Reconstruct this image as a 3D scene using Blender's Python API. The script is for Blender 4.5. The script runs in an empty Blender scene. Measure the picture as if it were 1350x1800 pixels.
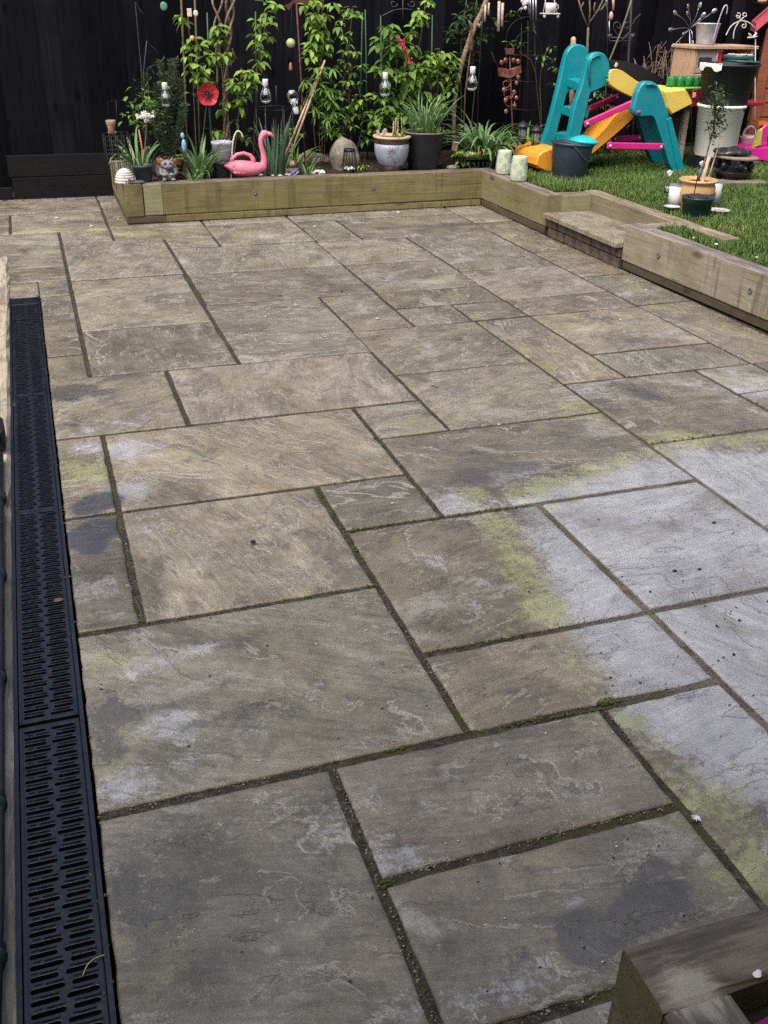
import bpy, bmesh, math, random
import numpy as np
from mathutils import Vector, Matrix, noise as mn
R = math.radians
random.seed(7)
rng = np.random.default_rng(7)
S = bpy.context.scene
COL = S.collection

# ------------------------------------------------------------------ camera
CAM_H = 1.35
PITCH, YAW, ROLL = 27.866, -19.363, 1.162
FPX = 1717.86                       # focal length in pixels of the 1350 x 1800 photograph
cp, sp = math.cos(R(PITCH)), math.sin(R(PITCH))
cy_, sy_ = math.cos(R(YAW)), math.sin(R(YAW))
FWD = Vector((-sy_ * cp, cy_ * cp, -sp))
RT0 = Vector((cy_, sy_, 0)); UP0 = RT0.cross(FWD)
cr, sr = math.cos(R(ROLL)), math.sin(R(ROLL))
RT = RT0 * cr + UP0 * sr
UP = UP0 * cr - RT0 * sr
cam_d = bpy.data.cameras.new('camera')
cam = bpy.data.objects.new('camera', cam_d); COL.objects.link(cam)
cam.matrix_world = Matrix(((RT.x, UP.x, -FWD.x, 0), (RT.y, UP.y, -FWD.y, 0), (RT.z, UP.z, -FWD.z, CAM_H), (0, 0, 0, 1)))
cam_d.sensor_fit = 'HORIZONTAL'; cam_d.sensor_width = 36
cam_d.lens = 36 * FPX / 1350
cam_d.clip_start = 0.02; cam_d.clip_end = 300
S.camera = cam

# ------------------------------------------------------------------ sky, sun, exposure (bright overcast)
SUN_EL, SUN_AZ = 58, 226            # azimuth: clockwise from +Y (the fence)
w = bpy.data.worlds.new('World'); S.world = w; w.use_nodes = True
wn = w.node_tree; wn.nodes.clear()
sky = wn.nodes.new('ShaderNodeTexSky'); sky.sky_type = 'NISHITA'; sky.sun_disc = False
sky.sun_elevation = R(SUN_EL); sky.sun_rotation = R(SUN_AZ)
sky.air_density = 1.0; sky.dust_density = 6.0; sky.ozone_density = 1.0
bg = wn.nodes.new('ShaderNodeBackground'); bg.inputs[1].default_value = 0.15
wo = wn.nodes.new('ShaderNodeOutputWorld')
wn.links.new(sky.outputs[0], bg.inputs[0]); wn.links.new(bg.outputs[0], wo.inputs[0])
sd = bpy.data.lights.new('sun', 'SUN'); sd.energy = 1.5; sd.angle = R(40); sd.color = (1, 0.97, 0.93)
sun = bpy.data.objects.new('sun', sd); COL.objects.link(sun)
sdir = Vector((math.sin(R(SUN_AZ)) * math.cos(R(SUN_EL)), math.cos(R(SUN_AZ)) * math.cos(R(SUN_EL)), math.sin(R(SUN_EL))))
sun.rotation_euler = (-sdir).to_track_quat('-Z', 'Y').to_euler()
S.view_settings.view_transform = 'Standard'; S.view_settings.look = 'None'
S.view_settings.gamma = 1; S.view_settings.exposure = 0.75
S.view_settings.use_curve_mapping = False
S.cycles.use_denoising = False
S.cycles.max_bounces = 8

# ------------------------------------------------------------------ helpers
def at(px, py, Y):                  # point of the photograph at distance Y from the camera
    d = RT * ((px - 675) / FPX) + UP * ((900 - py) / FPX) + FWD
    return Vector((0, 0, CAM_H)) + d * (Y / d.y)
def gp(px, py, z=0.0):              # point of the photograph on the level z
    d = RT * ((px - 675) / FPX) + UP * ((900 - py) / FPX) + FWD
    return Vector((0, 0, CAM_H)) + d * ((z - CAM_H) / d.z)
def mpp(Y):                         # metres per photo pixel at distance Y
    return Y * 1.06 / FPX

class MB:
    def __init__(s): s.v = []; s.f = []; s.sm = []
    def add(s, vs, fs, smooth=False):
        o = len(s.v); s.v += [tuple(v) for v in vs]
        s.f += [tuple(i + o for i in f) for f in fs]; s.sm += [smooth] * len(fs)
        return s
    def box(s, c, sz, M=None, ch=0.0):
        x, y, z = sz[0] / 2, sz[1] / 2, sz[2] / 2
        c = Vector(c)
        if ch <= 0:
            vs = [Vector((a, b, d)) for a in (-x, x) for b in (-y, y) for d in (-z, z)]
            fs = [(0, 1, 3, 2), (4, 6, 7, 5), (0, 4, 5, 1), (2, 3, 7, 6), (0, 2, 6, 4), (1, 5, 7, 3)]
        else:
            bm = bmesh.new(); bmesh.ops.create_cube(bm, size=1)
            for v in bm.verts: v.co = Vector((v.co.x * sz[0], v.co.y * sz[1], v.co.z * sz[2]))
            bmesh.ops.bevel(bm, geom=bm.edges[:], offset=ch, segments=1, affect='EDGES')
            bm.verts.index_update()
            vs = [v.co.copy() for v in bm.verts]; fs = [tuple(v.index for v in f.verts) for f in bm.faces]; bm.free()
        if M is not None: vs = [M @ v for v in vs]
        return s.add([c + v for v in vs], fs)
    def tube(s, pts, r, n=8, caps=True):
        pts = [Vector(p) for p in pts]
        if not hasattr(r, '__len__'): r = [r] * len(pts)
        o = []; u = None
        for i, p in enumerate(pts):
            t = (pts[min(i + 1, len(pts) - 1)] - pts[max(i - 1, 0)])
            if t.length < 1e-9: t = Vector((0, 0, 1))
            t.normalize()
            if u is None: u = t.orthogonal().normalized()
            u = (u - t * u.dot(t)); u = u.normalized() if u.length > 1e-6 else t.orthogonal().normalized()
            b = t.cross(u)
            o += [p + (u * math.cos(2 * math.pi * k / n) + b * math.sin(2 * math.pi * k / n)) * r[i] for k in range(n)]
        fs = [(i * n + k, i * n + (k + 1) % n, (i + 1) * n + (k + 1) % n, (i + 1) * n + k) for i in range(len(pts) - 1) for k in range(n)]
        if caps: fs += [tuple(range(n - 1, -1, -1)), tuple((len(pts) - 1) * n + k for k in range(n))]
        return s.add(o, fs, True)
    def lathe(s, prof, c=(0, 0, 0), n=28, M=None, sx=1.0, sy=1.0):
        c = Vector(c); o = []; fs = []
        for r, z in prof:
            for k in range(n):
                v = Vector((r * sx * math.cos(2 * math.pi * k / n), r * sy * math.sin(2 * math.pi * k / n), z))
                o.append(c + (M @ v if M is not None else v))
        m = len(prof)
        for i in range(m - 1):
            for k in range(n): fs.append((i * n + k, i * n + (k + 1) % n, (i + 1) * n + (k + 1) % n, (i + 1) * n + k))
        if prof[0][0] > 1e-5: fs.append(tuple(range(n - 1, -1, -1)))
        if prof[-1][0] > 1e-5: fs.append(tuple((m - 1) * n + k for k in range(n)))
        return s.add(o, fs, True)
    def sphere(s, c, r, n=12, m=8, sc=(1, 1, 1), M=None):
        prof = [(max(1e-6, r * math.sin(math.pi * i / m)), -r * math.cos(math.pi * i / m)) for i in range(m + 1)]
        o = MB(); o.lathe(prof, (0, 0, 0), n)
        vs = [Vector((v[0] * sc[0], v[1] * sc[1], v[2] * sc[2])) for v in o.v]
        if M is not None: vs = [M @ v for v in vs]
        c = Vector(c)
        return s.add([c + v for v in vs], o.f, True)
    def prism(s, pts, d, ch=0.0):   # closed outline (list of Vectors, planar) pushed along vector d
        pts = [Vector(p) for p in pts]; d = Vector(d); n = len(pts)
        if ch > 0:
            cen = sum(pts, Vector()) / n
            ins = [p + (cen - p).normalized() * ch for p in pts]
            dn = d.normalized() * ch
            rings = [ins, [p + dn for p in pts], [p + d - dn for p in pts], [p + d for p in ins]]
        else: rings = [pts, [p + d for p in pts]]
        o = [p for r_ in rings for p in r_]; fs = [tuple(range(n - 1, -1, -1)), tuple((len(rings) - 1) * n + k for k in range(n))]
        for i in range(len(rings) - 1):
            for k in range(n): fs.append((i * n + k, i * n + (k + 1) % n, (i + 1) * n + (k + 1) % n, (i + 1) * n + k))
        return s.add(o, fs, False)
    def mesh(s, name):
        me = bpy.data.meshes.new(name); me.from_pydata(s.v, [], s.f)
        me.polygons.foreach_set('use_smooth', s.sm)
        me.update(); return me
    def build(s, name, mat, parent=None, loc=None, rot=None):
        return obj(name, s.mesh(name), mat, parent, loc, rot)

def obj(name, me, mat, parent=None, loc=None, rot=None):
    o = bpy.data.objects.new(name, me); COL.objects.link(o)
    if mat is not None and not me.materials: me.materials.append(mat)
    if parent is not None: o.parent = parent
    if loc is not None: o.location = loc
    if rot is not None: o.rotation_euler = rot
    return o
def tag(o, label=None, cat=None, group=None, kind=None):
    if label: o['label'] = label
    if cat: o['category'] = cat
    if group: o['group'] = group
    if kind: o['kind'] = kind
    return o
def empty(name, loc, label, cat, group=None, rz=0):
    o = bpy.data.objects.new(name, None); COL.objects.link(o)
    o.location = loc; o.rotation_euler = (0, 0, rz); o.empty_display_size = .05
    return tag(o, label, cat, group)

# ------------------------------------------------------------------ material helpers
class NT:
    def __init__(s, name):
        s.m = bpy.data.materials.new(name); s.m.use_nodes = True
        s.t = s.m.node_tree; s.t.nodes.clear()
        s.out = s.n('ShaderNodeOutputMaterial'); s.b = s.n('ShaderNodeBsdfPrincipled')
        s.l(s.b.outputs[0], s.out.inputs[0])
    def n(s, ty, **k):
        nd = s.t.nodes.new(ty)
        for a, v in k.items(): setattr(nd, a, v)
        return nd
    def l(s, a, b): s.t.links.new(a, b)
    def put(s, sock, v):
        if hasattr(v, 'is_output'): s.l(v, sock)
        else:
            if isinstance(v, tuple) and len(v) == 3 and sock.type == 'RGBA': v = (*v, 1)
            sock.default_value = v
    def math(s, op, a, b=0.0, c=None, clamp=False):
        nd = s.n('ShaderNodeMath', operation=op, use_clamp=clamp)
        s.put(nd.inputs[0], a); s.put(nd.inputs[1], b)
        if c is not None: s.put(nd.inputs[2], c)
        return nd.outputs[0]
    def ss(s, v, a, b, lo=0.0, hi=1.0):          # smoothstep map
        nd = s.n('ShaderNodeMapRange', interpolation_type='SMOOTHSTEP')
        s.put(nd.inputs[0], v); s.put(nd.inputs[1], a); s.put(nd.inputs[2], b); s.put(nd.inputs[3], lo); s.put(nd.inputs[4], hi)
        return nd.outputs[0]
    def noise(s, vec, scale, detail=4, rough=.55, dist=0.0):
        nd = s.n('ShaderNodeTexNoise'); s.put(nd.inputs['Vector'], vec)
        nd.inputs['Scale'].default_value = scale; nd.inputs['Detail'].default_value = detail
        nd.inputs['Roughness'].default_value = rough; nd.inputs['Distortion'].default_value = dist
        return nd.outputs[0]
    def mapv(s, vec, scale=(1, 1, 1), loc=(0, 0, 0)):
        nd = s.n('ShaderNodeMapping'); s.put(nd.inputs[0], vec)
        s.put(nd.inputs['Scale'], Vector(scale)); s.put(nd.inputs['Location'], loc if hasattr(loc, 'is_output') else Vector(loc))
        return nd.outputs[0]
    def mix(s, f, a, b, blend='MIX'):
        nd = s.n('ShaderNodeMix', data_type='RGBA', blend_type=blend)
        s.put(nd.inputs[0], f); s.put(nd.inputs[6], a); s.put(nd.inputs[7], b)
        return nd.outputs[2]
    def ramp(s, f, stops):
        nd = s.n('ShaderNodeValToRGB'); s.put(nd.inputs[0], f)
        e = nd.color_ramp.elements
        while len(e) < len(stops): e.new(0.5)
        for i, (p, c) in enumerate(stops): e[i].position = p; e[i].color = (*c, 1)
        return nd.outputs[0]
    def bump(s, h, st=.3, d=.01, nrm=None):
        nd = s.n('ShaderNodeBump'); nd.inputs['Strength'].default_value = st; nd.inputs['Distance'].default_value = d
        s.put(nd.inputs['Height'], h)
        if nrm is not None: s.l(nrm, nd.inputs['Normal'])
        return nd.outputs[0]
    def set(s, **k):
        names = {'col': 'Base Color', 'rough': 'Roughness', 'metal': 'Metallic', 'nrm': 'Normal', 'trans': 'Transmission Weight', 'ior': 'IOR',
                 'sss': 'Subsurface Weight', 'spec': 'Specular IOR Level', 'coat': 'Coat Weight', 'alpha': 'Alpha', 'sheen': 'Sheen Weight'}
        for a, v in k.items(): s.put(s.b.inputs[names[a]], v)
        return s.m
    def obj(s): return s.n('ShaderNodeTexCoord').outputs['Object']
    def rnd(s): return s.n('ShaderNodeObjectInfo').outputs['Random']
    def pos(s): return s.n('ShaderNodeNewGeometry').outputs['Position']

def pm(name, c1, c2=None, scale=12.0, rough=.6, metal=0.0, bump=0.0, bscale=None, contrast=(.35, .65), grime=None, gamt=.35, rvar=.12, spec=.5, trans=0.0, sheen=0.0):
    """painted / plastic / ceramic / metal surface: two tones, optional grime blotches and relief"""
    t = NT(name); p = t.obj()
    c2 = c2 or tuple(x * .78 for x in c1)
    n1 = t.noise(p, scale, 5, .6)
    col = t.mix(t.ss(n1, *contrast), c2, c1)
    n2 = t.noise(p, scale * 3.1, 6, .7)
    if grime:
        col = t.mix(t.math('MULTIPLY', t.ss(n2, .5, .72), gamt), col, grime)
    r = t.ss(n2, .3, .7, max(.05, rough - rvar), min(1, rough + rvar))
    k = {}
    if bump > 0:
        k['nrm'] = t.bump(t.noise(p, bscale or scale * 6, 6, .65), bump, .004)
    return t.set(col=col, rough=r, metal=metal, spec=spec, trans=trans, **k)

# ------------------------------------------------------------------ big materials
def stone_mat():
    t = NT('sandstone')
    p = t.obj(); rnd = t.rnd()
    pick = t.math('GREATER_THAN', t.math('FRACT', t.math('MULTIPLY', rnd, 5.31)), .58)
    ang = t.math('ADD', t.math('MULTIPLY', pick, 1.45), t.math('MULTIPLY', t.math('SUBTRACT', t.math('FRACT', t.math('MULTIPLY', rnd, 29.7)), .5), 1.0))
    off = t.n('ShaderNodeCombineXYZ'); t.put(off.inputs[0], t.math('MULTIPLY', rnd, 91.0)); t.put(off.inputs[1], t.math('MULTIPLY', rnd, 57.0)); t.put(off.inputs[2], t.math('MULTIPLY', rnd, 33.0))
    vr = t.n('ShaderNodeVectorRotate', rotation_type='Z_AXIS'); t.put(vr.inputs['Vector'], p); t.put(vr.inputs['Angle'], ang)
    va = t.n('ShaderNodeVectorMath', operation='ADD'); t.l(vr.outputs[0], va.inputs[0]); t.l(off.outputs[0], va.inputs[1])
    g = va.outputs[0]
    # rippled layers of a riven face
    h1 = t.noise(t.mapv(g, (1.2, 2.6, 1)), 1.5, 8, .58, .5)
    lay = t.math('MULTIPLY', h1, 8.0)
    fr = t.math('FRACT', lay); fl = t.math('FLOOR', lay)
    step = t.math('ADD', fl, t.ss(fr, .88, .99))
    brk = t.noise(g, 5.0, 5, .6)
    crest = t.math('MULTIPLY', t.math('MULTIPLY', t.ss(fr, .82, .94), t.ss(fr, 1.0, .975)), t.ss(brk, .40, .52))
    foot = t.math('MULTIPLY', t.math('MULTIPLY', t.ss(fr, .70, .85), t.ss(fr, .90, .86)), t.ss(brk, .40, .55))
    h2 = t.noise(t.mapv(g, (1.0, 1.9, 1), (5, 3, 0)), 4.2, 6, .6, .7)
    fr2 = t.math('FRACT', t.math('MULTIPLY', h2, 5.0))
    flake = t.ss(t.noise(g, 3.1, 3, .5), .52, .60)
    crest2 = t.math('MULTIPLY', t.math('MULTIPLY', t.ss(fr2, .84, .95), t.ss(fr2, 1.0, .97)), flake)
    streak = t.noise(t.mapv(g, (3.0, 30, 1)), 2.4, 6, .68, .35)
    mid = t.noise(g, 7.0, 9, .72, .35)
    blot = t.noise(t.mapv(g, (1, 1.5, 1)), 2.7, 9, .66, .7)
    damp = t.noise(t.mapv(g, (1, 1.3, 1), (9, 2, 0)), 3.6, 8, .68, .4)
    fine = t.noise(g, 48.0, 6, .80)
    grain = t.noise(g, 120.0, 4, .80)
    speck = t.noise(g, 300.0, 2, .7)
    patch = t.noise(g, 2.3, 6, .62, .8)
    v = t.math('ADD', t.math('ADD', t.math('MULTIPLY', mid, .34), t.math('MULTIPLY', streak, .26)), t.math('MULTIPLY', blot, .40))
    base = t.ramp(v, [(.37, (.074, .067, .053)), (.45, (.136, .123, .096)), (.52, (.193, .177, .139)), (.62, (.292, .274, .228))])
    hue = t.math('FRACT', t.math('MULTIPLY', rnd, 7.77))
    tintc = t.ramp(hue, [(0.0, (1.08, .99, .85)), (.35, (1.0, 1.0, .97)), (.7, (1.05, .97, .95)), (1.0, (.93, 1.0, .96))])
    base = t.mix(1.0, base, tintc, 'MULTIPLY')
    tone = t.math('FRACT', t.math('MULTIPLY', rnd, 13.3))
    tv = t.ss(tone, 0, 1, .76, 1.22)
    tc = t.n('ShaderNodeCombineColor'); [t.put(tc.inputs[i], tv) for i in range(3)]
    base = t.mix(1.0, base, tc.outputs[0], 'MULTIPLY')
    # ochre bloom, plum and grey-green beds, darker layers where a sheet has split off
    base = t.mix(t.math('MULTIPLY', t.ss(patch, .52, .64), .42), base, (.220, .184, .112))
    base = t.mix(t.math('MULTIPLY', t.ss(patch, .46, .34), .30), base, (.150, .132, .118))
    shed = t.math('FRACT', t.math('MULTIPLY', fl, .377))
    base = t.mix(t.math('MULTIPLY', t.ss(shed, .35, .9), .36), base, (.098, .086, .071))
    base = t.mix(t.math('MULTIPLY', t.ss(damp, .54, .62), .55), base, (.074, .067, .058))
    base = t.mix(t.math('MULTIPLY', t.ss(damp, .43, .35), .46), base, (.33, .318, .285))
    base = t.mix(t.math('MULTIPLY', foot, .48), base, (.06, .052, .043))  # ledge shadow painted into the colour below each ridge
    base = t.mix(t.math('MULTIPLY', t.math('MAXIMUM', crest, t.math('MULTIPLY', crest2, .7)), .66), base, (.37, .345, .30))  # ridge highlights painted pale, as soft light barely shows the relief
    # pepper and salt grain
    base = t.mix(t.math('MULTIPLY', t.ss(fine, .53, .66), .40), base, (.066, .057, .045))
    base = t.mix(t.math('MULTIPLY', t.ss(fine, .44, .30), .30), base, (.34, .32, .275))
    base = t.mix(t.math('MULTIPLY', t.ss(grain, .55, .72), .36), base, (.058, .050, .040))
    base = t.mix(t.math('MULTIPLY', t.ss(grain, .42, .27), .34), base, (.38, .36, .315))
    base = t.mix(t.math('MULTIPLY', t.ss(speck, .60, .74), .28), base, (.43, .41, .365))
    # stains with a place of their own
    a = t.n('ShaderNodeAttribute', attribute_name='stain')
    sep = t.n('ShaderNodeSeparateColor'); t.l(a.outputs['Color'], sep.inputs[0])
    rag = t.noise(t.pos(), 7.0, 10, .76, .6); rag2 = t.noise(t.pos(), 60.0, 6, .8)
    ragg = t.math('ADD', t.math('MULTIPLY', t.math('SUBTRACT', rag, .5), 2.0), t.math('MULTIPLY', t.math('SUBTRACT', rag2, .5), 1.3))
    def mask(ch, k=1.0, w_=.16): return t.ss(t.math('ADD', ch, t.math('MULTIPLY', ragg, k)), .5 - w_, .5 + w_)
    mw = t.math('MULTIPLY', mask(sep.outputs[0], .95, .20), t.ss(blot, .36, .50, .50, 1.0)); mg = t.math('MULTIPLY', mask(sep.outputs[1], 1.0, .22), t.ss(t.math('ADD', t.math('MULTIPLY', rag, .6), t.math('MULTIPLY', rag2, .4)), .42, .54, .12, 1.0)); md = mask(sep.outputs[2], .8, .10); mx = mask(a.outputs['Alpha'], .6, .12)
    wcol = t.ramp(t.math('ADD', t.math('MULTIPLY', mid, .6), t.math('MULTIPLY', streak, .4)), [(.3, (.225, .228, .234)), (.5, (.335, .341, .354)), (.68, (.490, .496, .510))])
    wcol = t.mix(t.math('MULTIPLY', t.ss(fine, .54, .70), .40), wcol, (.19, .185, .183))
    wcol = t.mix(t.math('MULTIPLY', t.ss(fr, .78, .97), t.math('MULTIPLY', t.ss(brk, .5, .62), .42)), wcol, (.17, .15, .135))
    gcol = t.ramp(mid, [(.3, (.165, .168, .068)), (.6, (.310, .315, .150))])
    dcol = t.ramp(mid, [(.3, (.050, .047, .045)), (.6, (.088, .082, .076))])
    base = t.mix(t.math('MULTIPLY', mw, .86), base, wcol)
    base = t.mix(t.math('MULTIPLY', mg, .78), base, gcol)
    base = t.mix(t.math('MULTIPLY', md, .75), base, dcol)
    base = t.mix(t.math('MULTIPLY', mx, .78), base, (.042, .046, .058))
    rough = t.ss(mid, .3, .7, .32, .58)
    rough = t.math('SUBTRACT', rough, t.math('MULTIPLY', mx, .34))
    rough = t.math('SUBTRACT', rough, t.math('MULTIPLY', md, .12))
    hgt = t.math('ADD', t.math('MULTIPLY', step, .0036), t.math('MULTIPLY', h1, .006))
    hgt = t.math('ADD', hgt, t.math('MULTIPLY', streak, .0014))
    hgt = t.math('ADD', hgt, t.math('MULTIPLY', t.math('MULTIPLY', t.ss(fr2, .84, .98), flake), .0022))
    hgt = t.math('ADD', hgt, t.math('MULTIPLY', mid, .0050))
    hgt = t.math('ADD', hgt, t.math('MULTIPLY', t.math('ADD', fine, grain), .0012))
    nb = t.n('ShaderNodeBump'); nb.inputs['Strength'].default_value = .85; nb.inputs['Distance'].default_value = 1.0; t.l(hgt, nb.inputs['Height'])
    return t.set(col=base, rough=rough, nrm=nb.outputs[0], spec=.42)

def mortar_mat():
    t = NT('joint_mortar'); p = t.pos()
    n = t.noise(p, 60, 6, .75); n2 = t.noise(p, 5, 5, .6); n3 = t.noise(p, 260, 3, .7)
    col = t.ramp(n, [(.32, (.014, .012, .009)), (.52, (.042, .036, .028)), (.68, (.105, .092, .075))])
    sx = t.n('ShaderNodeSeparateXYZ'); t.l(p, sx.inputs[0])
    # sandier, paler pointing in the dry corner of the patio
    dry = t.math('MULTIPLY', t.ss(sx.outputs[0], .95, 1.4), t.ss(sx.outputs[1], 3.2, 2.0))
    col = t.mix(t.math('MULTIPLY', dry, t.ss(n2, .38, .6, .35, .9)), col, (.20, .175, .145))
    col = t.mix(t.math('MULTIPLY', t.ss(n3, .54, .70), .6), col, (.20, .18, .15))
    col = t.mix(t.math('MULTIPLY', t.ss(n2, .52, .62), .75), col, (.050, .056, .018))
    return t.set(col=col, rough=.95, nrm=t.bump(t.math('ADD', n, t.math('MULTIPLY', n3, .5)), .9, .006), spec=.2)

def timber_mat(name, light, dark, green=None, gamt=.0, streaks=0.0, rough=.8, top=None, spot=None):
    """sawn sleeper: grain runs along local X"""
    t = NT(name); p = t.obj(); rnd = t.rnd()
    off = t.n('ShaderNodeCombineXYZ'); t.put(off.inputs[0], t.math('MULTIPLY', rnd, 31.0)); t.put(off.inputs[1], t.math('MULTIPLY', rnd, 17.0)); t.put(off.inputs[2], t.math('MULTIPLY', rnd, 23.0))
    va = t.n('ShaderNodeVectorMath', operation='ADD'); t.l(p, va.inputs[0]); t.l(off.outputs[0], va.inputs[1]); g = va.outputs[0]
    gr = t.noise(t.mapv(g, (1.2, 22, 22)), 2.2, 6, .62, .6)
    fine = t.noise(t.mapv(g, (5, 110, 110)), 2.0, 4, .7)
    big = t.noise(g, 3.0, 4, .6)
    kn = t.n('ShaderNodeTexVoronoi'); t.put(kn.inputs['Vector'], t.mapv(g, (1.6, 4.0, 4.0))); kn.inputs['Scale'].default_value = 1.6
    knot = t.ss(kn.outputs['Distance'], .16, .05)
    col = t.ramp(t.math('ADD', t.math('MULTIPLY', gr, .7), t.math('MULTIPLY', big, .3)), [(.3, dark), (.5, tuple((a + b) / 2 for a, b in zip(light, dark))), (.7, light)])
    col = t.mix(t.math('MULTIPLY', t.ss(fine, .55, .7), .45), col, tuple(x * .45 for x in dark))
    if green:
        gn = t.noise(t.mapv(g, (1.3, 3.5, 3.5)), 2.0, 5, .65, .5)
        col = t.mix(t.math('MULTIPLY', t.ss(gn, .38, .62), gamt), col, green)
    if streaks > 0:                                   # run-off marks down the face
        stn = t.noise(t.mapv(g, (13, 1.1, 1.1)), 1.7, 4, .65)
        col = t.mix(t.math('MULTIPLY', t.ss(stn, .53, .68), streaks), col, tuple(x * .33 for x in dark))
        st2 = t.noise(t.mapv(g, (7, 2.0, 2.0), (3, 1, 0)), 1.2, 4, .65)
        col = t.mix(t.math('MULTIPLY', t.ss(st2, .55, .72), streaks * .6), col, tuple(min(1, x * 1.25) for x in light))
    bl = t.noise(t.mapv(g, (2.2, 3.5, 3.5), (4, 1, 2)), 1.6, 7, .66, .5)
    col = t.mix(t.math('MULTIPLY', t.ss(bl, .50, .66), .50), col, tuple(x * m for x, m in zip(dark, (1.0, .82, .72))))
    crk = t.noise(t.mapv(g, (.9, 42, 42), (1, 7, 3)), 2.0, 4, .6, .8)
    col = t.mix(t.math('MULTIPLY', t.ss(crk, .64, .69), .7), col, tuple(x * .25 for x in dark))
    col = t.mix(t.math('MULTIPLY', knot, .75), col, tuple(x * .30 for x in dark))
    if top:
        nz = t.n('ShaderNodeSeparateXYZ'); t.l(t.n('ShaderNodeNewGeometry').outputs['Normal'], nz.inputs[0])
        tn = t.noise(t.mapv(g, (2, 18, 18)), 2.4, 5, .65)
        tcol = t.mix(t.ss(tn, .38, .60), tuple(x * .48 for x in top), top); tcol = t.mix(t.math('MULTIPLY', t.ss(bl, .52, .64), .55), tcol, tuple(x * .30 for x in top)); tcol = t.mix(t.math('MULTIPLY', t.ss(bl, .40, .30), .6), tcol, tuple(min(1, x * 1.7) for x in top))
        col = t.mix(t.ss(nz.outputs[2], .5, .85), col, tcol)
    if spot:                                          # a worn, bleached patch
        d = t.n('ShaderNodeVectorMath', operation='DISTANCE'); t.l(t.pos(), d.inputs[0]); d.inputs[1].default_value = spot[:3]
        wv = t.math('ADD', t.math('DIVIDE', d.outputs['Value'], spot[3]), t.math('MULTIPLY', t.math('SUBTRACT', t.noise(t.mapv(g, (9, 40, 40)), 2.0, 7, .75), .5), 1.8))
        col = t.mix(t.math('MULTIPLY', t.ss(wv, 1.0, .35), .7), col, (.34, .31, .25))
    h = t.math('SUBTRACT', t.math('ADD', gr, t.math('MULTIPLY', fine, .5)), t.math('MULTIPLY', t.ss(crk, .62, .69), .8))
    return t.set(col=col, rough=rough, nrm=t.bump(h, .55, .004), spec=.25)

def fence_mat():
    t = NT('black_fence_paint'); p = t.obj(); rnd = t.rnd()
    off = t.n('ShaderNodeCombineXYZ'); t.put(off.inputs[2], t.math('MULTIPLY', rnd, 41.0)); t.put(off.inputs[0], t.math('MULTIPLY', rnd, 7.0))
    va = t.n('ShaderNodeVectorMath', operation='ADD'); t.l(p, va.inputs[0]); t.l(off.outputs[0], va.inputs[1]); g = va.outputs[0]
    gr = t.noise(t.mapv(g, (34, 34, 1.6)), 2.0, 6, .65, .5)
    big = t.noise(g, 2.2, 4, .6)
    kn = t.n('ShaderNodeTexVoronoi'); t.put(kn.inputs['Vector'], t.mapv(g, (4.5, 4.5, 2.2))); kn.inputs['Scale'].default_value = 1.5
    knot = t.ss(kn.outputs['Distance'], .20, .06)
    tone = t.ss(rnd, 0, 1, .5, 1.75)
    col = t.ramp(t.math('ADD', t.math('MULTIPLY', gr, .6), t.math('MULTIPLY', big, .4)), [(.3, (.0016, .0016, .0026)), (.7, (.0098, .0098, .0140))])
    tc = t.n('ShaderNodeCombineColor'); [t.put(tc.inputs[i], tone) for i in range(3)]
    col = t.mix(1.0, col, tc.outputs[0], 'MULTIPLY')
    col = t.mix(t.math('MULTIPLY', knot, .8), col, (.0009, .0009, .0012))
    return t.set(col=col, rough=t.ss(big, .3, .7, .55, .8), nrm=t.bump(t.math('SUBTRACT', gr, t.math('MULTIPLY', knot, .8)), .7, .005), spec=.07)

def soil_mat(name='soil', a=(.016, .012, .009), b=(.06, .045, .033)):
    t = NT(name); p = t.pos()
    n = t.noise(p, 38, 8, .75); n2 = t.noise(p, 6, 4, .6)
    return t.set(col=t.mix(t.math('MULTIPLY', t.ss(n2, .5, .7), .5), t.ramp(n, [(.3, a), (.7, b)]), tuple(x * .6 for x in a)), rough=.98, nrm=t.bump(n, 1.0, .02), spec=.15)

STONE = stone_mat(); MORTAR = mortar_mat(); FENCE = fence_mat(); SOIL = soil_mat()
SLEEPER_GREEN = timber_mat('mossy_sleeper', (.250, .212, .110), (.118, .098, .045), (.140, .135, .035), .48, .40, top=(.20, .165, .125))
SLEEPER_TAN = timber_mat('weathered_sleeper', (.365, .315, .240), (.200, .168, .120), (.190, .165, .080), .25, .50, top=(.245, .205, .185))
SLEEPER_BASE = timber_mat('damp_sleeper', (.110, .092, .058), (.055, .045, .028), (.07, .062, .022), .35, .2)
SLEEPER_PALE = timber_mat('pale_sleeper_block', (.30, .285, .175), (.19, .18, .10), (.19, .20, .08), .35, .1, top=(.20, .165, .125))
SLEEPER_NEAR = timber_mat('grey_sleeper', (.150, .128, .080), (.055, .047, .028), (.085, .078, .022), .5, .35, top=(.150, .126, .098), spot=(*gp(1215, 1742, .2), .055))
SLEEPER_EDGE = timber_mat('edging_sleeper', (.300, .250, .175), (.150, .120, .078), (.16, .14, .06), .3, .1, top=(.285, .225, .165))

# ------------------------------------------------------------------ the setting
g_ = MB(); g_.add([(-40, -40, -.16), (40, -40, -.16), (40, 40, -.16), (-40, 40, -.16)], [(0, 1, 2, 3)])
tag(g_.build('ground', soil_mat('bare_earth', (.03, .024, .018), (.08, .065, .05))), kind='structure')

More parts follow.
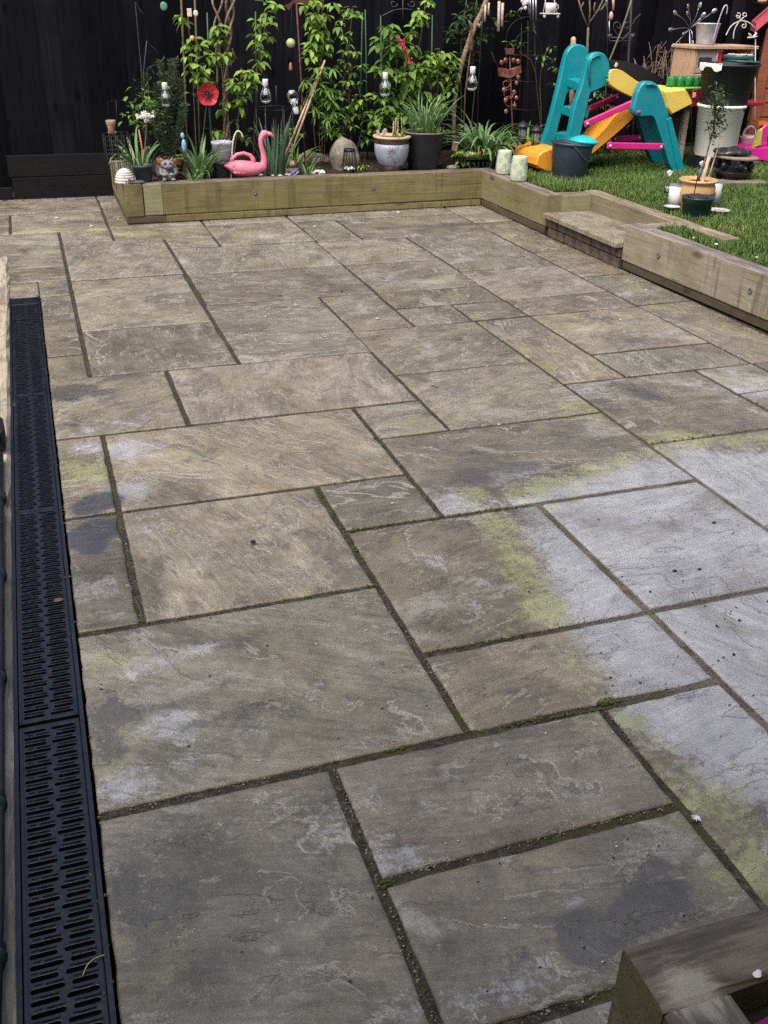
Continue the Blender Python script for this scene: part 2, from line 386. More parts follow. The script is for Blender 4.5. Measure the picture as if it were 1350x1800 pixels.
patio = MB(); patio.add([(-.045, -.6, -.007), (3.2, -.6, -.007), (3.2, 7.9, -.007), (-.045, 7.9, -.007), (-.045, -.6, -.12), (3.2, -.6, -.12), (3.2, 7.9, -.12), (-.045, 7.9, -.12)],
                        [(0, 1, 2, 3), (0, 4, 5, 1), (0, 3, 7, 4)])
patio.add([(-.8, 5.06, -.007), (-.045, 5.06, -.007), (-.045, 7.9, -.007), (-.8, 7.9, -.007)], [(0, 1, 2, 3)])
PATIO = tag(patio.build('patio', MORTAR), kind='structure')

# stains: (pixel, radii in metres, turn in degrees, amount)
WHITE = [((1120, 820), .13, .08, 0, .5), ((890, 835), .16, .045, 20, .75), ((800, 880), .10, .06, 10, .7), ((950, 850), .16, .06, 0, .62),
         ((850, 1025), .12, .03, -35, .62), ((780, 990), .12, .04, -25, .58), ((820, 1060), .05, .08, 0, .42),
         ((225, 790), .10, .09, 0, .85), ((235, 865), .07, .08, 0, .85), ((250, 930), .08, .05, 20, .75), ((140, 790), .06, .05, 0, .7), ((205, 745), .16, .05, 10, .62), ((165, 700), .1, .05, 0, .45),
         ((290, 1160), .10, .035, 15, .75), ((240, 1130), .05, .04, 0, .4), ((290, 1280), .10, .05, 0, .62), ((240, 1380), .13, .06, 0, .62), ((400, 1310), .14, .05, 10, .5), ((340, 1000), .12, .05, 30, .42), ((160, 1030), .06, .09, 0, .5), ((330, 1470), .10, .06, 0, .42), ((610, 1460), .1, .1, 0, .35),
         ((120, 655), .04, .015, 0, .95), ((480, 500), .12, .1, 0, .35), ((300, 600), .14, .10, 20, .36), ((480, 560), .16, .14, 0, .36), ((1050, 690), .2, .06, -30, .55), ((1250, 660), .16, .10, -10, .5), ((1340, 690), .2, .12, 0, .7), ((1180, 580), .05, .025, 0, .8),
         ((1110, 610), .16, .025, 15, .75), ((1090, 520), .10, .03, 30, .62), ((1010, 525), .08, .02, 20, .5), ((640, 540), .10, .05, 0, .45), ((800, 560), .06, .06, 0, .55), ((600, 530), .12, .05, 0, .42), ((690, 490), .12, .10, 0, .42), ((290, 395), .25, .05, 0, .55), ((450, 415), .15, .05, 0, .55), ((20, 410), .2, .05, 0, .5), ((100, 385), .3, .1, 0, .35), ((870, 420), .15, .1, 0, .4), ((750, 400), .2, .03, 0, .45), ((900, 405), .05, .05, 0, .5),
         ((1000, 1590), .03, .02, 0, .55), ((960, 1700), .10, .025, 15, .62), ((780, 1760), .1, .05, 0, .4), ((720, 1500), .1, .03, 0, .45), ((640, 1400), .08, .04, 0, .4), ((860, 1330), .12, .04, 15, .38), ((1000, 1620), .06, .02, 30, .5)]
GREEN = [((840, 870), .06, .06, 0, .7), 
         ((1250, 1420), .12, .1, 0, .55), ((1170, 1350), .08, .14, 20, .45), ((1310, 1500), .1, .1, 0, .5),
         ((155, 825), .07, .10, 0, .85), ((150, 870), .05, .05, 0, .6), ((190, 1160), .07, .06, 0, .62), ((175, 1340), .05, .06, 0, .5), ((100, 650), .06, .07, 0, .55), ((120, 600), .06, .08, 0, .42), ((60, 505), .15, .05, 0, .7), ((110, 405), .35, .06, 0, .85), ((240, 410), .25, .08, 0, .75), ((420, 410), .15, .06, 0, .55), ((160, 720), .1, .05, 0, .35), ((280, 1690), .05, .08, 0, .4),
         ((960, 640), .12, .16, 0, .5), ((930, 590), .1, .06, 0, .35), ((850, 700), .16, .10, 0, .35), ((1010, 720), .2, .16, 0, .42), ((1180, 540), .12, .16, 0, .55), ((1100, 495), .12, .05, 0, .6), ((1290, 570), .2, .22, 0, .40), ((900, 410), .08, .1, 0, .55), ((760, 620), .2, .1, 0, .25), ((480, 660), .25, .15, 0, .25), ((1150, 720), .2, .2, 0, .3), ((330, 790), .15, .1, 0, .3), ((620, 395), .3, .06, 0, .4), ((980, 450), .2, .15, 0, .3), ((850, 1120), .2, .1, 0, .25), ((750, 740), .2, .05, 0, .28)]
DARK = [((915, 820), .10, .05, 12, .62), ((860, 825), .06, .04, 0, .5), ((845, 845), .09, .05, 10, .5), ((800, 925), .12, .04, 0, .42), ((120, 690), .09, .07, 0, 1.0), ((180, 690), .07, .04, 20, .7), ((125, 745), .06, .05, 0, .62),
        ((205, 1260), .06, .06, 0, .7), ((190, 1320), .05, .05, 0, .55), ((400, 1260), .16, .03, 8, .45), ((330, 1230), .12, .03, 10, .42), ((225, 1590), .05, .10, 0, .62), ((290, 1560), .06, .05, 0, .55), ((260, 1650), .06, .10, 0, .45), ((480, 1650), .06, .12, 20, .40), ((560, 1500), .1, .1, 0, .25),
        ((1130, 1600), .10, .035, 25, .95), ((1180, 1570), .05, .04, 0, .7), ((1030, 1650), .055, .05, 0, .95), ((1150, 1530), .07, .04, 20, .55), ((1080, 1620), .07, .03, 20, .75), ((920, 1680), .06, .03, 0, .42), ((700, 1180), .07, .07, 0, .42), ((690, 400), .2, .04, 0, .62), ((800, 395), .28, .05, 0, .8), ((930, 500), .2, .05, 10, .45), ((880, 545), .2, .05, 0, .42), ((1130, 690), .07, .16, 35, .62), ((1170, 620), .15, .05, 0, .3), ((1060, 560), .12, .12, 30, .4), ((560, 1200), .14, .03, 10, .4), ((640, 1130), .1, .04, 0, .32), ((430, 1050), .2, .04, 25, .3), ((1020, 1390), .08, .05, 30, .3), ((620, 800), .2, .03, 5, .25), ((60, 370), .25, .1, 0, .4)]
WET = [((185, 880), .045, .05, 0, .85), ((150, 890), .035, .06, 0, .85), ((140, 945), .04, .05, 0, .9), ((180, 930), .05, .05, 25, .85), ((130, 700), .08, .05, 0, .4), ((160, 965), .04, .03, 25, .7)]
def world_blobs(L):
    out = []
    for (px, py), rx, ry, rot, am in L:
        c = gp(px, py); out.append((c.x, c.y, rx, ry, math.cos(R(rot)), math.sin(R(rot)), am))
    return out
DRY = [gp(*p) for p in ((912, 900), (925, 940), (951, 1011), (985, 1085), (1002, 1148), (1070, 1205), (1100, 1262), (1200, 1340), (1350, 1430), (1700, 1500), (1700, 740), (1350, 792), (1240, 788), (1160, 790), (1090, 812), (1000, 842), (930, 868), (800, 893), (880, 898))]
RUNS = [((862, 905), (915, 985), .060, .95), ((915, 985), (965, 1080), .055, .9), ((1180, 790), (1040, 825), .055, .8), ((1040, 825), (900, 868), .060, .85), ((1150, 768), (1400, 776), .060, 1.05), ((985, 1100), (1040, 1200), .055, .75), ((1075, 1255), (1200, 1350), .06, .62), ((1200, 1350), (1370, 1470), .07, .55), ((945, 890), (1010, 878), .035, .7)]
RUNS = [(gp(*a), gp(*b), r_ * 1.15, am * .72) for a, b, r_, am in RUNS]
def in_poly(x, y, P):               # signed distance, + inside
    d = np.full(x.shape, 1e9); ins = np.zeros(x.shape, bool)
    for a, b in zip(P, P[1:] + P[:1]):
        ex, ey = b.x - a.x, b.y - a.y
        t = np.clip(((x - a.x) * ex + (y - a.y) * ey) / (ex * ex + ey * ey + 1e-12), 0, 1)
        d = np.minimum(d, np.hypot(x - a.x - t * ex, y - a.y - t * ey))
        c = ((a.y > y) != (b.y > y)); ins ^= c & (x < ex * (y - a.y) / (ey + 1e-12) + a.x)
    return np.where(ins, d, -d)
DARK = [(p, rx, ry, a, am * 1.25) for p, rx, ry, a, am in DARK]; WET = [(p, rx * 1.2, ry * 1.2, a, am * 1.3) for p, rx, ry, a, am in WET]
WHITE = [(p, rx * 1.3, ry * 1.3, a, am * .80) for p, rx, ry, a, am in WHITE]
BL = [world_blobs(L) for L in (WHITE, GREEN, DARK, WET)]
def stain(x, y):
    res = []
    for L in BL:
        m = np.zeros_like(x)
        for cx, cy, rx, ry, c, s, am in L:
            dx, dy = x - cx, y - cy
            u = (dx * c + dy * s) / rx; v = (-dx * s + dy * c) / ry
            m = np.maximum(m, am * np.exp(-.7 * (u * u + v * v)))
        res.append(m)
    res[0] = np.maximum(res[0], np.clip(.5 + in_poly(x, y, DRY) * 4.0, 0, 1.25))
    for a, b, r_, am in RUNS:
        ex, ey = b.x - a.x, b.y - a.y
        t = np.clip(((x - a.x) * ex + (y - a.y) * ey) / (ex * ex + ey * ey), 0, 1)
        d = np.hypot(x - a.x - t * ex, y - a.y - t * ey)
        res[1] = np.maximum(res[1], am * np.exp(-.7 * (d / r_) ** 2))
    return res

def jagged(n, seed, amp):           # smooth random inward nibble along an edge
    x = np.linspace(0, 1, n); r_ = np.random.default_rng(seed); o = np.zeros(n)
    for f in (3, 7, 15, 29): o += r_.normal() / f ** .5 * np.sin(x * f * math.pi + r_.uniform(0, 6.28))
    return np.abs(o) * amp * .5
def slab(x0, x1, y0, y1, z=0.0, thick=.03, mat=None, parent=None, name='paving_slab', amp=.0062, tilt=.0022):
    W, H = x1 - x0, y1 - y0
    near = (y0 + y1) / 2 < 3.3
    st = .022 if near else .04
    nx, ny = max(5, int(W / st)), max(5, int(H / st))
    # edge rings: a rounded, slightly broken arris
    us = np.r_[0, .0035 / W, np.linspace(.012 / W, 1 - .012 / W, nx - 3), 1 - .0035 / W, 1]
    vs = np.r_[0, .0035 / H, np.linspace(.012 / H, 1 - .012 / H, ny - 3), 1 - .0035 / H, 1]
    nx, ny = len(us), len(vs)
    sd_ = int(abs(x0 * 977 + y0 * 3571)) + 11
    L, Rr = jagged(ny, sd_, amp), jagged(ny, sd_ + 1, amp); B, T = jagged(nx, sd_ + 2, amp), jagged(nx, sd_ + 3, amp)
    U, V = np.meshgrid(us, vs, indexing='ij')
    X = x0 + L[None, :] + U * (W - L[None, :] - Rr[None, :]); Y = y0 + B[:, None] + V * (H - B[:, None] - T[:, None])
    r_ = random.Random(sd_)
    tx, ty = r_.uniform(-tilt, tilt), r_.uniform(-tilt, tilt)
    Z = np.empty_like(X)
    ox, oy = r_.uniform(0, 50), r_.uniform(0, 50); a = r_.uniform(0, 3.14); ca, sa = math.cos(a), math.sin(a)
    for i in range(nx):
        for j in range(ny):
            gx, gy = X[i, j] * ca + Y[i, j] * sa, -X[i, j] * sa + Y[i, j] * ca
            Z[i, j] = mn.noise(Vector((gx * 2.2 + ox, gy * 6 + oy, 0))) * .0016 + mn.noise(Vector((gx * 9 + ox, gy * 16 + oy, 3))) * .0007
    Z += z + (U - .5) * tx + (V - .5) * ty
    d = np.minimum.outer(np.minimum(np.arange(nx), nx - 1 - np.arange(nx)), np.full(ny, 99))
    dj = np.minimum(np.arange(ny), ny - 1 - np.arange(ny)); d = np.minimum(d, dj[None, :])
    Z = np.where(d == 0, Z - .0045, np.where(d == 1, Z - .0012, Z))
    cx, cy = (x0 + x1) / 2, (y0 + y1) / 2
    top = np.stack([X - cx, Y - cy, Z - z], -1).reshape(-1, 3)
    idx = np.arange(nx * ny).reshape(nx, ny)
    F = np.stack([idx[:-1, :-1], idx[1:, :-1], idx[1:, 1:], idx[:-1, 1:]], -1).reshape(-1, 4)
    ring = np.concatenate([idx[:, 0], idx[-1, 1:], idx[-2::-1, -1], idx[0, -2:0:-1]])
    low = top[ring].copy(); low[:, 2] = -thick
    n0 = len(top); k = len(ring); lo = np.arange(n0, n0 + k)
    SK = np.stack([ring, lo, np.roll(lo, -1), np.roll(ring, -1)], -1)
    verts = np.concatenate([top, low]); faces = np.concatenate([F, SK])
    me = bpy.data.meshes.new(name); me.from_pydata(verts.tolist(), [], faces.tolist())
    sm = np.ones(len(faces), bool); sm[len(F):] = False; me.polygons.foreach_set('use_smooth', sm)
    m = stain(verts[:, 0] + cx, verts[:, 1] + cy)
    ca_ = me.color_attributes.new('stain', 'FLOAT_COLOR', 'POINT')
    ca_.data.foreach_set('color', np.stack(m, -1).astype(np.float32).ravel())
    me.update()
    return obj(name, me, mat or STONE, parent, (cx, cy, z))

VJ = {-.05: .002, .105: .0068, .40: .0075, .70: .0075, 1.003: .0072, 1.27: .006, 1.312: .0085, 1.59: .006, 1.88: .007, 2.168: .006, 2.49: .0065, 2.775: .0065, 3.085: .002}
def vj(x, y):
    g = .006
    for k, v in VJ.items():
        if abs(k - x) < .012: g = v
    if abs(x - .105) < .012 and y > 4: g = .0080
    if abs(x - .70) < .012 and y > 4: g = .0080
    if abs(x - 2.168) < .02 or (abs(x - 1.88) < .02 and y > 3.2): g = .0060
    return g
def hj(y, x):
    if y < 1.8: return .0088
    if y < 2.1: return .0085
    if y < 2.4: return .0085 if x > .6 else .006
    if y < 3.0: return .0065
    if y < 4: return .0062
    return .0075
SL = [(-.05, .40, .35, 1.425), (.40, 1.003, .50, .81), (.40, 1.003, .81, 1.12), (.40, 1.003, 1.12, 1.425), (1.003, 1.312, .4, 1.425), (1.312, 1.88, .8, 1.715), (1.88, 2.49, .8, 1.715),
      (-.05, .70, 1.425, 2.03), (.70, 1.312, 1.425, 1.715), (.70, 1.312, 1.715, 2.33), (1.312, 1.88, 1.715, 2.33), (1.88, 2.775, 1.715, 2.62), (2.775, 3.085, 1.5, 2.62),
      (-.05, .105, 2.03, 2.635), (-.05, .105, 2.635, 3.23), (.105, .70, 2.03, 2.635), (.70, 1.003, 2.33, 2.635), (.105, 1.003, 2.635, 3.23), (1.003, 1.88, 2.33, 2.927), (1.003, 1.27, 2.927, 3.23),
      (-.05, .40, 3.23, 3.82), (.40, 1.27, 3.23, 3.82), (1.27, 1.88, 2.927, 3.515), (1.88, 2.49, 2.62, 3.235), (2.49, 2.775, 2.945, 3.235), (2.49, 2.775, 2.62, 2.945), (2.775, 3.10, 2.62, 3.235),
      (1.27, 1.88, 3.515, 4.11), (1.88, 2.168, 3.235, 3.82), (1.88, 2.168, 3.82, 4.11), (2.168, 2.775, 3.235, 3.525), (2.168, 2.775, 3.525, 4.12), (2.775, 3.10, 3.235, 4.14),
      (-.05, .105, 3.82, 4.115), (-.05, .105, 4.115, 4.73), (.105, .70, 3.82, 4.43), (.105, .70, 4.43, 5.335), (.70, 1.28, 3.82, 4.705), (1.28, 1.58, 4.11, 4.705), (1.58, 1.875, 4.11, 4.40), (1.875, 2.168, 4.12, 4.40), (1.58, 2.168, 4.40, 4.69),
      (2.168, 2.775, 4.12, 4.415), (2.168, 2.775, 4.415, 5.0), (2.775, 3.10, 4.14, 4.72), (2.775, 3.09, 4.72, 5.325), (2.18, 2.775, 5.0, 5.90), (1.59, 2.18, 5.29, 5.90), (1.59, 2.18, 4.69, 5.29), (.71, 1.59, 4.705, 5.31), (.71, 1.60, 5.31, 5.93),
      (-.05, .105, 5.06, 5.36), (-.80, -.05, 5.06, 5.36), (-.05, .105, 4.73, 5.06), (-.80, .105, 5.36, 5.665), (-.80, .105, 5.665, 6.57), (.105, .71, 5.335, 6.25), (.71, 1.01, 5.93, 6.21), (1.01, 1.605, 5.93, 6.55), (1.605, 1.90, 5.90, 6.51), (1.90, 2.785, 5.90, 6.515), (2.78, 3.09, 5.325, 6.20), (2.785, 3.09, 6.20, 6.80),
      (.105, .415, 6.25, 6.57), (.415, 1.02, 6.21, 6.89), (-.18, .415, 6.57, 7.185), (-.80, -.18, 6.57, 7.185), (-.80, .42, 7.185, 7.745), (.42, .60, 6.89, 7.745), (1.02, 1.605, 6.55, 6.80), (1.605, 2.785, 6.515, 6.82)]
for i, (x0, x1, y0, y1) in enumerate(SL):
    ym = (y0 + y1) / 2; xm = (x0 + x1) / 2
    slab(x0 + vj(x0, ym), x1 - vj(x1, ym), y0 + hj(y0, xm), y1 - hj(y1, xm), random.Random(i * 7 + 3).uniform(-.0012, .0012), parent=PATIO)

# timber sleepers (grain along local X)
def timber(p0, p1, wd, ht, mat, parent=None, name='sleeper', seg=.12, jit=.0018, ch=.006):
    """beam from p0 to p1 (centre line of its underside), wd across, ht up"""
    p0, p1 = Vector(p0), Vector(p1); d = p1 - p0; L = d.length
    n = max(2, int(L / seg)); b = MB(); r_ = random.Random(int(p0.x * 731 + p0.y * 377 + p0.z * 91 + L * 13))
    sec = [(-wd / 2 + ch, 0), (wd / 2 - ch, 0), (wd / 2, ch), (wd / 2, ht - ch), (wd / 2 - ch, ht), (-wd / 2 + ch, ht), (-wd / 2, ht - ch), (-wd / 2, ch)]
    vs = []
    for i in range(n + 1):
        x = L * i / n
        for (y, z) in sec:
            vs.append((x + (0 if 0 < i < n else 0), y + r_.uniform(-jit, jit), z + r_.uniform(-jit, jit) * (z > ch)))
    fs = [(i * 8 + k, i * 8 + (k + 1) % 8, (i + 1) * 8 + (k + 1) % 8, (i + 1) * 8 + k) for i in range(n) for k in range(8)]
    fs += [tuple(range(7, -1, -1)), tuple(n * 8 + k for k in range(8))]
    b.add(vs, fs)
    o = b.build(name, mat, parent, p0, (0, 0, math.atan2(d.y, d.x)))
    return o

# ------------------------------------------------------------------ raised bed, lawn wall, step
bed = empty('raised_bed', (.54, 6.67, 0), 'long mossy timber raised bed across the back of the patio, full of pots and plants', 'raised bed')
def rel(o, root): o.parent = root; o.matrix_parent_inverse = Matrix.Translation(-Vector(root.location)); return o
BY0, BY1 = 6.67, 6.745              # front face at either end
def by(x): return BY0 + (BY1 - BY0) * (x - .54) / 2.53
SC = pm('galvanised_screw', (.24, .245, .25), (.12, .12, .12), 60, .5, .6)
def screw(p, nrm, root, r=.013):
    b = MB(); q = Vector(nrm).to_track_quat('Z', 'Y').to_matrix()
    b.lathe([(r * .35, -.006), (r, -.006), (r, .0015), (r * .86, .003), (r * .50, .003), (r * .42, .0012), (0.0005, .0012)], (0, 0, 0), 14, q)
    return rel(b.build('screw', SC, None, p), root)
def tb(a, b, wd, z0, z1, mat, root, **k): return rel(timber((a[0], a[1], z0), (b[0], b[1], z0), wd, z1 - z0, mat, None, **k), root)
tb((.775, by(.775) + .05), (3.068, by(3.068) + .05), .1, .0505, .25, SLEEPER_GREEN, bed)
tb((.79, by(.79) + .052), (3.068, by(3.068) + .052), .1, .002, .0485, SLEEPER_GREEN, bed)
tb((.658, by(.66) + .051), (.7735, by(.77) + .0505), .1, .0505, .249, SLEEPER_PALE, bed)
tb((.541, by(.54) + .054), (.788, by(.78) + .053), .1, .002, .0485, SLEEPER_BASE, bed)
tb((.596, 6.672), (.6, 7.73), .112, .0505, .25, SLEEPER_GREEN, bed)
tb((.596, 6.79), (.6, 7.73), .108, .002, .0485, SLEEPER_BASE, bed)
for px, py in ((448, 339), (656, 330)):
    p = at(px, py, 6.70); y = by(p.x); p = at(px, py, y - .003); screw(p, (0, -1, 0), bed)
sb = MB(); NX, NY = 60, 24
for i in range(NX + 1):
    for j in range(NY + 1):
        x = .65 + (3.62 - .65) * i / NX; y = 6.80 + (7.73 - 6.80) * j / NY
        sb.v.append((x, y, .222 + (.016 * mn.noise(Vector((x * 5, y * 5, 0)))) + .012 * mn.noise(Vector((x * 17, y * 17, 4))) + .03 * j / NY))
sb.f = [(i * (NY + 1) + j, (i + 1) * (NY + 1) + j, (i + 1) * (NY + 1) + j + 1, i * (NY + 1) + j + 1) for i in range(NX) for j in range(NY)]; sb.sm = [True] * len(sb.f)
rel(sb.build('soil', SOIL), bed)

wall = empty('lawn_retaining_wall', (3.07, 4.0, 0), 'weathered sleeper wall holding the lawn up along the right side of the patio', 'retaining wall')
tb((3.121, 5.722), (3.121, 6.838), .1, .0505, .248, timber_mat('sleeper_turning_green', (.265, .235, .140), (.15, .125, .07), (.135, .135, .04), .45, .35, top=(.24, .195, .165)), wall, seg=.1)
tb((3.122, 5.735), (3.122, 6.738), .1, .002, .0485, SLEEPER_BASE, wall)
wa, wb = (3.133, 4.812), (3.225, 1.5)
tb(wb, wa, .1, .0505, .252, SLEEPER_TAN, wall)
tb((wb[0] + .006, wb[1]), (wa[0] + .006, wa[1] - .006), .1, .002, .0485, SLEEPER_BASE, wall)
tb((3.172, 5.772), (3.384, 5.772), .1, .0505, .246, SLEEPER_PALE, wall)
tb((3.436, 4.33), (3.436, 5.825), .1, .0525, .25, SLEEPER_EDGE, wall)
tb((3.186, 4.764), (3.384, 4.764), .094, .0505, .247, SLEEPER_EDGE, wall)
for px, py in ((1157, 449), (1319, 511)):
    d = at(px, py, 1.0) - Vector((0, 0, CAM_H)); t_ = 3.10 / d.x
    for _ in range(4):
        p = Vector((0, 0, CAM_H)) + d * t_; f = (p.y - wa[1]) / (wb[1] - wa[1]); xx = wa[0] + (wb[0] - wa[0]) * f - .0535; t_ = xx / d.x
    screw(p, (-1, -.03, 0), wall, .0145)

step = empty('garden_step', (3.07, 5.27, 0), 'stone topped brick step set into a gap in the sleeper wall', 'step')
BRICK = pm('damp_brown_brick', (.120, .088, .062), (.045, .034, .025), 14, .9, 0, .9, 70, grime=(.16, .125, .095), gamt=.5)
bme = MB(); bme.box((0, 0, 0), (.098, .212, .052), None, .004); bmesh_ = bme.mesh('brick')
core = MB(); core.box((0, 0, 0), (.27, .885, .112)); rel(core.build('mortar_core', BRICK, None, (3.228, 5.268, .057)), step)
k = 0
for c in range(2):
    y = 4.825 - (.11 if c else 0)
    while y < 5.71:
        y0, y1 = max(y, 4.825), min(y + .212, 5.714)
        if y1 - y0 > .05:
            o = obj('brick', bmesh_, BRICK, None, (3.122 + random.uniform(-.003, .003), (y0 + y1) / 2, .029 + c * .058)); o.scale = (1, (y1 - y0) / .212, 1); rel(o, step)
        y += .217
o = slab(3.035, 3.383, 4.818, 5.718, .146, .026, name='tread', amp=.006); rel(o, step); o.location = (3.035 + .174, 5.268, .146)

# timber edging and the pipe that lies on it
edge = empty('timber_edging', (-.3, 2.5, 0), 'low weathered timber sleeper lying along the left side of the drain', 'edging')
rel(timber((-.286, -.4, -.085), (-.286, 5.93, -.085), .19, .097, timber_mat('split_sleeper', (.30, .255, .185), (.135, .112, .075), (.16, .15, .06), .35, .0, top=(.38, .33, .25)), None, seg=.1, jit=.003, ch=.012), edge)
PIPE = pm('dark_blue_pipe_plastic', (.020, .024, .040), (.012, .014, .024), 8, .38)
pipe = empty('waste_pipe', (-.23, 1, .012), 'thin dark blue black plastic pipe with collars lying on the timber edging', 'pipe')
pb = MB(); PR = .0235; PZ = .012 + PR; PX = gp(9, 1500, PZ).x - PR
pb.tube([(PX - .005, .99, PZ), (PX, 1.3, PZ), (PX - .002, 2.2, PZ), (PX - .006, 3.06, PZ)], PR, 16); rel(pb.build('pipe_run', PIPE), pipe)
pb = MB(); pb.tube([(PX - .03, .80, PZ + .004), (PX - .004, .83, PZ + .004), (PX, .87, PZ + .002), (PX, .93, PZ), (PX, 1.0, PZ)], [PR * 1.2] * 5, 16); rel(pb.build('bend', PIPE), pipe)
for yy in (1.135, 1.47, 1.86, 2.30, 2.75):
    pb = MB(); pb.lathe([(PR * 1.02, -.022), (PR * 1.10, -.020), (PR * 1.10, -.004), (PR * 1.18, -.003), (PR * 1.18, .003), (PR * 1.08, .005), (PR * 1.02, .016)], (0, 0, 0), 18, Matrix.Rotation(R(90), 3, 'X'))
    rel(pb.build('collar', PIPE, None, (PX, yy, PZ)), pipe)
pb = MB(); pb.box((0, 0, 0), (.085, .13, .075), None, .008); pb.box((.0, -.075, .01), (.06, .03, .045), None, .004)
rel(pb.build('end_box', pm('black_plastic_box', (.012, .013, .018), None, 10, .45), None, (PX - .020, 3.20, PZ + .018)), pipe)

# drain: trough with slotted grates
drain = empty('drainage_channel', (-.12, 2.5, 0), 'narrow black plastic drain with slotted grates along the left edge of the patio', 'drain')
BLK = pm('black_drain_plastic', (.0080, .0095, .0155), (.0045, .0052, .0085), 26, .36, 0, .25, 160, grime=(.040, .034, .026), gamt=.35, rvar=.14)
DX = -.1225
tr = MB(); 
for sx in (-1, 1):
    tr.box((DX + sx * .0665, 2.55, -.06), (.006, 5.02, .118)); tr.box((DX + sx * .0655, 2.55, .0005), (.0085, 5.02, .0065))
tr.box((DX, 2.55, -.119), (.13, 5.02, .004)); tr.box((DX, 5.058, -.055), (.138, .006, .11))
rel(tr.build('trough', BLK), drain)
def grate_mesh(L):
    cu = bpy.data.curves.new('grate', 'CURVE'); cu.dimensions = '2D'; cu.fill_mode = 'BOTH'; cu.extrude = .004; cu.bevel_depth = .0009; cu.bevel_resolution = 1
    def poly(pts):
        s = cu.splines.new('POLY'); s.points.add(len(pts) - 1); s.use_cyclic_u = True
        for q, p in zip(s.points, pts): q.co = (p[0], p[1], 0, 1)
    hw = .0590
    poly([(-hw, 0), (hw, 0), (hw, L), (-hw, L)])
    P_ = .0214; pads = MB(); n = int((L - .012) / P_); y0 = (L - (n - 1) * P_) / 2
    r = .0054
    for i in range(n):
        y = y0 + i * P_; s = .0042 if i % 2 else -.0042
        for a, b in ((-.0510, -.0025 + s), (.0062 + s, .0515)):
            pts = [(b - r + r * math.cos(t), y + r * math.sin(t)) for t in np.linspace(-math.pi / 2, math.pi / 2, 6)] + [(a + r - r * math.cos(t), y - r * math.sin(t)) for t in np.linspace(-math.pi / 2, math.pi / 2, 6)]
            poly(pts)
            yy = y + P_ / 2
            if i < n - 1:
                pads.box((b - .016 if a < 0 else a + .028, yy, .0062), (.026, .0046, .0030)); pads.box(((a + b) / 2 - (.012 if a > 0 else .014), yy + .0008, .0058), (.011, .0030, .0022))
    o = bpy.data.objects.new('tmp', cu); COL.objects.link(o)
    me = bpy.data.meshes.new_from_object(o.evaluated_get(bpy.context.evaluated_depsgraph_get()))
    bpy.data.objects.remove(o); bpy.data.curves.remove(cu)
    bm = bmesh.new(); bm.from_mesh(me); m2 = pads.mesh('p'); bm.from_mesh(m2)
    rl = MB()                        # raised rims along both long sides
    for sx in (-1, 1): rl.box((sx * .0553, L / 2, .0052), (.0045, L - .004, .0022))
    bm.from_mesh(rl.mesh('p2')); bm.to_mesh(me); bm.free(); me.name = 'grate'
    for p in me.polygons: p.use_smooth = False
    return me
gm = grate_mesh(.976)
for y in (-.27, .745, 1.735, 2.715, 3.692):
    rel(obj('grate', gm, BLK, None, (DX, y + .002, -.0055), (0, random.uniform(-.004, .004), 0)), drain)
gs = grate_mesh(.245); rel(obj('grate', gs, BLK, None, (DX, 4.690, -.0055)), drain)
ec = MB(); ec.box((0, 0, 0), (.128, .112, .008), None, .001); rel(ec.build('end_plate', BLK, None, (DX, 4.998, -.003)), drain)
for sx in (-1, 1):
    h_ = MB(); h_.lathe([(.0065, -.001), (.0065, .0012), (.0045, .0012), (.0045, -.0006), (.0004, -.0006)], (0, 0, 0), 12); rel(h_.build('screw', pm('screw_hole', (.004, .004, .005), None, 10, .8), None, (DX + sx * .036, 5.018, .0012)), drain)

# unseen brick wall, added behind the camera to shade the near paving
shade_wall = empty('shade_wall', (0, -.55, 0), 'unseen brick wall added behind the viewer to shade the near patio', 'shade_wall')
def shade_brick():
    t = NT('shade_wall_brick'); b = t.n('ShaderNodeTexBrick'); t.put(b.inputs['Vector'], t.mapv(t.obj(), (1, 1, 1))); b.inputs['Scale'].default_value = 4.4
    b.inputs['Color1'].default_value = (.20, .09, .06, 1); b.inputs['Color2'].default_value = (.13, .06, .045, 1); b.inputs['Mortar'].default_value = (.22, .20, .17, 1); b.inputs['Mortar Size'].default_value = .02
    return t.set(col=b.outputs[0], rough=.9)
hb = MB(); hb.box((0, 0, 0), (11, 5.1, .3)); rel(hb.build('wall', shade_brick(), None, (-1.5, -.70, 2.4), (R(90), 0, 0)), shade_wall)

# near planter made of sleepers, bottom right of the view
pl = empty('sleeper_planter', (.62, .745, 0), 'corner of a grey green sleeper planter close to the viewer', 'planter')
tb((.622, .696), (1.75, .682), .1, .002, .2, SLEEPER_NEAR, pl, seg=.08, jit=.0025)
tb((.672, -.1), (.672, .642), .1, .002, .1975, SLEEPER_NEAR, pl, seg=.08, jit=.0025)
sq = MB(); sq.add([(.73, -.1, .14), (1.75, -.1, .14), (1.75, .64, .14), (.73, .64, .14)], [(0, 1, 2, 3)]); rel(sq.build('soil', SOIL), pl)

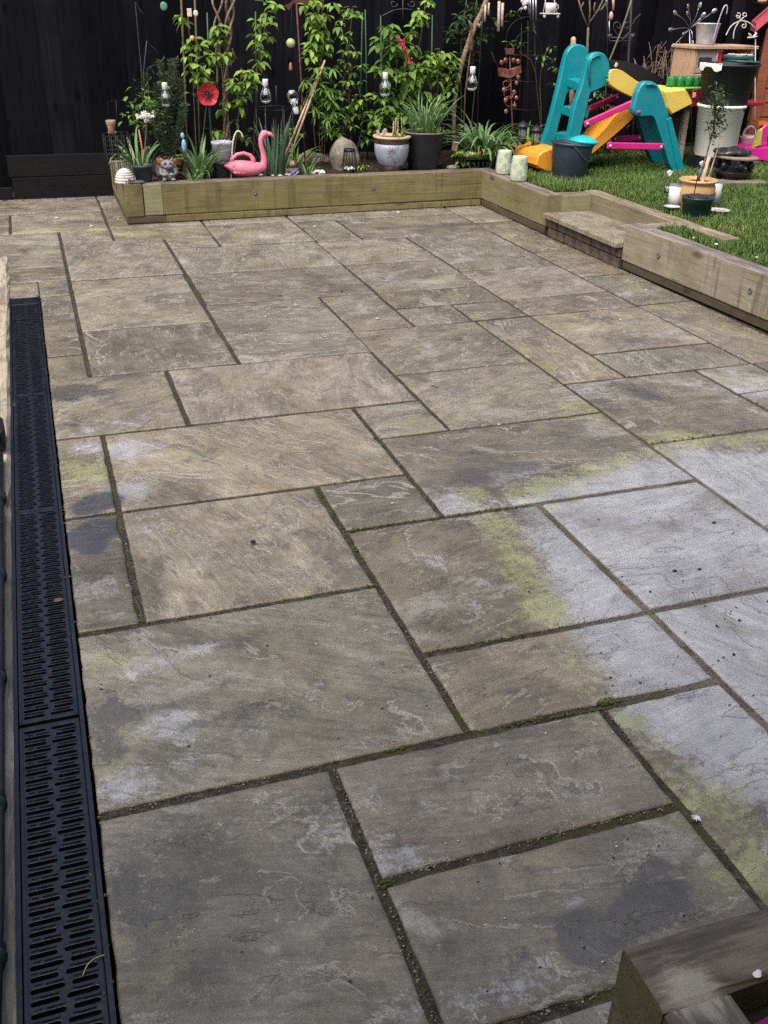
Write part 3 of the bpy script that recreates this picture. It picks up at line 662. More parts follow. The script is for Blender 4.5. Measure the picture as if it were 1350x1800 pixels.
# ------------------------------------------------------------------ fence
fence = empty('board_fence', (2.5, 7.77, 0), 'tall black painted timber fence of overlapping upright boards behind the bed and lawn', 'fence')
FB = []
for v in range(5):
    b = MB(); r_ = random.Random(v); vs = []; n = 9
    for i in range(n + 1):
        z = 1.83 * i / n; j = r_.uniform(-.0015, .0015)
        vs += [(-.004 + j, -.017 + r_.uniform(-.001, .001), z), (.152, -.0035 + r_.uniform(-.001, .001), z), (.152, .0, z), (-.004 + j, -.003, z)]
    fs = [(i * 4 + k, i * 4 + (k + 1) % 4, i * 4 + 4 + (k + 1) % 4, i * 4 + 4 + k) for i in range(n) for k in range(4)] + [(3, 2, 1, 0), tuple(n * 4 + k for k in range(4))]
    b.add(vs, fs); FB.append(b.mesh('board'))
x = -1.25; k = 0
while x < 8.2:
    o = obj('board', FB[random.randrange(5)], FENCE, None, (x, 7.785 + random.uniform(-.002, .002), .05), (random.uniform(-.004, .004), random.uniform(-.003, .003), 0)); rel(o, fence)
    x += random.uniform(.138, .148)
rb = MB()
for z in (.35, 1.05, 1.65): rb.box((3.4, 7.83, z), (9.4, .05, .09))
rel(rb.build('rail', FENCE), fence)
GB = timber_mat('black_gravel_board', (.0062, .0060, .0072), (.0024, .0024, .003), (.010, .010, .006), .3, .0)
for z0, z1, x0, x1 in ((.012, .150, -.148, .62), (.1535, .300, -.163, .62), (.006, .085, -1.25, -.155), (.10, .25, .63, 8.1)):
    rel(timber((x0, 7.748 + random.uniform(0, .003), z0), (x1, 7.748, z0), .028, z1 - z0, GB, None, 'gravel_board', .3, .0012, .004), fence)

# ------------------------------------------------------------------ lawn and grass
def lawn_z(x, y): return .226 + .012 * mn.noise(Vector((x * 1.3, y * 1.3, 7))) + .004 * mn.noise(Vector((x * 6, y * 6, 2)))
lw = MB()
for x0, x1, y0, y1 in ((3.17, 3.386, 1.4, 4.715), (3.386, 3.487, 1.4, 4.33), (3.386, 3.487, 5.825, 7.75), (3.17, 3.386, 5.825, 7.75), (3.487, 9.5, 1.4, 7.75)):
    nx, ny = max(2, int((x1 - x0) / .15)), max(2, int((y1 - y0) / .15)); o = len(lw.v)
    for i in range(nx + 1):
        for j in range(ny + 1):
            X, Y = x0 + (x1 - x0) * i / nx, y0 + (y1 - y0) * j / ny; lw.v.append((X, Y, lawn_z(X, Y)))
    for i in range(nx):
        for j in range(ny): a = o + i * (ny + 1) + j; lw.f.append((a, a + ny + 1, a + ny + 2, a + 1)); lw.sm.append(True)
LAWN = soil_mat('turf_soil', (.020, .026, .008), (.050, .060, .018))
tag(lw.build('lawn', LAWN), kind='structure')
KEEP = []                           # bare ground under things: (x, y, r)
def grass_mat():
    t = NT('grass_blade')
    a = t.n('ShaderNodeAttribute', attribute_name='tint'); sep = t.n('ShaderNodeSeparateColor'); t.l(a.outputs['Color'], sep.inputs[0])
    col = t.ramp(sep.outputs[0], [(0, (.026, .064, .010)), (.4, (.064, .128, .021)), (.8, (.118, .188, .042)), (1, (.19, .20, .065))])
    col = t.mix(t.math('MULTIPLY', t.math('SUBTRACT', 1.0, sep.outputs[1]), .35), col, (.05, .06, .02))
    col = t.mix(sep.outputs[2], col, (.22, .20, .055))
    return t.set(col=col, rough=.55, spec=.3, sss=0.0)
def make_grass(n, seed):
    r_ = np.random.default_rng(seed)
    P = np.stack([r_.uniform(3.17, 7.4, n * 4), r_.uniform(2.6, 7.5, n * 4)], -1)
    # only where the lawn is, thinner away from the view
    x, y = P[:, 0], P[:, 1]
    # front edge of lawn follows the wall
    wx = wa[0] + (wb[0] - wa[0]) * (y - wa[1]) / (wb[1] - wa[1]) + .056
    ok = np.where(y < 4.70, x > wx, np.where(y < 5.84, x > 3.50, x > 3.182))
    ok &= ~((x > 3.38) & (x < 3.495) & (y > 4.32) & (y < 5.83))
    ok &= x < 1.12 + y * .80
    ok &= (y < 7.15 + .25 * np.sin(x * 3))
    ok &= ~((x < 3.45) & (y > 6.62))
    pn = np.array([mn.noise(Vector((a * 2.2, b * 2.2, 1))) for a, b in P]); pn2 = np.array([mn.noise(Vector((a * 9, b * 9, 5))) for a, b in P])
    ok &= r_.uniform(0, 1, len(P)) < np.clip(.85 + .6 * pn2, .35, 1)
    for kx, ky, kr in KEEP: ok &= ((x - kx) ** 2 + (y - ky) ** 2) > kr * kr
    idx = np.nonzero(ok)[0][:n]; P = P[idx]; pn, pn2 = pn[idx], pn2[idx]; m = len(P)
    h = r_.gamma(9, .0029, m) * (1 + .45 * pn) + .012; wdt = r_.uniform(.0012, .0027, m)
    an = r_.uniform(0, 6.283, m); ln = r_.uniform(.15, 1.0, m) * h
    z0 = np.array([lawn_z(a, b) for a, b in P]) - .004
    dx, dy = np.cos(an), np.sin(an); ox, oy = -dy * wdt, dx * wdt
    V = np.empty((m, 5, 3))
    V[:, 0] = np.stack([P[:, 0] - ox, P[:, 1] - oy, z0], -1); V[:, 1] = np.stack([P[:, 0] + ox, P[:, 1] + oy, z0], -1)
    mx, my, mz = P[:, 0] + dx * ln * .3, P[:, 1] + dy * ln * .3, z0 + h * .62
    V[:, 2] = np.stack([mx + ox * .8, my + oy * .8, mz], -1); V[:, 3] = np.stack([mx - ox * .8, my - oy * .8, mz], -1)
    V[:, 4] = np.stack([P[:, 0] + dx * ln, P[:, 1] + dy * ln, z0 + h * np.sqrt(np.clip(1 - (ln / h * .55) ** 2, .1, 1))], -1)
    me = bpy.data.meshes.new('grass'); me.vertices.add(m * 5); me.vertices.foreach_set('co', V.ravel())
    b = np.arange(m) * 5
    loops = np.stack([b, b + 1, b + 2, b + 3, b + 3, b + 2, b + 4], -1).ravel()
    me.loops.add(len(loops)); me.loops.foreach_set('vertex_index', loops)
    st = np.stack([np.arange(m) * 7, np.arange(m) * 7 + 4], -1).ravel(); me.polygons.add(m * 2); me.polygons.foreach_set('loop_start', st)
    me.update(calc_edges=True); me.validate()
    t0 = np.clip(r_.normal(.48, .2, m) + .35 * pn, 0, 1); dry = np.clip((r_.uniform(0, 1, m) < .06) * .8, 0, 1)
    for cx, cy, rr in ((3.62, 4.60, .16), (3.56, 5.75, .13), (3.45, 4.45, .12)):   # yellowed turf
        dry = np.maximum(dry, np.clip(1 - np.hypot(P[:, 0] - cx, P[:, 1] - cy) / rr, 0, 1) * r_.uniform(.2, .9, m))
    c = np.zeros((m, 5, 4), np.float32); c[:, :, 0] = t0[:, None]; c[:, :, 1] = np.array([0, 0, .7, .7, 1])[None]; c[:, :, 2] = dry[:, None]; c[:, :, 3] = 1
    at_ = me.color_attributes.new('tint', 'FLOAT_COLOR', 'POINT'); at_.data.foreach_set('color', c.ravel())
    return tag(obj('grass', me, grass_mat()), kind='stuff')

# ================================================================== plants and ornaments in the raised bed
CAM = Vector((0, 0, CAM_H))
def mp(P): return (Vector(P) - CAM).dot(FWD) / FPX          # metres per photo pixel at a point
UPM = Matrix.Identity(3)
def frame(direction, up=Vector((0, 0, 1))):
    d = Vector(direction).normalized(); s = d.cross(up)
    if s.length < 1e-3: s = d.cross(Vector((0, 1, 0)))
    s.normalize(); n = s.cross(d)
    return Matrix((d, -s, n)).transposed()                 # X along, Z face normal
def leaf_mesh(name, L=1.0, W=.5, fold=.18, droop=.25, peak=.42, teeth=0.0, n=5):
    b = MB(); vs = []; fs = []
    for i in range(n + 1):
        t = i / n
        w_ = W / 2 * (math.sin(math.pi * t ** (math.log(.5) / math.log(peak))) ** .85 if 0 < t < 1 else 0)
        w_ *= 1 + (teeth if i % 2 else -teeth)
        z = -droop * t * t * L
        w_ = max(w_, .004)
        vs += [(t * L, -w_, z + fold * w_ * 2), (t * L, 0, z), (t * L, w_, z + fold * w_ * 2)]
    for i in range(n):
        a = i * 3; fs += [(a, a + 1, a + 4, a + 3), (a + 1, a + 2, a + 5, a + 4)]
    b.add(vs, fs, True); return b.mesh(name)
def leaf_mat(name, cols, rough=.5, vein=True, trans=.0):
    t = NT(name); rnd = t.rnd(); p = t.obj()
    c = t.ramp(t.math('ADD', t.math('MULTIPLY', rnd, .75), t.math('MULTIPLY', t.noise(p, 3.0, 3), .25)), [(i / (len(cols) - 1), k) for i, k in enumerate(cols)])
    if vein:
        sx = t.n('ShaderNodeSeparateXYZ'); t.l(p, sx.inputs[0])
        v = t.math('ABSOLUTE', sx.outputs[1]); mid = t.ss(v, .0, .035, 1, 0)
        side = t.ss(t.math('ABSOLUTE', t.math('SUBTRACT', t.math('FRACT', t.math('MULTIPLY', t.math('SUBTRACT', sx.outputs[0], t.math('MULTIPLY', v, .9)), 7.0)), .5)), .36, .5)
        c = t.mix(t.math('MULTIPLY', t.math('MAXIMUM', mid, t.math('MULTIPLY', side, .5)), .35), c, tuple(min(1, x * 1.7) for x in cols[-1]))
    t.set(col=c, rough=rough, spec=.4)
    tr_ = t.n('ShaderNodeBsdfTranslucent'); t.put(tr_.inputs[0], c); mx = t.n('ShaderNodeMixShader'); mx.inputs[0].default_value = .28
    t.l(t.b.outputs[0], mx.inputs[1]); t.l(tr_.outputs[0], mx.inputs[2]); t.l(mx.outputs[0], t.out.inputs[0])
    return t.m
LIME = leaf_mat('lime_leaf', [(.060, .125, .024), (.140, .250, .040), (.235, .365, .060), (.340, .460, .100)])
MIDG = leaf_mat('green_leaf', [(.055, .125, .024), (.115, .215, .034), (.190, .300, .052)])
EVER = leaf_mat('evergreen_leaf', [(.012, .030, .010), (.030, .065, .018), (.060, .105, .028)], .38)
STRAP = leaf_mat('strap_leaf', [(.085, .175, .060), (.165, .290, .110), (.270, .400, .185)], .42, False)
IRIS = leaf_mat('iris_leaf', [(.060, .120, .070), (.110, .195, .120), (.17, .26, .16)], .5, False)
OVALS = [leaf_mesh('leaf', 1, w_, f, d, p_, te) for w_, f, d, p_, te in ((.50, .20, .22, .40, .05), (.58, .12, .34, .44, .07), (.44, .28, .10, .42, .05), (.54, .2, .45, .38, .06))]
BAYS = [leaf_mesh('leaf', 1, w_, .14, d, .5) for w_, d in ((.36, .12), (.40, .25), (.32, .05))]
NARROW = [leaf_mesh('leaf', 1, w_, .16, d, .45) for w_, d in ((.20, .2), (.16, .4), (.24, .1))]
def put_leaf(root, me, mat, p, d, size, up=Vector((0, 0, 1)), roll=0.0, name='leaf'):
    o = bpy.data.objects.new(name, me); COL.objects.link(o)
    if not me.materials: me.materials.append(None)
    M = frame(d, up) @ Matrix.Rotation(roll, 3, 'X')
    o.matrix_world = Matrix.Translation(Vector(p) - root.location) @ M.to_4x4() @ Matrix.Scale(size, 4)
    o.parent = root
    o.material_slots[0].link = 'OBJECT'; o.material_slots[0].material = mat
    return o
STEM = pm('brown_stem', (.12, .075, .045), (.06, .045, .025), 40, .8, 0, .4, 120)
GSTEM = pm('green_stem', (.10, .14, .04), (.06, .08, .03), 30, .7)
CANE = pm('green_plastic_cane', (.028, .085, .035), (.02, .055, .025), 20, .5)
BARK = pm('twisted_bark', (.26, .19, .13), (.10, .07, .048), 55, .9, 0, .9, 130)
IRON = pm('black_garden_wire', (.020, .020, .023), (.010, .010, .012), 30, .5, .4)
RUST = pm('rusty_iron', (.15, .058, .040), (.07, .030, .024), 45, .8, .25, .5, 140)
WIREG = pm('grey_wire', (.13, .13, .14), None, 30, .45, .5)
def wire(root, name, pts, r, mat, n=6, smooth=0):
    pts = [Vector(p) - root.location for p in pts]
    if smooth:
        for _ in range(smooth):
            q = [pts[0]]
            for a, b in zip(pts, pts[1:]): q += [a * .75 + b * .25, a * .25 + b * .75]
            pts = q + [pts[-1]]
    b = MB(); b.tube(pts, r, n); return b.build(name, mat, root)
def plant(name, base, label, cat='plant', group=None):
    return empty(name, base, label, cat, group)
def pot_profile(r0, r1, h, rim=.012, rimh=.03, wall=.006, foot=0.0):
    return [(r0 * .2, 0), (r0 - .004, 0), (r0, .004)] + ([(r0 * 1.04, foot), (r0, foot + .004)] if foot else []) + \
           [(r1 - rim * .3, h - rimh), (r1 + rim, h - rimh + .003), (r1 + rim, h - .004), (r1 + rim - .004, h), (r1 - wall, h), (r1 - wall - .003, h - .02), (r0 * .8, h * .35)]
SOILP = soil_mat('potting_soil', (.02, .015, .011), (.07, .05, .036))
def soil_disc(root, r, z, loc=(0, 0, 0), n=24):
    b = MB(); vs = [(0, 0, z + .006)]; rr = random.Random(int(r * 1e4))
    for k in range(n): vs.append((r * math.cos(6.2832 * k / n), r * math.sin(6.2832 * k / n), z + rr.uniform(-.004, .004)))
    b.add(vs, [(0, 1 + k, 1 + (k + 1) % n) for k in range(n)], True)
    return b.build('soil', SOILP, root, loc)

def climber(name, label, cat, base, stems, clumps, Y, meshes, mat, size=(.048, .078), stemmat=STEM, stem_r=.0035, depth=.09, whorl=4, seed=1, droop=.5, group=None):
    r_ = random.Random(seed)
    root = plant(name, base, label, cat, group)
    for st in stems:
        pts = [base + Vector((r_.uniform(-.03, .03), r_.uniform(-.02, .02), -.02))] + [at(x, y, Y + r_.uniform(-.03, .03)) for x, y in st]
        wire(root, 'stem', pts, [stem_r * (1.25 - .6 * i / max(1, len(pts) * 4 - 1)) for i in range(len(pts))] if False else stem_r, stemmat, 6, 1)
    for cx, cy, rx, ry, cnt in clumps:
        k = 0
        while k < cnt:
            while True:
                a, b_ = r_.uniform(-1, 1), r_.uniform(-1, 1)
                if a * a + b_ * b_ < 1: break
            node = at(cx + a * rx, cy + b_ * ry, Y + r_.uniform(-depth, depth))
            az0 = r_.uniform(0, 6.28)
            for j in range(min(whorl, cnt - k)):
                az = az0 + j * 6.283 / whorl + r_.uniform(-.5, .5)
                d = Vector((math.cos(az), math.sin(az) - .25, r_.uniform(-.75, .45) - droop * .4))
                s = r_.uniform(*size)
                put_leaf(root, meshes[r_.randrange(len(meshes))], mat, node + d.normalized() * .012, d, s, roll=r_.uniform(-.5, .5))
                k += 1
    return root

# --- leafy climbers trained up canes against the fence
def bz(px, Y, z=.2): p = at(px, 290, Y); return Vector((p.x, Y, z))
climber('climbing_plant', 'lime green climber behind the red poppy, leaves in whorls up to the top left', 'climber', bz(347, 7.35), [[(342, 200), (338, 110), (330, 30)], [(362, 190), (372, 110)]],
        [(325, 38, 16, 12, 12), (338, 76, 14, 9, 10), (362, 98, 36, 26, 58), (345, 128, 22, 10, 16), (372, 138, 12, 8, 8), (352, 160, 20, 10, 10), (392, 205, 22, 30, 22)], 7.35, OVALS, LIME, seed=11)
climber('climbing_plant', 'lime climber on the twisted trunk, thick clump right of the red poppy', 'climber', bz(408, 7.3), [[(402, 200), (388, 120), (385, 40)], [(420, 200), (424, 120)]],
        [(386, 55, 14, 20, 24), (392, 92, 16, 8, 12), (424, 132, 20, 16, 34), (420, 165, 18, 24, 40), (445, 138, 12, 9, 10)], 7.3, OVALS, LIME, seed=12)
climber('climbing_plant', 'slim lime climber in steps above the hanging bulb left of the rusty pole', 'climber', bz(448, 7.4), [[(448, 200), (452, 110), (470, 30)]],
        [(474, 12, 14, 12, 16), (466, 38, 16, 10, 18), (458, 68, 15, 12, 20), (465, 92, 9, 10, 10), (452, 105, 12, 8, 8)], 7.4, OVALS, LIME, seed=13)
climber('climbing_plant', 'tall dense lime climber right of the rusty pole, reaching the top of the view', 'climber', bz(572, 7.3), [[(566, 160), (560, 90), (570, -20)], [(575, 180), (560, 110)]],
        [(548, 5, 16, 16, 22), (578, 6, 10, 8, 8), (556, 38, 22, 20, 56), (562, 62, 22, 20, 60), (557, 88, 20, 14, 30), (545, 103, 8, 6, 6)], 7.3, OVALS, LIME, size=(.05, .075), seed=14)
climber('climbing_plant', 'lime climber with gaps on its stem, above the big boulder', 'climber', bz(612, 7.35), [[(614, 180), (612, 90), (620, 15)], [(600, 200), (606, 120)], [(640, 210), (630, 150)]],
        [(618, 22, 20, 10, 28), (600, 42, 12, 8, 10), (612, 60, 16, 8, 10), (610, 84, 14, 8, 12), (615, 115, 22, 14, 34), (625, 96, 12, 8, 10), (618, 160, 36, 22, 56), (634, 190, 24, 22, 40), (600, 205, 24, 20, 36), (605, 225, 16, 10, 16), (585, 235, 18, 18, 22), (640, 230, 18, 18, 24)], 7.35, OVALS, LIME, size=(.040, .060), seed=15)
cur = climber('flowering_currant', 'bushy flowering currant with small red flower sprays behind the blue ceramic pot', 'shrub', bz(695, 7.25), [[(690, 200), (700, 120), (690, 60)], [(712, 190), (720, 120)], [(676, 190), (672, 120)], [(700, 220), (735, 150)]],
        [(688, 50, 16, 12, 24), (680, 76, 24, 16, 40), (700, 100, 30, 18, 40), (690, 125, 26, 22, 42), (668, 118, 10, 10, 10), (720, 80, 16, 12, 20), (680, 175, 24, 20, 36), (660, 200, 16, 16, 22), (705, 150, 30, 20, 50), (690, 205, 34, 22, 60), (725, 125, 20, 20, 34)], 7.25, OVALS, MIDG, size=(.055, .085), seed=16, droop=.7)
RED = pm('crimson_petal', (.55, .035, .075), (.35, .02, .05), 30, .5)
for px, py in ((707, 78), (719, 107), (703, 72), (712, 84)):
    c = at(px, py, 7.13) - cur.location; b = MB()
    for k in range(16):
        q = Vector((random.gauss(0, .010), random.gauss(0, .008), random.gauss(-.008, .016)))
        b.sphere(c + q, .0065, 6, 4, (1, 1, 1.3))
    b.build('flower', RED, cur)
climber('climbing_plant', 'lime green climber between the currant and the diagonal branch, one shoot to the top', 'climber', bz(745, 7.3), [[(738, 180), (730, 110), (745, 40), (748, -10)], [(765, 180), (780, 110)], [(755, 200), (760, 110)]],
        [(748, 2, 12, 6, 10), (738, 20, 12, 8, 10), (738, 34, 14, 8, 14), (728, 52, 16, 10, 16), (752, 95, 18, 16, 30), (784, 100, 22, 14, 34), (780, 125, 24, 20, 40), (745, 130, 20, 20, 34), (750, 165, 26, 18, 36), (722, 172, 12, 14, 20), (790, 150, 14, 18, 26), (770, 180, 26, 22, 34), (768, 110, 24, 20, 26)], 7.3, OVALS, LIME, size=(.045, .068), seed=17)
climber('evergreen_shrub', 'dark evergreen shrub hanging behind the pale diagonal branch', 'shrub', bz(812, 7.5), [[(812, 200), (808, 100), (820, 0)], [(835, 190), (830, 90), (838, 0)]],
        [(830, 10, 34, 14, 50), (812, 40, 24, 18, 50), (800, 66, 16, 16, 30), (832, 60, 20, 24, 50), (815, 100, 18, 16, 30), (868, 38, 12, 10, 18), (856, 58, 8, 6, 8), (838, 88, 14, 14, 20)], 7.5, BAYS, EVER, size=(.045, .075), seed=18, depth=.10)
climber('perennial_plant', 'dark green plant with whorls of narrow leaves beside the leaning canes', 'plant', bz(562, 7.2), [[(560, 200), (562, 140)], [(550, 210), (546, 160)]],
        [(566, 125, 26, 10, 44), (548, 140, 16, 10, 24), (570, 150, 22, 12, 34), (558, 175, 26, 14, 40), (545, 195, 18, 10, 28), (580, 185, 16, 14, 30), (575, 215, 18, 18, 30)], 7.2, NARROW, MIDG, size=(.06, .10), seed=19, whorl=7)
climber('low_plant', 'low leafy plant in the shade between the lantern and boulder', 'plant', bz(640, 7.0, .2), [[(640, 280)]], [(640, 293, 10, 5, 18)], 6.86, OVALS, LIME, size=(.02, .03), seed=20, depth=.03)
climber('low_plant', 'bright lime leaves low beside the dark blue pot and white pebble', 'plant', Vector((at(812, 285, 6.9).x, 6.95, .2)), [[(808, 280)], [(820, 285)]], [(803, 272, 9, 5, 14), (818, 282, 12, 8, 22), (812, 265, 8, 6, 10)], 6.9, OVALS, LIME, size=(.035, .05), seed=21, depth=.05)
climber('low_plant', 'green undergrowth at the fence foot behind the pink watering can', 'plant', Vector((at(455, 230, 7.5).x, 7.5, .2)), [[(455, 255)]], [(440, 235, 30, 14, 24), (385, 232, 16, 12, 16), (520, 228, 14, 10, 16)], 7.5, OVALS, MIDG, size=(.04, .06), seed=22)

# canes and the twisted trunk
def cane(px0, py0, px1, py1, Y, label, mat=CANE, r=.0055, name='garden_cane', group='green plant canes', cat='cane', Y1=None):
    a, b = at(px0, py0, Y), at(px1, py1, Y1 or Y)
    if py0 > 250: a.z = .19
    root = plant(name, a, label, cat, group); wire(root, 'shaft', [a, (a + b) / 2 + Vector((.002, 0, 0)), b], r, mat, 7); return root
cane(372, 285, 364, 22, 7.45, 'green cane standing left of the twisted trunk')
cane(452, 285, 449, 20, 7.45, 'green cane behind the slim climber left of the rusty pole')
cane(630, 280, 637, 22, 7.45, 'slanting green cane, left one of the close pair right of the boulder climber'); cane(646, 280, 642, 17, 7.47, 'upright green cane, right one of the close pair beside the currant')
cane(672, 280, 669, 27, 7.5, 'short topped green cane behind the left edge of the currant'); cane(756, 270, 760, 26, 7.5, 'green cane rising above the shrubs left of the evergreen')
cane(330, 285, 318, -10, 7.5, 'dull brown cane at the left end of the climbers', STEM, .008, group=None); cane(352, 285, 342, -10, 7.52, 'dull brown cane behind the red poppy', STEM, .008, group=None)
CANEY = pm('bamboo', (.52, .36, .24), (.30, .20, .13), 40, .6, 0, .2, 100)
cane(482, 268, 561, 128, 7.05, 'thicker pale bamboo stick leaning right, tied to another', CANEY, .0085, 'bamboo_stick', None, 'stick', 7.2)
cane(492, 262, 571, 106, 7.0, 'pale bamboo stick leaning right, reaching higher than its pair', CANEY, .0075, 'bamboo_stick', None, 'stick', 7.18)
tw = plant('twisted_trunk', bz(402, 7.38), 'twisted pale stems of an old climber wound together, rising beside the red poppy', 'trunk')
for ph in (0, 2.1, 4.2):
    pts = []
    for i in range(46):
        t_ = i / 45; py = 285 - t_ * 300
        cxp = 402 - 6 * math.sin(t_ * 4) + (t_ > .55) * 0
        sp_ = 3.5 + 14 * max(0, t_ - .62)
        pts.append(at(cxp + sp_ * math.cos(t_ * 17 + ph), py, 7.38 + .018 * math.sin(t_ * 17 + ph)))
    pts[0].z = .19
    wire(tw, 'stem', pts, .0095 - .001 * ph * .5, BARK, 7)
for ph in (0, 3.14):
    pts = [at(382 + 9 * math.cos(t_ * 9 + ph) * (1 - t_), 0 + t_ * 150, 7.36 + .015 * math.sin(t_ * 9 + ph)) for t_ in np.linspace(0, 1, 26)]
    wire(tw, 'stem', pts, .007, BARK, 6)
wire(tw, 'stem', [at(396, 118, 7.37), at(405, 112, 7.35), at(413, 104, 7.37), at(408, 85, 7.38)], .007, BARK, 6, 2)
br = plant('tree_branch', bz(798, 7.32), 'pale bare tree branch slanting up to the right across the fence', 'branch')
wire(br, 'trunk', [Vector((bz(798, 7.32).x, 7.32, .15)), at(798, 190, 7.32), at(803, 150, 7.33), at(815, 100, 7.34), at(832, 52, 7.35), at(848, 18, 7.36), at(858, -8, 7.37)], [.017, .017, .016, .017, .022, .018, .016, .015][:7], BARK, 9)
wire(br, 'limb', [at(832, 56, 7.35), at(828, 44, 7.34), at(824, 36, 7.33)], [.014, .012, .006], BARK, 8)
wire(br, 'limb', [at(838, 40, 7.35), at(845, 48, 7.3), at(846, 38, 7.28)], [.012, .012, .006], BARK, 8)

# --- rosemary in a terracotta pot
TERRA = pm('terracotta', (.42, .135, .070), (.30, .095, .050), 18, .75, 0, .15, 120, grime=(.25, .17, .13), gamt=.4)
rp_ = gp(300, 303, .225); rp_ = Vector((at(301, 300, 6.98).x, 6.98, .225)); k_ = mp(rp_)
tp = empty('terracotta_pot', rp_, 'square shouldered terracotta pot behind the grey gargoyle', 'plant pot')
b = MB(); b.lathe(pot_profile(17 * k_, 22 * k_, 40 * k_, .006, .045), n=28); b.build('pot_body', TERRA, tp); soil_disc(tp, 20 * k_, 35 * k_)
ro = plant('rosemary_bush', rp_ + Vector((0, .0, 31 * k_)), 'tall grey green rosemary bush growing out of the terracotta pot', 'shrub')
NEEDLE = leaf_mat('rosemary_needle', [(.060, .085, .050), (.110, .145, .088), (.175, .205, .130)], .6, False)
nb_ = MB(); r_ = random.Random(5)
for tx, ty, sx in ((283, 106, -6), (301, 106, 2), (309, 104, 4), (318, 140, 10), (275, 150, -10), (290, 130, -2), (312, 165, 8), (325, 185, 14), (296, 160, 0), (268, 185, -12)):
    a = ro.location + Vector((r_.uniform(-.03, .03), r_.uniform(-.03, .03), 0)); e = at(tx, ty, 7.0 + r_.uniform(-.06, .10)); m_ = (a + e) / 2 + Vector(((tx - 300) * k_ * .4, r_.uniform(-.03, .03), 0))
    pts = [(1 - t) ** 2 * a + 2 * t * (1 - t) * m_ + t * t * e for t in np.linspace(0, 1, 12)]
    wire(ro, 'stem', pts, .0028, STEM, 5)
    for i in range(150):
        t = r_.uniform(.10, 1); p = (1 - t) ** 2 * a + 2 * t * (1 - t) * m_ + t * t * e
        for _ in range(5):
            d = Vector((r_.gauss(0, 1), r_.gauss(0, 1), r_.uniform(.1, 1.3))).normalized(); L = r_.uniform(.018, .034); s = d.cross(Vector((r_.gauss(0, 1), r_.gauss(0, 1), .1))).normalized() * .0030
            q = p + Vector((r_.gauss(0, .006), r_.gauss(0, .006), 0)) - ro.location
            nb_.add([q - s, q + s, q + d * L + s * .5, q + d * L - s * .5], [(0, 1, 2, 3)])
o = nb_.build('foliage', NEEDLE, ro); o['kind'] = 'stuff'

# --- strappy plants
def strap_mesh(L, W, arch, n=8, fold=.12):
    b = MB(); vs = []; fs = []; x = z = 0.0
    for i in range(n + 1):
        t = i / n; ang = R(86) - arch * t ** 1.35
        w_ = W / 2 * (min(1, .55 + t * 2) if t < .5 else 1) * (1 - t ** 4 * .97)
        vs += [(x, -w_, z), (x - fold * w_ * .5, 0, z - fold * w_), (x, w_, z)]
        x += math.cos(ang) * L / n; z += math.sin(ang) * L / n
    for i in range(n): a = i * 3; fs += [(a, a + 1, a + 4, a + 3), (a + 1, a + 2, a + 5, a + 4)]
    b.add(vs, fs, True); return b.mesh('leaf')
ARCH = [strap_mesh(1, .070, a) for a in (1.0, 1.6, 2.2, 2.7)]
UPR = [strap_mesh(1, .075, a, 6) for a in (.15, .35, .7)]
FINE = [strap_mesh(1, .035, a, 7) for a in (.9, 1.6, 2.3)]
def clump(name, label, base, n, Lr, meshes, mat, spread=.05, seed=1, cat='plant', wd=1.0, bias=None):
    r_ = random.Random(seed); root = plant(name, base, label, cat)
    for k in range(n):
        az = r_.uniform(0, 6.283) if bias is None else r_.gauss(bias[0], bias[1])
        me = meshes[r_.randrange(len(meshes))]; L = r_.uniform(*Lr)
        o = bpy.data.objects.new('leaf', me); COL.objects.link(o)
        if not me.materials: me.materials.append(None)
        o.parent = root; o.location = (math.cos(az) * r_.uniform(0, spread), math.sin(az) * r_.uniform(0, spread), 0)
        o.rotation_euler = (r_.uniform(-.25, .25), r_.uniform(-.1, .3), az); o.scale = (L, L * wd, L)
        o.material_slots[0].link = 'OBJECT'; o.material_slots[0].material = mat
    return root
def on(px, Y, z=.205): p = at(px, 290, Y); return Vector((p.x, Y, z))
clump('strap_leaf_plant', 'strappy green clump spilling over the left end of the raised bed', on(244, 7.12), 30, (.22, .42), ARCH, STRAP, .06, 31, wd=.8)
clump('strap_leaf_plant', 'strappy green clump between the terracotta pot and the stacked grey pots', on(350, 6.92), 64, (.20, .38), ARCH, STRAP, .07, 32, wd=.85)
clump('strap_leaf_plant', 'small low strappy clump in front of the terracotta pot', on(336, 6.80), 12, (.12, .20), ARCH, STRAP, .03, 33, wd=1.4)
clump('iris_plant', 'upright grey green iris leaves behind the flamingo neck', on(485, 6.95), 36, (.26, .46), UPR, IRIS, .07, 34, wd=.55)
clump('spider_plant', 'small spiky clump beside the white pebbles', on(541, 6.88), 26, (.12, .20), FINE, STRAP, .02, 35, wd=1.6)
clump('strap_leaf_plant', 'large strappy clump with arching pale leaves right of the dark blue pot', on(848, 7.02), 120, (.30, .56), ARCH[1:], STRAP, .12, 36, wd=.72)
clump('strap_leaf_plant', 'darker strappy plants behind the black path lights', on(915, 7.2), 50, (.22, .40), ARCH, MIDG, .16, 37, wd=.8)
clump('strap_leaf_plant', 'strappy leaves by the foot of the fence behind the iris', on(520, 7.35), 16, (.16, .30), ARCH, MIDG, .06, 38)
for i, (px, Y, n, z, lab) in enumerate(((1150, 7.35, 40, .225, 'dark ferny weeds along the fence behind the slide'), (1060, 7.4, 40, .225, 'dark undergrowth at the fence under the slide'), (960, 7.35, 26, .225, 'dark weeds at the fence left of the slide'))):
    clump('weed_clump', lab, on(px, Y, z), n, (.10, .24), ARCH, EVER, .22, 60 + i, wd=1.3)

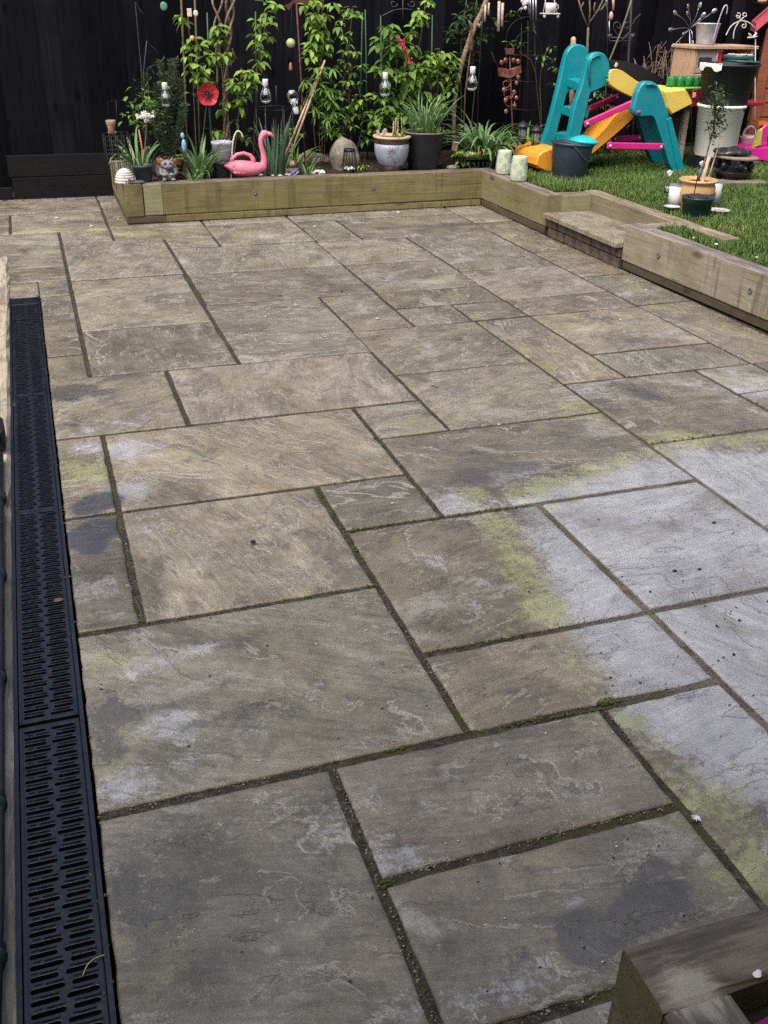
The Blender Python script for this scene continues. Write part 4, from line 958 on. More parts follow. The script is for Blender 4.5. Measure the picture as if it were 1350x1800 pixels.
# --- flower in the left pot, pots on the bed edge
DKPOT = pm('dark_teal_plastic', (.030, .052, .058), (.018, .034, .038), 14, .5, 0, .1, 90)
def simple_pot(px, py, z, Y, w0, w1, h, mat, label, name='plant_pot', rim=.005, rimh=.02, soil=True, n=28, cat='plant pot', foot=0.0):
    p = at(px, py, Y); p = Vector((p.x, Y, z)); k = mp(p)
    root = empty(name, p, label, cat); b = MB(); b.lathe(pot_profile(w0 * k / 2, w1 * k / 2, h * k, rim, rimh, foot=foot), n=n); b.build('pot_body', mat, root)
    if soil: soil_disc(root, w1 * k / 2 - .012, h * k - .018)
    return root, k
p1, k1 = simple_pot(252, 305, .247, 6.78, 26, 34, 33, DKPOT, 'dark teal plastic pot on the bed edge, with a flowering plant and orange stick')
STK = pm('orange_wood_stick', (.50, .22, .06), (.38, .16, .045), 40, .6)
vb = plant('flowering_plant', p1.location + Vector((0, 0, 26 * k1)), 'spindly plant with a white flower head growing in the dark teal pot', 'plant')
wire(vb, 'stem', [vb.location, at(256, 255, 6.78), at(257, 215, 6.8)], .003, GSTEM, 6, 1)
st = plant('plant_stick', p1.location + Vector((-.012, -.01, 26 * k1)), 'orange wooden stick standing in the dark teal pot', 'stick'); wire(st, 'shaft', [st.location, at(250, 262, 6.75), at(244, 228, 6.75)], .0045, STK, 6)
WPET = pm('white_petal', (.78, .76, .72), (.62, .56, .52), 40, .5)
fb = MB(); r_ = random.Random(3)
for k in range(30):
    c = at(257 + r_.gauss(0, 7), 205 + r_.gauss(0, 4), 6.78 + r_.gauss(0, .02)) - vb.location
    for j in range(4):
        a = j * 1.57 + r_.random(); fb.sphere(c + Vector((math.cos(a) * .006, -.004, math.sin(a) * .006)), .0058, 6, 4, (1, .5, 1))
fb.build('flower_head', WPET, vb)
for k in range(110):
    a = at(250 + r_.gauss(0, 17), 196 + r_.gauss(0, 24), 6.86 + r_.gauss(0, .04)); put_leaf(vb, OVALS[k % 4], MIDG, a, (r_.gauss(0, 1), r_.gauss(0, 1), r_.uniform(-.5, .6)), r_.uniform(.03, .05))
for k in range(90):
    a = at(260 + r_.gauss(0, 10), 155 + r_.gauss(0, 22), 7.0 + r_.gauss(0, .04)); put_leaf(vb, NARROW[k % 3], EVER, a, (r_.gauss(0, 1), r_.gauss(0, 1), r_.uniform(-.8, .6)), r_.uniform(.03, .05))
wire(vb, 'stem', [vb.location, at(258, 220, 6.9), at(262, 160, 7.0), at(258, 125, 7.02)], .0025, STEM, 5, 1)

# white ribbed ornament, slate, gargoyle
WRIB = pm('white_ribbed_stone', (.62, .62, .59), (.42, .42, .40), 40, .7, 0, .5, 120, grime=(.16, .14, .11), gamt=.6)
dp = at(219, 306, 6.75); dp.z = .249; kd = mp(dp)
dm = empty('dome_ornament', dp, 'white dome shaped garden ornament with ridged rings on the corner of the bed', 'ornament')
prof = []
for i in range(25):
    t = i / 24; r = 17.5 * kd * math.cos(t * math.pi / 2) ** .9 if t < 1 else 0.0005
    prof.append((max(.0005, r * (1 + (.035 if i % 3 else -.085))), 28 * kd * math.sin(t * math.pi / 2)))
b = MB(); b.lathe(prof, n=30); b.build('dome', WRIB, dm)
b = MB()
for k in range(7): b.sphere((random.uniform(0, .05), -.062 + random.uniform(-.01, .005), random.uniform(.008, .035)), .008, 7, 5)
b.build('face_detail', pm('dark_bits', (.16, .10, .07), None, 40, .8), dm)
SLATE = pm('grey_slate', (.085, .075, .085), (.05, .045, .05), 30, .6, 0, .3)
sl = empty('flat_stone', Vector((at(240, 311, 6.72).x, 6.72, .249)), 'flat dark grey stone on the bed edge by the white dome', 'stone'); b = MB(); b.sphere((0, 0, .008), .055, 14, 7, (1, .6, .2)); b.build('stone_body', SLATE, sl)
GARG = pm('grey_cast_stone', (.27, .265, .27), (.12, .118, .122), 26, .8, 0, .6, 90, grime=(.05, .05, .055), gamt=.6)
ga = at(295, 307, 6.80); ga.z = .247; kg = mp(ga)
gr = empty('gargoyle_statue', ga, 'small grey stone gargoyle with folded wings squatting on the bed edge', 'statue')
b = MB(); b.sphere((0, 0, 13 * kg), 13 * kg, 16, 10, (1, .85, 1.0)); b.sphere((0, -.02, 8 * kg), 11 * kg, 14, 8, (1.1, .8, .75))
b.sphere((0, -.015, 31 * kg), 10 * kg, 16, 10, (1.15, .95, .85)); b.sphere((0, -.045, 27.5 * kg), 6.5 * kg, 12, 8, (1.2, .8, .6)); b.sphere((0, -.05, 31 * kg), 2.2 * kg, 8, 6)
b.build('body', GARG, gr)
for s in (-1, 1):
    b = MB(); b.sphere((s * 4.2 * kg, -.045, 34 * kg), 2.2 * kg, 8, 6); b.build('eye', pm('dark_stone', (.03, .03, .033), None, 20, .6), gr)
    b = MB(); b.tube([(s * 6 * kg, -.01, 36 * kg), (s * 9 * kg, -.005, 40 * kg), (s * 11 * kg, 0, 43 * kg)], [3.2 * kg, 2.2 * kg, .5 * kg], 8); b.build('ear', GARG, gr)
    b = MB(); b.tube([(s * 11 * kg, -.01, 22 * kg), (s * 13 * kg, -.04, 15 * kg), (s * 7 * kg, -.06, 13 * kg), (s * 2 * kg, -.065, 15 * kg)], [3.6 * kg, 3.2 * kg, 2.8 * kg, 2.4 * kg], 8); b.build('arm', GARG, gr)
    b = MB(); b.sphere((s * 7.5 * kg, -.05, 4 * kg), 4.5 * kg, 10, 6, (.9, 1.3, .8)); b.build('foot', GARG, gr)
    b = MB(); b.prism([(s * 9 * kg, .03, 8 * kg), (s * 17 * kg, .035, 6 * kg), (s * 20 * kg, .035, 18 * kg), (s * 16 * kg, .03, 29 * kg), (s * 9 * kg, .03, 24 * kg)], (0, .012, 0), .003); b.build('wing', GARG, gr)
b = MB(); b.tube([(-6 * kg, -.062, 27 * kg), (0, -.072, 25 * kg), (6 * kg, -.062, 27 * kg)], 1.1 * kg, 6); b.build('mouth', bpy.data.materials['dark_stone'], gr)

# black wire basket stand with a shell cup on it
ws = on(200, 7.05, .02); ws = Vector((at(198, 290, 7.2).x, 7.25, .0))
wb_ = empty('wire_stand', Vector((at(205, 240, 6.95).x, 6.95, .22)), 'black wire basket stand on the left end of the bed', 'plant stand')
tl, trr = at(184, 240, 6.95), at(228, 236, 6.95); D_ = Vector((0, .16, 0))
for i in range(7):
    z = -i * .028; 
    wire(wb_, 'wire_ring', [tl + Vector((i * .002, 0, z)), trr + Vector((-i * .002, 0, z)), trr + D_ + Vector((0, 0, z)), tl + D_ + Vector((0, 0, z)), tl + Vector((i * .002, 0, z))], .002, IRON, 5)
for f in (0, .25, .5, .75, 1):
    q = tl.lerp(trr, f); wire(wb_, 'wire_upright', [q, Vector((q.x, q.y, .18))], .0022, IRON, 5)
    wire(wb_, 'wire_upright', [q + D_, Vector((q.x, q.y + .16, .18))], .0022, IRON, 5)
wire(wb_, 'back_hoop', [at(191, 236, 7.05), at(190, 178, 7.05), at(204, 176, 7.05), at(206, 236, 7.05)], .0025, IRON, 5)
sc_ = at(197, 236, 6.97); shell = empty('shell_cup', sc_ + Vector((0, 0, .004)), 'small brown pottery cup with a flared back standing on the wire stand', 'ornament')
ks = mp(sc_); b = MB(); b.lathe([(5 * ks, 0), (7 * ks, 1 * ks), (6 * ks, 8 * ks), (7.5 * ks, 16 * ks), (9 * ks, 24 * ks), (8 * ks, 25 * ks), (6 * ks, 16 * ks), (4.6 * ks, 8 * ks), (4.5 * ks, 3 * ks)], n=18); b.build('cup', pm('brown_pottery', (.32, .21, .14), (.16, .10, .07), 40, .6), shell)
b = MB(); b.sphere((-.018, -.01, .008), .008, 8, 6); b.sphere((.022, -.01, .008), .008, 8, 6); b.build('foot', bpy.data.materials['brown_pottery'], shell)

# poppy, bulbs, hooks
pz = on(374, 6.95, .2); po = empty('metal_poppy', pz, 'large red metal poppy flower on a dark green stake', 'ornament')
pc = at(364, 165, 6.95)
wire(po, 'stake', [pz, at(373, 250, 6.95), at(367, 190, 6.95), pc], .0045, pm('dark_green_metal', (.03, .065, .055), None, 20, .5, .3), 7, 1)
POPPY = pm('poppy_red_enamel', (.50, .022, .040), (.36, .014, .028), 16, .42, 0, .2, 70); kp = mp(pc)
for k in range(5):
    a = k * 1.2566 + .3; b = MB(); vs = []; n = 6
    for i in range(n + 1):
        for j in range(-3, 4):
            rr = 19.5 * kp * i / n; th = a + j / 3 * .78 * (1 - .12 * (i / n))
            w_ = 1 - .10 * (j / 3) ** 2
            vs.append((rr * w_ * math.cos(th), -.008 - .020 * (i / n) ** 2 + (k % 2) * .004 + .004 * math.sin(j * 2.2 + k), rr * w_ * math.sin(th)))
    fs = [(i * 7 + j, i * 7 + j + 1, (i + 1) * 7 + j + 1, (i + 1) * 7 + j) for i in range(n) for j in range(6)]
    b.add(vs, fs, True); b.build('petal', POPPY, po, pc - pz)
b = MB(); b.sphere((0, -.016, 0), 3.2 * kp, 10, 6)
for k in range(16): a = k * .3927; b.tube([(0, -.018, 0), (math.cos(a) * 5 * kp, -.026, math.sin(a) * 5 * kp), (math.cos(a) * 10 * kp, -.024, math.sin(a) * 10 * kp)], [.0022, .0018, .0010], 5)
b.build('stamens', pm('black_enamel', (.010, .009, .011), None, 20, .4), po, pc - pz)

def glass_mat():
    t = NT('clear_bulb_glass'); t.set(col=(.92, .95, .97), rough=.02, ior=1.45, trans=1.0, spec=.6); return t.m
GLASS = glass_mat(); BCAP = pm('white_bulb_cap', (.72, .72, .70), None, 20, .4); FROST = pm('milky_bulb_reflector', (.80, .82, .86), (.66, .68, .72), 20, .3)
def bulb(px, py, Y, label, flip=False, hang=None):
    c = at(px, py, Y); k = mp(c); root = empty('bulb_light', c, label, 'solar light', 'clear bulb shaped solar lights'); s = -1 if flip else 1
    M = Matrix.Rotation(R(168 if flip else 0), 3, 'Y')
    prof = [(.0005, -19 * k), (5 * k, -18 * k), (8.6 * k, -14 * k), (10 * k, -8 * k), (9.2 * k, -2 * k), (6.6 * k, 5 * k), (4.6 * k, 11 * k), (4.4 * k, 14 * k)]
    b = MB(); b.lathe(prof, (0, 0, 0), 22, M); b.build('glass', GLASS, root)
    b = MB(); b.lathe([(4.3 * k, 13 * k), (4.9 * k, 14 * k), (4.9 * k, 25 * k), (4.2 * k, 26 * k), (.001, 26 * k)], (0, 0, 0), 18, M); b.build('cap', BCAP, root)
    b = MB(); b.lathe([(.001, -17 * k), (4.2 * k, -16 * k), (5.4 * k, -13 * k), (.001, -12 * k)], (0, 0, 0), 16, M); b.lathe([(1.2 * k, 13 * k), (1.5 * k, 7 * k), (3.0 * k, 3 * k), (3.6 * k, -3 * k), (.001, -4 * k)], (0, 0, 0), 14, M); b.build('reflector', FROST, root)
    if not flip:
        b = MB(); b.tube([(0, 0, 26 * k), (3 * k, 0, 30 * k), (0, 0, 34 * k), (-3 * k, 0, 30 * k), (0, 0, 26 * k)], .0014, 5); b.build('hook', IRON, root)
    return root
bulb(291, 170, 6.9, 'clear hanging bulb light in front of the rosemary'); bulb(467, 164, 6.95, 'clear hanging bulb light left of the leaning bamboo sticks')
bulb(516, 176, 6.93, 'upturned bulb light leaning on the bamboo sticks', True); bulb(677, 152, 6.95, 'clear bulb light hanging amid the currant leaves'); bulb(830, 142, 7.05, 'clear bulb light hanging beside the rusty stake')
def hook(name, pts, Y, label, r=.0035, mat=IRON, cat='hook', sm=2, group=None):
    P = [at(x, y, Y) for x, y in pts]
    if pts[0][1] > 240: P[0].z = .19
    root = empty(name, P[0], label, cat, group); wire(root, 'rod', P, r, mat, 6, sm); return root
hook('shepherd_hook', [(300, 285), (295, 180), (291, 132), (283, 116), (270, 114), (257, 122), (254, 150)], 6.93, 'thin black hook holding the bulb in front of the rosemary')
hook('wire_stake', [(256, 285), (248, 120), (238, 4), (252, 26)], 7.3, 'tall bent grey wire against the fence at the left', .0025, WIREG, 'stake', 0)
hook('wire_stake', [(262, 280), (252, 130), (258, 72), (278, 94)], 7.28, 'shorter bent grey wire with a slanting top against the fence', .003, WIREG, 'stake', 0)
hook('plant_support', [(487, 280), (486, 180), (485, 150)], 7.0, 'thin black support rod with a ball top beside the hanging bulb', .004, IRON, 'stake', 0)
pr = empty('plant_hoop', at(450, 186, 7.05), 'black wire plant hoop around the bamboo sticks', 'plant support')
wire(pr, 'ring', [at(450 + 32 * (1 + math.cos(a)), 190 + 4 * math.sin(a), 7.05 + .13 * math.sin(a)) for a in np.linspace(0, 6.283, 26)], .0028, IRON, 6)
for f in (0, 1.0, 2.1, 3.14, 4.2, 5.2): q = at(450 + 32 * (1 + math.cos(f)), 190 + 4 * math.sin(f), 7.05 + .13 * math.sin(f)); wire(pr, 'leg', [q, Vector((q.x, q.y, .18))], .0028, IRON, 6)
hook('shepherd_hook', [(838, 285), (841, 150), (846, 60), (850, 20)], 7.15, 'plain black rod standing right of the rusty stake', .005, IRON, 'stake', 0)
hook('shepherd_hook', [(846, 107), (835, 106), (820, 104), (828, 96), (832, 112)], 7.12, 'small side arm holding the bulb by the rusty stake', .0028)
WH = pm('cream_metal', (.62, .60, .50), (.50, .48, .40), 20, .4, 0)
hook('cane_hook', [(404, 285), (408, 262), (411, 240), (417, 229), (424, 233), (427, 241)], 6.88, 'cream metal hook standing behind the stacked grey pots', .0055, WH, 'hook', 2)

# stacked pots, flamingo can
LG = pm('pale_grey_plastic', (.42, .46, .50), (.36, .39, .43), 10, .45, 0); MG = pm('mid_grey_plastic', (.10, .11, .125), (.075, .08, .09), 12, .5)
sp0, k0 = simple_pot(393, 305, .215, 6.93, 28, 36, 37, MG, 'mid grey plastic pot under the pale grey one beside the flamingo', soil=False)
sp1 = empty('plant_pot', sp0.location + Vector((0, 0, 29 * k0)), 'pale grey plastic pot nested in a darker pot beside the flamingo', 'plant pot')
b = MB(); b.lathe(pot_profile(13.5 * k0, 18 * k0, 40 * k0, .002, .02), n=28)
b.build('pot_body', LG, sp1)
PINK = pm('flamingo_pink_plastic', (.70, .215, .300), (.63, .175, .255), 9, .45, 0, .12, 60)
fl = gp(432, 311, .251); fl.y += .035; kf = mp(fl); fr_ = empty('flamingo_watering_can', fl, 'pink flamingo shaped watering can standing on the bed edge', 'watering can')
b = MB(); sec = [(-35, 21, 1.5, 1.5), (-30, 20, 6, 5), (-24, 18, 11, 10), (-14, 15.5, 15, 15), (-2, 14.5, 17, 15.5), (12, 13.5, 17, 14.5), (22, 13, 14, 12.5), (30, 14, 9, 10.5), (34, 18, 6.5, 8)]
n = 18; vs = []
for x, z, ry, rz in sec:
    for a in range(n): th = 6.2832 * a / n; vs.append((x * kf, ry * kf * math.cos(th), max(.0, (z + rz * math.sin(th)) * kf)))
fs = [(i * n + k, i * n + (k + 1) % n, (i + 1) * n + (k + 1) % n, (i + 1) * n + k) for i in range(len(sec) - 1) for k in range(n)] + [tuple(range(n - 1, -1, -1)), tuple((len(sec) - 1) * n + k for k in range(n))]
b.add(vs, fs, True); b.build('body', PINK, fr_)
b = MB(); b.tube([Vector(v) * kf for v in ((30, 0, 10), (34, 0, 18), (36, 0, 30), (34, 0, 44), (31, 0, 58), (31.5, 0, 68), (35, 0, 76), (39, 0, 79))], [9 * kf, 7.2 * kf, 5.4 * kf, 4.4 * kf, 4.0 * kf, 4.6 * kf, 5.8 * kf, 5.8 * kf], 14); b.sphere((38 * kf, 0, 78.5 * kf), 6.6 * kf, 14, 9, (1.15, .9, .95)); b.build('neck', PINK, fr_)
b = MB(); b.tube([Vector(v) * kf for v in ((43, 0, 78), (48, 0, 77), (52, 0, 74), (53.5, 0, 69))], [4.5 * kf, 4.0 * kf, 3.0 * kf, 1.2 * kf], 12); b.build('beak', PINK, fr_)
b = MB(); b.tube([Vector(v) * kf for v in ((-22, 0, 24), (-20, 0, 34), (-12, 0, 41), (0, 0, 43), (11, 0, 39), (16, 0, 32), (17, 0, 24))], [4.2 * kf, 3.8 * kf, 3.4 * kf, 3.4 * kf, 3.6 * kf, 4 * kf, 5 * kf], 12); b.build('handle', PINK, fr_)
for s in (-1, 1):
    b = MB(); r_ = random.Random(4)
    for i in range(5):
        for j in range(3): b.sphere((-18 * kf + i * 7 * kf, s * (14.5 - j * .6 - abs(i - 2) * .9) * kf, (9 + j * 6) * kf), 4.4 * kf, 8, 5, (1, .28, .7))
    b.build('wing', PINK, fr_)
# low things between the plants
ROCK = pm('rough_pale_boulder', (.30, .275, .225), (.13, .115, .09), 14, .95, 0, 1.0, 50, grime=(.07, .065, .045), gamt=.5)
def rock(name, c, r, sc, mat, label, cat='stone', seed=1, amp=.18, group=None):
    root = empty(name, c, label, cat, group); b = MB(); b.sphere((0, 0, 0), r, 22, 14, sc)
    b.v = [tuple(Vector(v) * (1 + amp * mn.noise(Vector(v) / r * 1.3 + Vector((seed * 7, 0, 0))) + amp * .4 * mn.noise(Vector(v) / r * 3.6 + Vector((seed, 3, 0))))) for v in b.v]
    b.build('stone_body', mat, root); return root
q = at(606, 268, 7.12); rock('boulder', Vector((q.x, 7.12, .30)), .118, (.92, .8, 1.22), ROCK, 'large rough pale boulder standing among the climbers', 'boulder', 3)
q = at(548, 262, 7.45); rock('boulder', Vector((q.x, 7.45, .22)), .11, (1.5, .7, .8), ROCK, 'low brown boulder by the fence behind the bamboo sticks', 'boulder', 5)
PEB = pm('white_pebble', (.68, .66, .61), (.52, .49, .44), 40, .6)
for i, (px, py, r, lab) in enumerate(((482, 306, .016, 'white pebble just right of the flamingo'), (492, 306, .014, 'small white pebble second from the flamingo'), (503, 304, .014, 'cream pebble under the spider plant on its left'), (511, 305, .015, 'cream pebble touching the spider plant'), (549, 302, .020, 'white pebble by the owl ornament'), (558, 299, .022, 'larger white stone behind the owl ornament'), (796, 292, .045, 'flat white stone beside the dark blue pot'), (459, 305, .012, 'tiny pale pebble behind the flamingo'))):
    q = gp(px, py, .245); q.y = max(q.y, 6.80 if px < 790 else 6.82); q = Vector((at(px, py, q.y).x, q.y, .235)); rock('pebble', q, r, (1.3, .9, .6) if px < 790 else (1.2, .7, .42), PEB, lab, 'pebble', i, .1)
CH = pm('peach_resin', (.62, .42, .32), (.48, .30, .22), 30, .6)
q = Vector((at(512, 290, 7.0).x, 7.0, .21)); kc = mp(q); cb = empty('cherub_figure', q, 'small peach coloured seated cherub figure among the leaves', 'figurine')
b = MB(); b.sphere((0, 0, 10 * kc), 8 * kc, 12, 8, (1, .8, 1.1)); b.sphere((0, -.01, 24 * kc), 6.4 * kc, 12, 8); b.sphere((-6 * kc, -.02, 3 * kc), 4 * kc, 10, 6, (1.5, 1, .8)); b.sphere((6 * kc, -.02, 3 * kc), 4 * kc, 10, 6, (1.5, 1, .8)); b.tube([(-7 * kc, 0, 15 * kc), (-11 * kc, -.02, 9 * kc), (-6 * kc, -.03, 5 * kc)], 2.2 * kc, 8); b.tube([(7 * kc, 0, 15 * kc), (11 * kc, -.02, 9 * kc), (6 * kc, -.03, 5 * kc)], 2.2 * kc, 8); b.build('body', CH, cb)
b = MB(); b.sphere((0, .002, 26.5 * kc), 6.3 * kc, 12, 8, (1, 1, .8)); b.build('hair', pm('golden_resin', (.40, .26, .10), None, 40, .6), cb)
cane(494, 281, 525, 296, 6.9, 'short bright blue plastic strip lying among the leaves', pm('bright_blue_plastic', (.02, .12, .38), None, 10, .4), .008, 'plastic_strip', None, 'strip', 6.86)
q = gp(566, 303, .235); q = Vector((at(566, 300, 6.83).x, 6.83, .228)); ow = empty('owl_ornament', q, 'tiny teal and white owl ornament with round eyes', 'ornament'); ko = mp(q)
b = MB(); b.sphere((0, 0, 6 * ko), 6 * ko, 12, 8, (1.1, .9, 1.1)); b.build('body', pm('teal_glaze', (.05, .14, .12), (.5, .5, .45), 30, .35), ow)
for s in (-1, 1): b = MB(); b.sphere((s * 2.6 * ko, -.020, 8 * ko), 2.4 * ko, 8, 6, (1, .5, 1)); b.sphere((s * 2.6 * ko, -.028, 8 * ko), 1.2 * ko, 6, 5); b.build('eye', pm('white_glaze', (.7, .68, .6), None, 20, .3), ow)
BG = pm('blue_glass', (.25, .45, .58), (.18, .34, .45), 16, .15); q = at(323, 250, 6.85); bgl = empty('bird_ornament', Vector((q.x, 6.85, .2)), 'pale blue glass bird on a stick in front of the strappy clump', 'ornament'); kb = mp(q)
b = MB(); b.sphere(q - bgl.location + Vector((0, 0, -.02)), 5.5 * kb, 10, 8, (.8, .8, 2.0)); b.sphere(q - bgl.location + Vector((-.005, 0, .04)), 3.6 * kb, 8, 6, (1, .8, 1.5)); b.build('bird', BG, bgl); wire(bgl, 'stick', [bgl.location, q], .002, IRON, 5)
# small black lantern with pale stones in it
lt = gp(618, 303, .25); lt.y += .05; kl = mp(lt); la = empty('wire_lantern', lt, 'small black wire lantern with pale stones inside on the bed edge', 'lantern')
LB = pm('lantern_black_metal', (.012, .012, .013), None, 20, .5, .3)
prof = [(10, 0), (14.5, 8), (13, 16), (9.5, 38)]
for k in range(14):
    a = 6.2832 * k / 14; b = MB(); b.tube([(r * kl * math.cos(a), r * kl * math.sin(a), z * kl) for r, z in prof], .0024, 5); b.build('rib', LB, la)
b = MB(); b.lathe([(1 * kl, 0), (10.5 * kl, 0), (10.5 * kl, 1.5 * kl), (1 * kl, 1.5 * kl)], n=18); b.build('base', LB, la)
b = MB(); b.lathe([(9 * kl, 37 * kl), (10.5 * kl, 38 * kl), (10 * kl, 42 * kl), (7 * kl, 43 * kl), (1 * kl, 42 * kl)], n=18); b.build('top', LB, la)
b = MB(); 
for a in range(9): b.sphere((7 * kl * math.cos(a * .7), 7 * kl * math.sin(a * .7), 4.5 * kl + (a % 2) * .006), 3.2 * kl, 8, 6, (1, 1, .8))
b.build('stones', PEB, la)

# the two large pots
CER = NT('pale_blue_glaze'); _p = CER.obj(); _n = CER.noise(CER.mapv(_p, (9, 9, 3)), 1.6, 5, .6, 1.2)
_v = CER.n('ShaderNodeTexVoronoi', feature='DISTANCE_TO_EDGE'); CER.put(_v.inputs['Vector'], CER.mapv(_p, (1, 1, 1))); _v.inputs['Scale'].default_value = 14
_c = CER.mix(CER.math('MULTIPLY', CER.ss(_v.outputs['Distance'], .02, .0), .5), CER.ramp(_n, [(.3, (.22, .255, .34)), (.7, (.34, .37, .44))]), (.12, .12, .15)); CER.set(col=_c, rough=.3)
BROWN = pm('brown_glaze', (.075, .045, .035), (.045, .028, .024), 20, .35); CREAM = pm('cream_glaze', (.58, .42, .26), (.50, .35, .20), 20, .45)
q = gp(694, 301, .25); q = Vector((q.x, 6.90, .235)); kq = mp(q); cpot = empty('ceramic_pot', q, 'pale blue glazed ceramic pot with brown bands and a bare flower drawing', 'plant pot')
b = MB(); b.lathe([(19 * kq, 11 * kq), (24 * kq, 18 * kq), (29 * kq, 32 * kq), (30.5 * kq, 46 * kq), (30 * kq, 54 * kq)], n=36); b.build('pot_body', CER.m, cpot)
b = MB(); b.lathe([(2 * kq, 0), (18 * kq, 0), (19.5 * kq, 3 * kq), (18 * kq, 8 * kq), (19.2 * kq, 11.2 * kq)], n=36); b.build('foot_band', BROWN, cpot)
b = MB(); b.lathe([(30 * kq, 53.8 * kq), (30.6 * kq, 56 * kq), (30.2 * kq, 58 * kq), (31 * kq, 60 * kq), (31 * kq, 63 * kq)], n=36); b.build('shoulder_band', BROWN, cpot)
b = MB(); b.lathe([(30.8 * kq, 62.8 * kq), (33 * kq, 64 * kq), (33.5 * kq, 66.5 * kq), (32.5 * kq, 68 * kq), (28 * kq, 67.5 * kq), (26.5 * kq, 65 * kq), (26 * kq, 55 * kq)], n=36); b.build('rim', CREAM, cpot)
soil_disc(cpot, 27 * kq, 61 * kq)
def onpot(x, z, rz): r = rz + .0012; xx = x * kq; return (xx, -math.sqrt(max(1e-6, (r * kq) ** 2 - xx * xx)) - .001, z * kq)
b = MB()                             # drawn flower, raised lines of slip
RP = lambda z: np.interp(z, [11, 18, 32, 46, 54], [19, 24, 29, 30.5, 30])
for k in range(9):
    a = k * .698; pts = [(-10 + math.cos(a) * t * 7, 42 + math.sin(a) * t * 7) for t in (0.15, .6, 1.0)]; b.tube([onpot(x, z, RP(z)) for x, z in pts], .0018, 5)
for pts in ([(-10, 40), (-9, 32), (-5, 24), (2, 19)], [(-9, 34), (-15, 32), (-17, 36)], [(-7, 28), (2, 31), (6, 26), (0, 22), (-6, 26)], [(-28, 50), (-14, 51), (0, 49), (14, 51), (26, 50)]): b.tube([onpot(x, z, RP(z)) for x, z in pts], .0016, 5)
b.build('flower_drawing', pm('brown_slip', (.24, .17, .14), None, 30, .5), cpot)
dry = plant('dry_plant', q + Vector((0, 0, 54 * kq)), 'cut back straw coloured stems in the pale blue ceramic pot', 'plant')
STRAW = pm('straw_stem', (.42, .33, .17), (.26, .22, .10), 40, .8)
r_ = random.Random(8)
for k in range(12): a = dry.location + Vector((r_.gauss(.03, .025), r_.gauss(0, .02), -.01)); wire(dry, 'stem', [a, a + Vector((r_.gauss(0, .02), r_.gauss(0, .01), r_.uniform(.06, .16)))], .003, STRAW, 5)
for k in range(8): a = dry.location + Vector((r_.gauss(.06, .02), r_.gauss(0, .02), -.01)); put_leaf(dry, NARROW[k % 3], MIDG, a, (r_.gauss(0, .3), r_.gauss(0, .3), 1), r_.uniform(.07, .13))
b = MB(); b.box((-24 * kq, -.01, 3 * kq), (.04, .02, .035), None, .003); b.box((-26 * kq, -.01, 11 * kq), (.02, .012, .035), Matrix.Rotation(R(-25), 3, 'Y'), .002); b.box((-15 * kq, -.01, 12 * kq), (.02, .012, .05), Matrix.Rotation(R(25), 3, 'Y'), .002); pg = empty('clothes_peg', dry.location + Vector((0, 0, 0)), 'pale wooden peg ornament clipped inside the ceramic pot rim', 'peg'); b.build('peg_body', pm('pale_wood', (.42, .36, .30), None, 40, .7), pg)
NAVY = pm('dark_navy_plastic', (.0145, .017, .026), (.010, .012, .018), 10, .42, 0, .08, 60)
q = gp(757, 302, .25); q = Vector((q.x + .01, 6.92, .233)); kn = mp(q); npot = empty('navy_pot', q, 'big dark navy plastic pot full of grassy leaves', 'plant pot')
b = MB(); b.lathe([(3 * kn, 0), (25 * kn, 0), (26 * kn, 2 * kn), (34 * kn, 66 * kn), (35.5 * kn, 68 * kn), (35.5 * kn, 71 * kn)], n=36); b.build('pot_body', NAVY, npot)
b = MB(); b.lathe([(35.3 * kn, 70.8 * kn), (37 * kn, 71 * kn), (37 * kn, 73 * kn), (34.5 * kn, 73.3 * kn), (33.5 * kn, 70 * kn), (31 * kn, 55 * kn)], n=36); b.build('rim', pm('sandy_rim', (.24, .20, .14), (.16, .14, .10), 20, .6), npot); soil_disc(npot, 33.5 * kn, 66 * kn)
clump('grassy_plant', 'fine arching grassy leaves in the big navy pot', q + Vector((0, 0, 58.5 * kn)), 130, (.18, .36), FINE, STRAP, .10, 41, wd=1.1)
hb_ = climber('leafy_herb', 'bright parsley like leaves around the base of the grassy leaves in the navy pot', 'plant', q + Vector((0, 0, 58.5 * kn)), [], [(760, 228, 30, 7, 110)], 6.90, OVALS, LIME, size=(.016, .028), seed=44, depth=.08, whorl=6)
# tray of violas, seed packet
q = gp(852, 299, .25); q = Vector((q.x, 6.93, .22)); kt = mp(q); tray = empty('plant_tray', q, 'dark green plastic cell tray of small bedding plants', 'plant tray')
TG = pm('tray_green_plastic', (.018, .042, .036), (.012, .028, .025), 14, .4)
b = MB(); b.box((0, 0, 24 * kt), (52 * kt, .16, 2 * kt)); b.build('rim', TG, tray)
for i in range(6):
    for j in range(2): b = MB(); b.lathe([(3.2 * kt, 0), (4.0 * kt, 23 * kt)], ((-21 + i * 8.4) * kt, (j - .5) * .075, 0), 4, Matrix.Rotation(R(45), 3, 'Z')); b.build('cell', TG, tray)
r_ = random.Random(12); lv = MB(); flw = [MB(), MB(), MB()]
for k in range(420):
    c = Vector((r_.uniform(-26, 26) * kt, r_.uniform(-.08, .08), 25 * kt + abs(r_.gauss(0, .016)))); d = Vector((r_.gauss(0, 1), r_.gauss(0, 1), r_.uniform(0, 1.2))).normalized(); s = d.orthogonal().normalized() * .006; L = r_.uniform(.012, .02)
    lv.add([c - s * .4, c + d * L * .5 - s, c + d * L, c + d * L * .5 + s], [(0, 1, 2, 3)])
o = lv.build('foliage', MIDG, tray); o['kind'] = 'stuff'
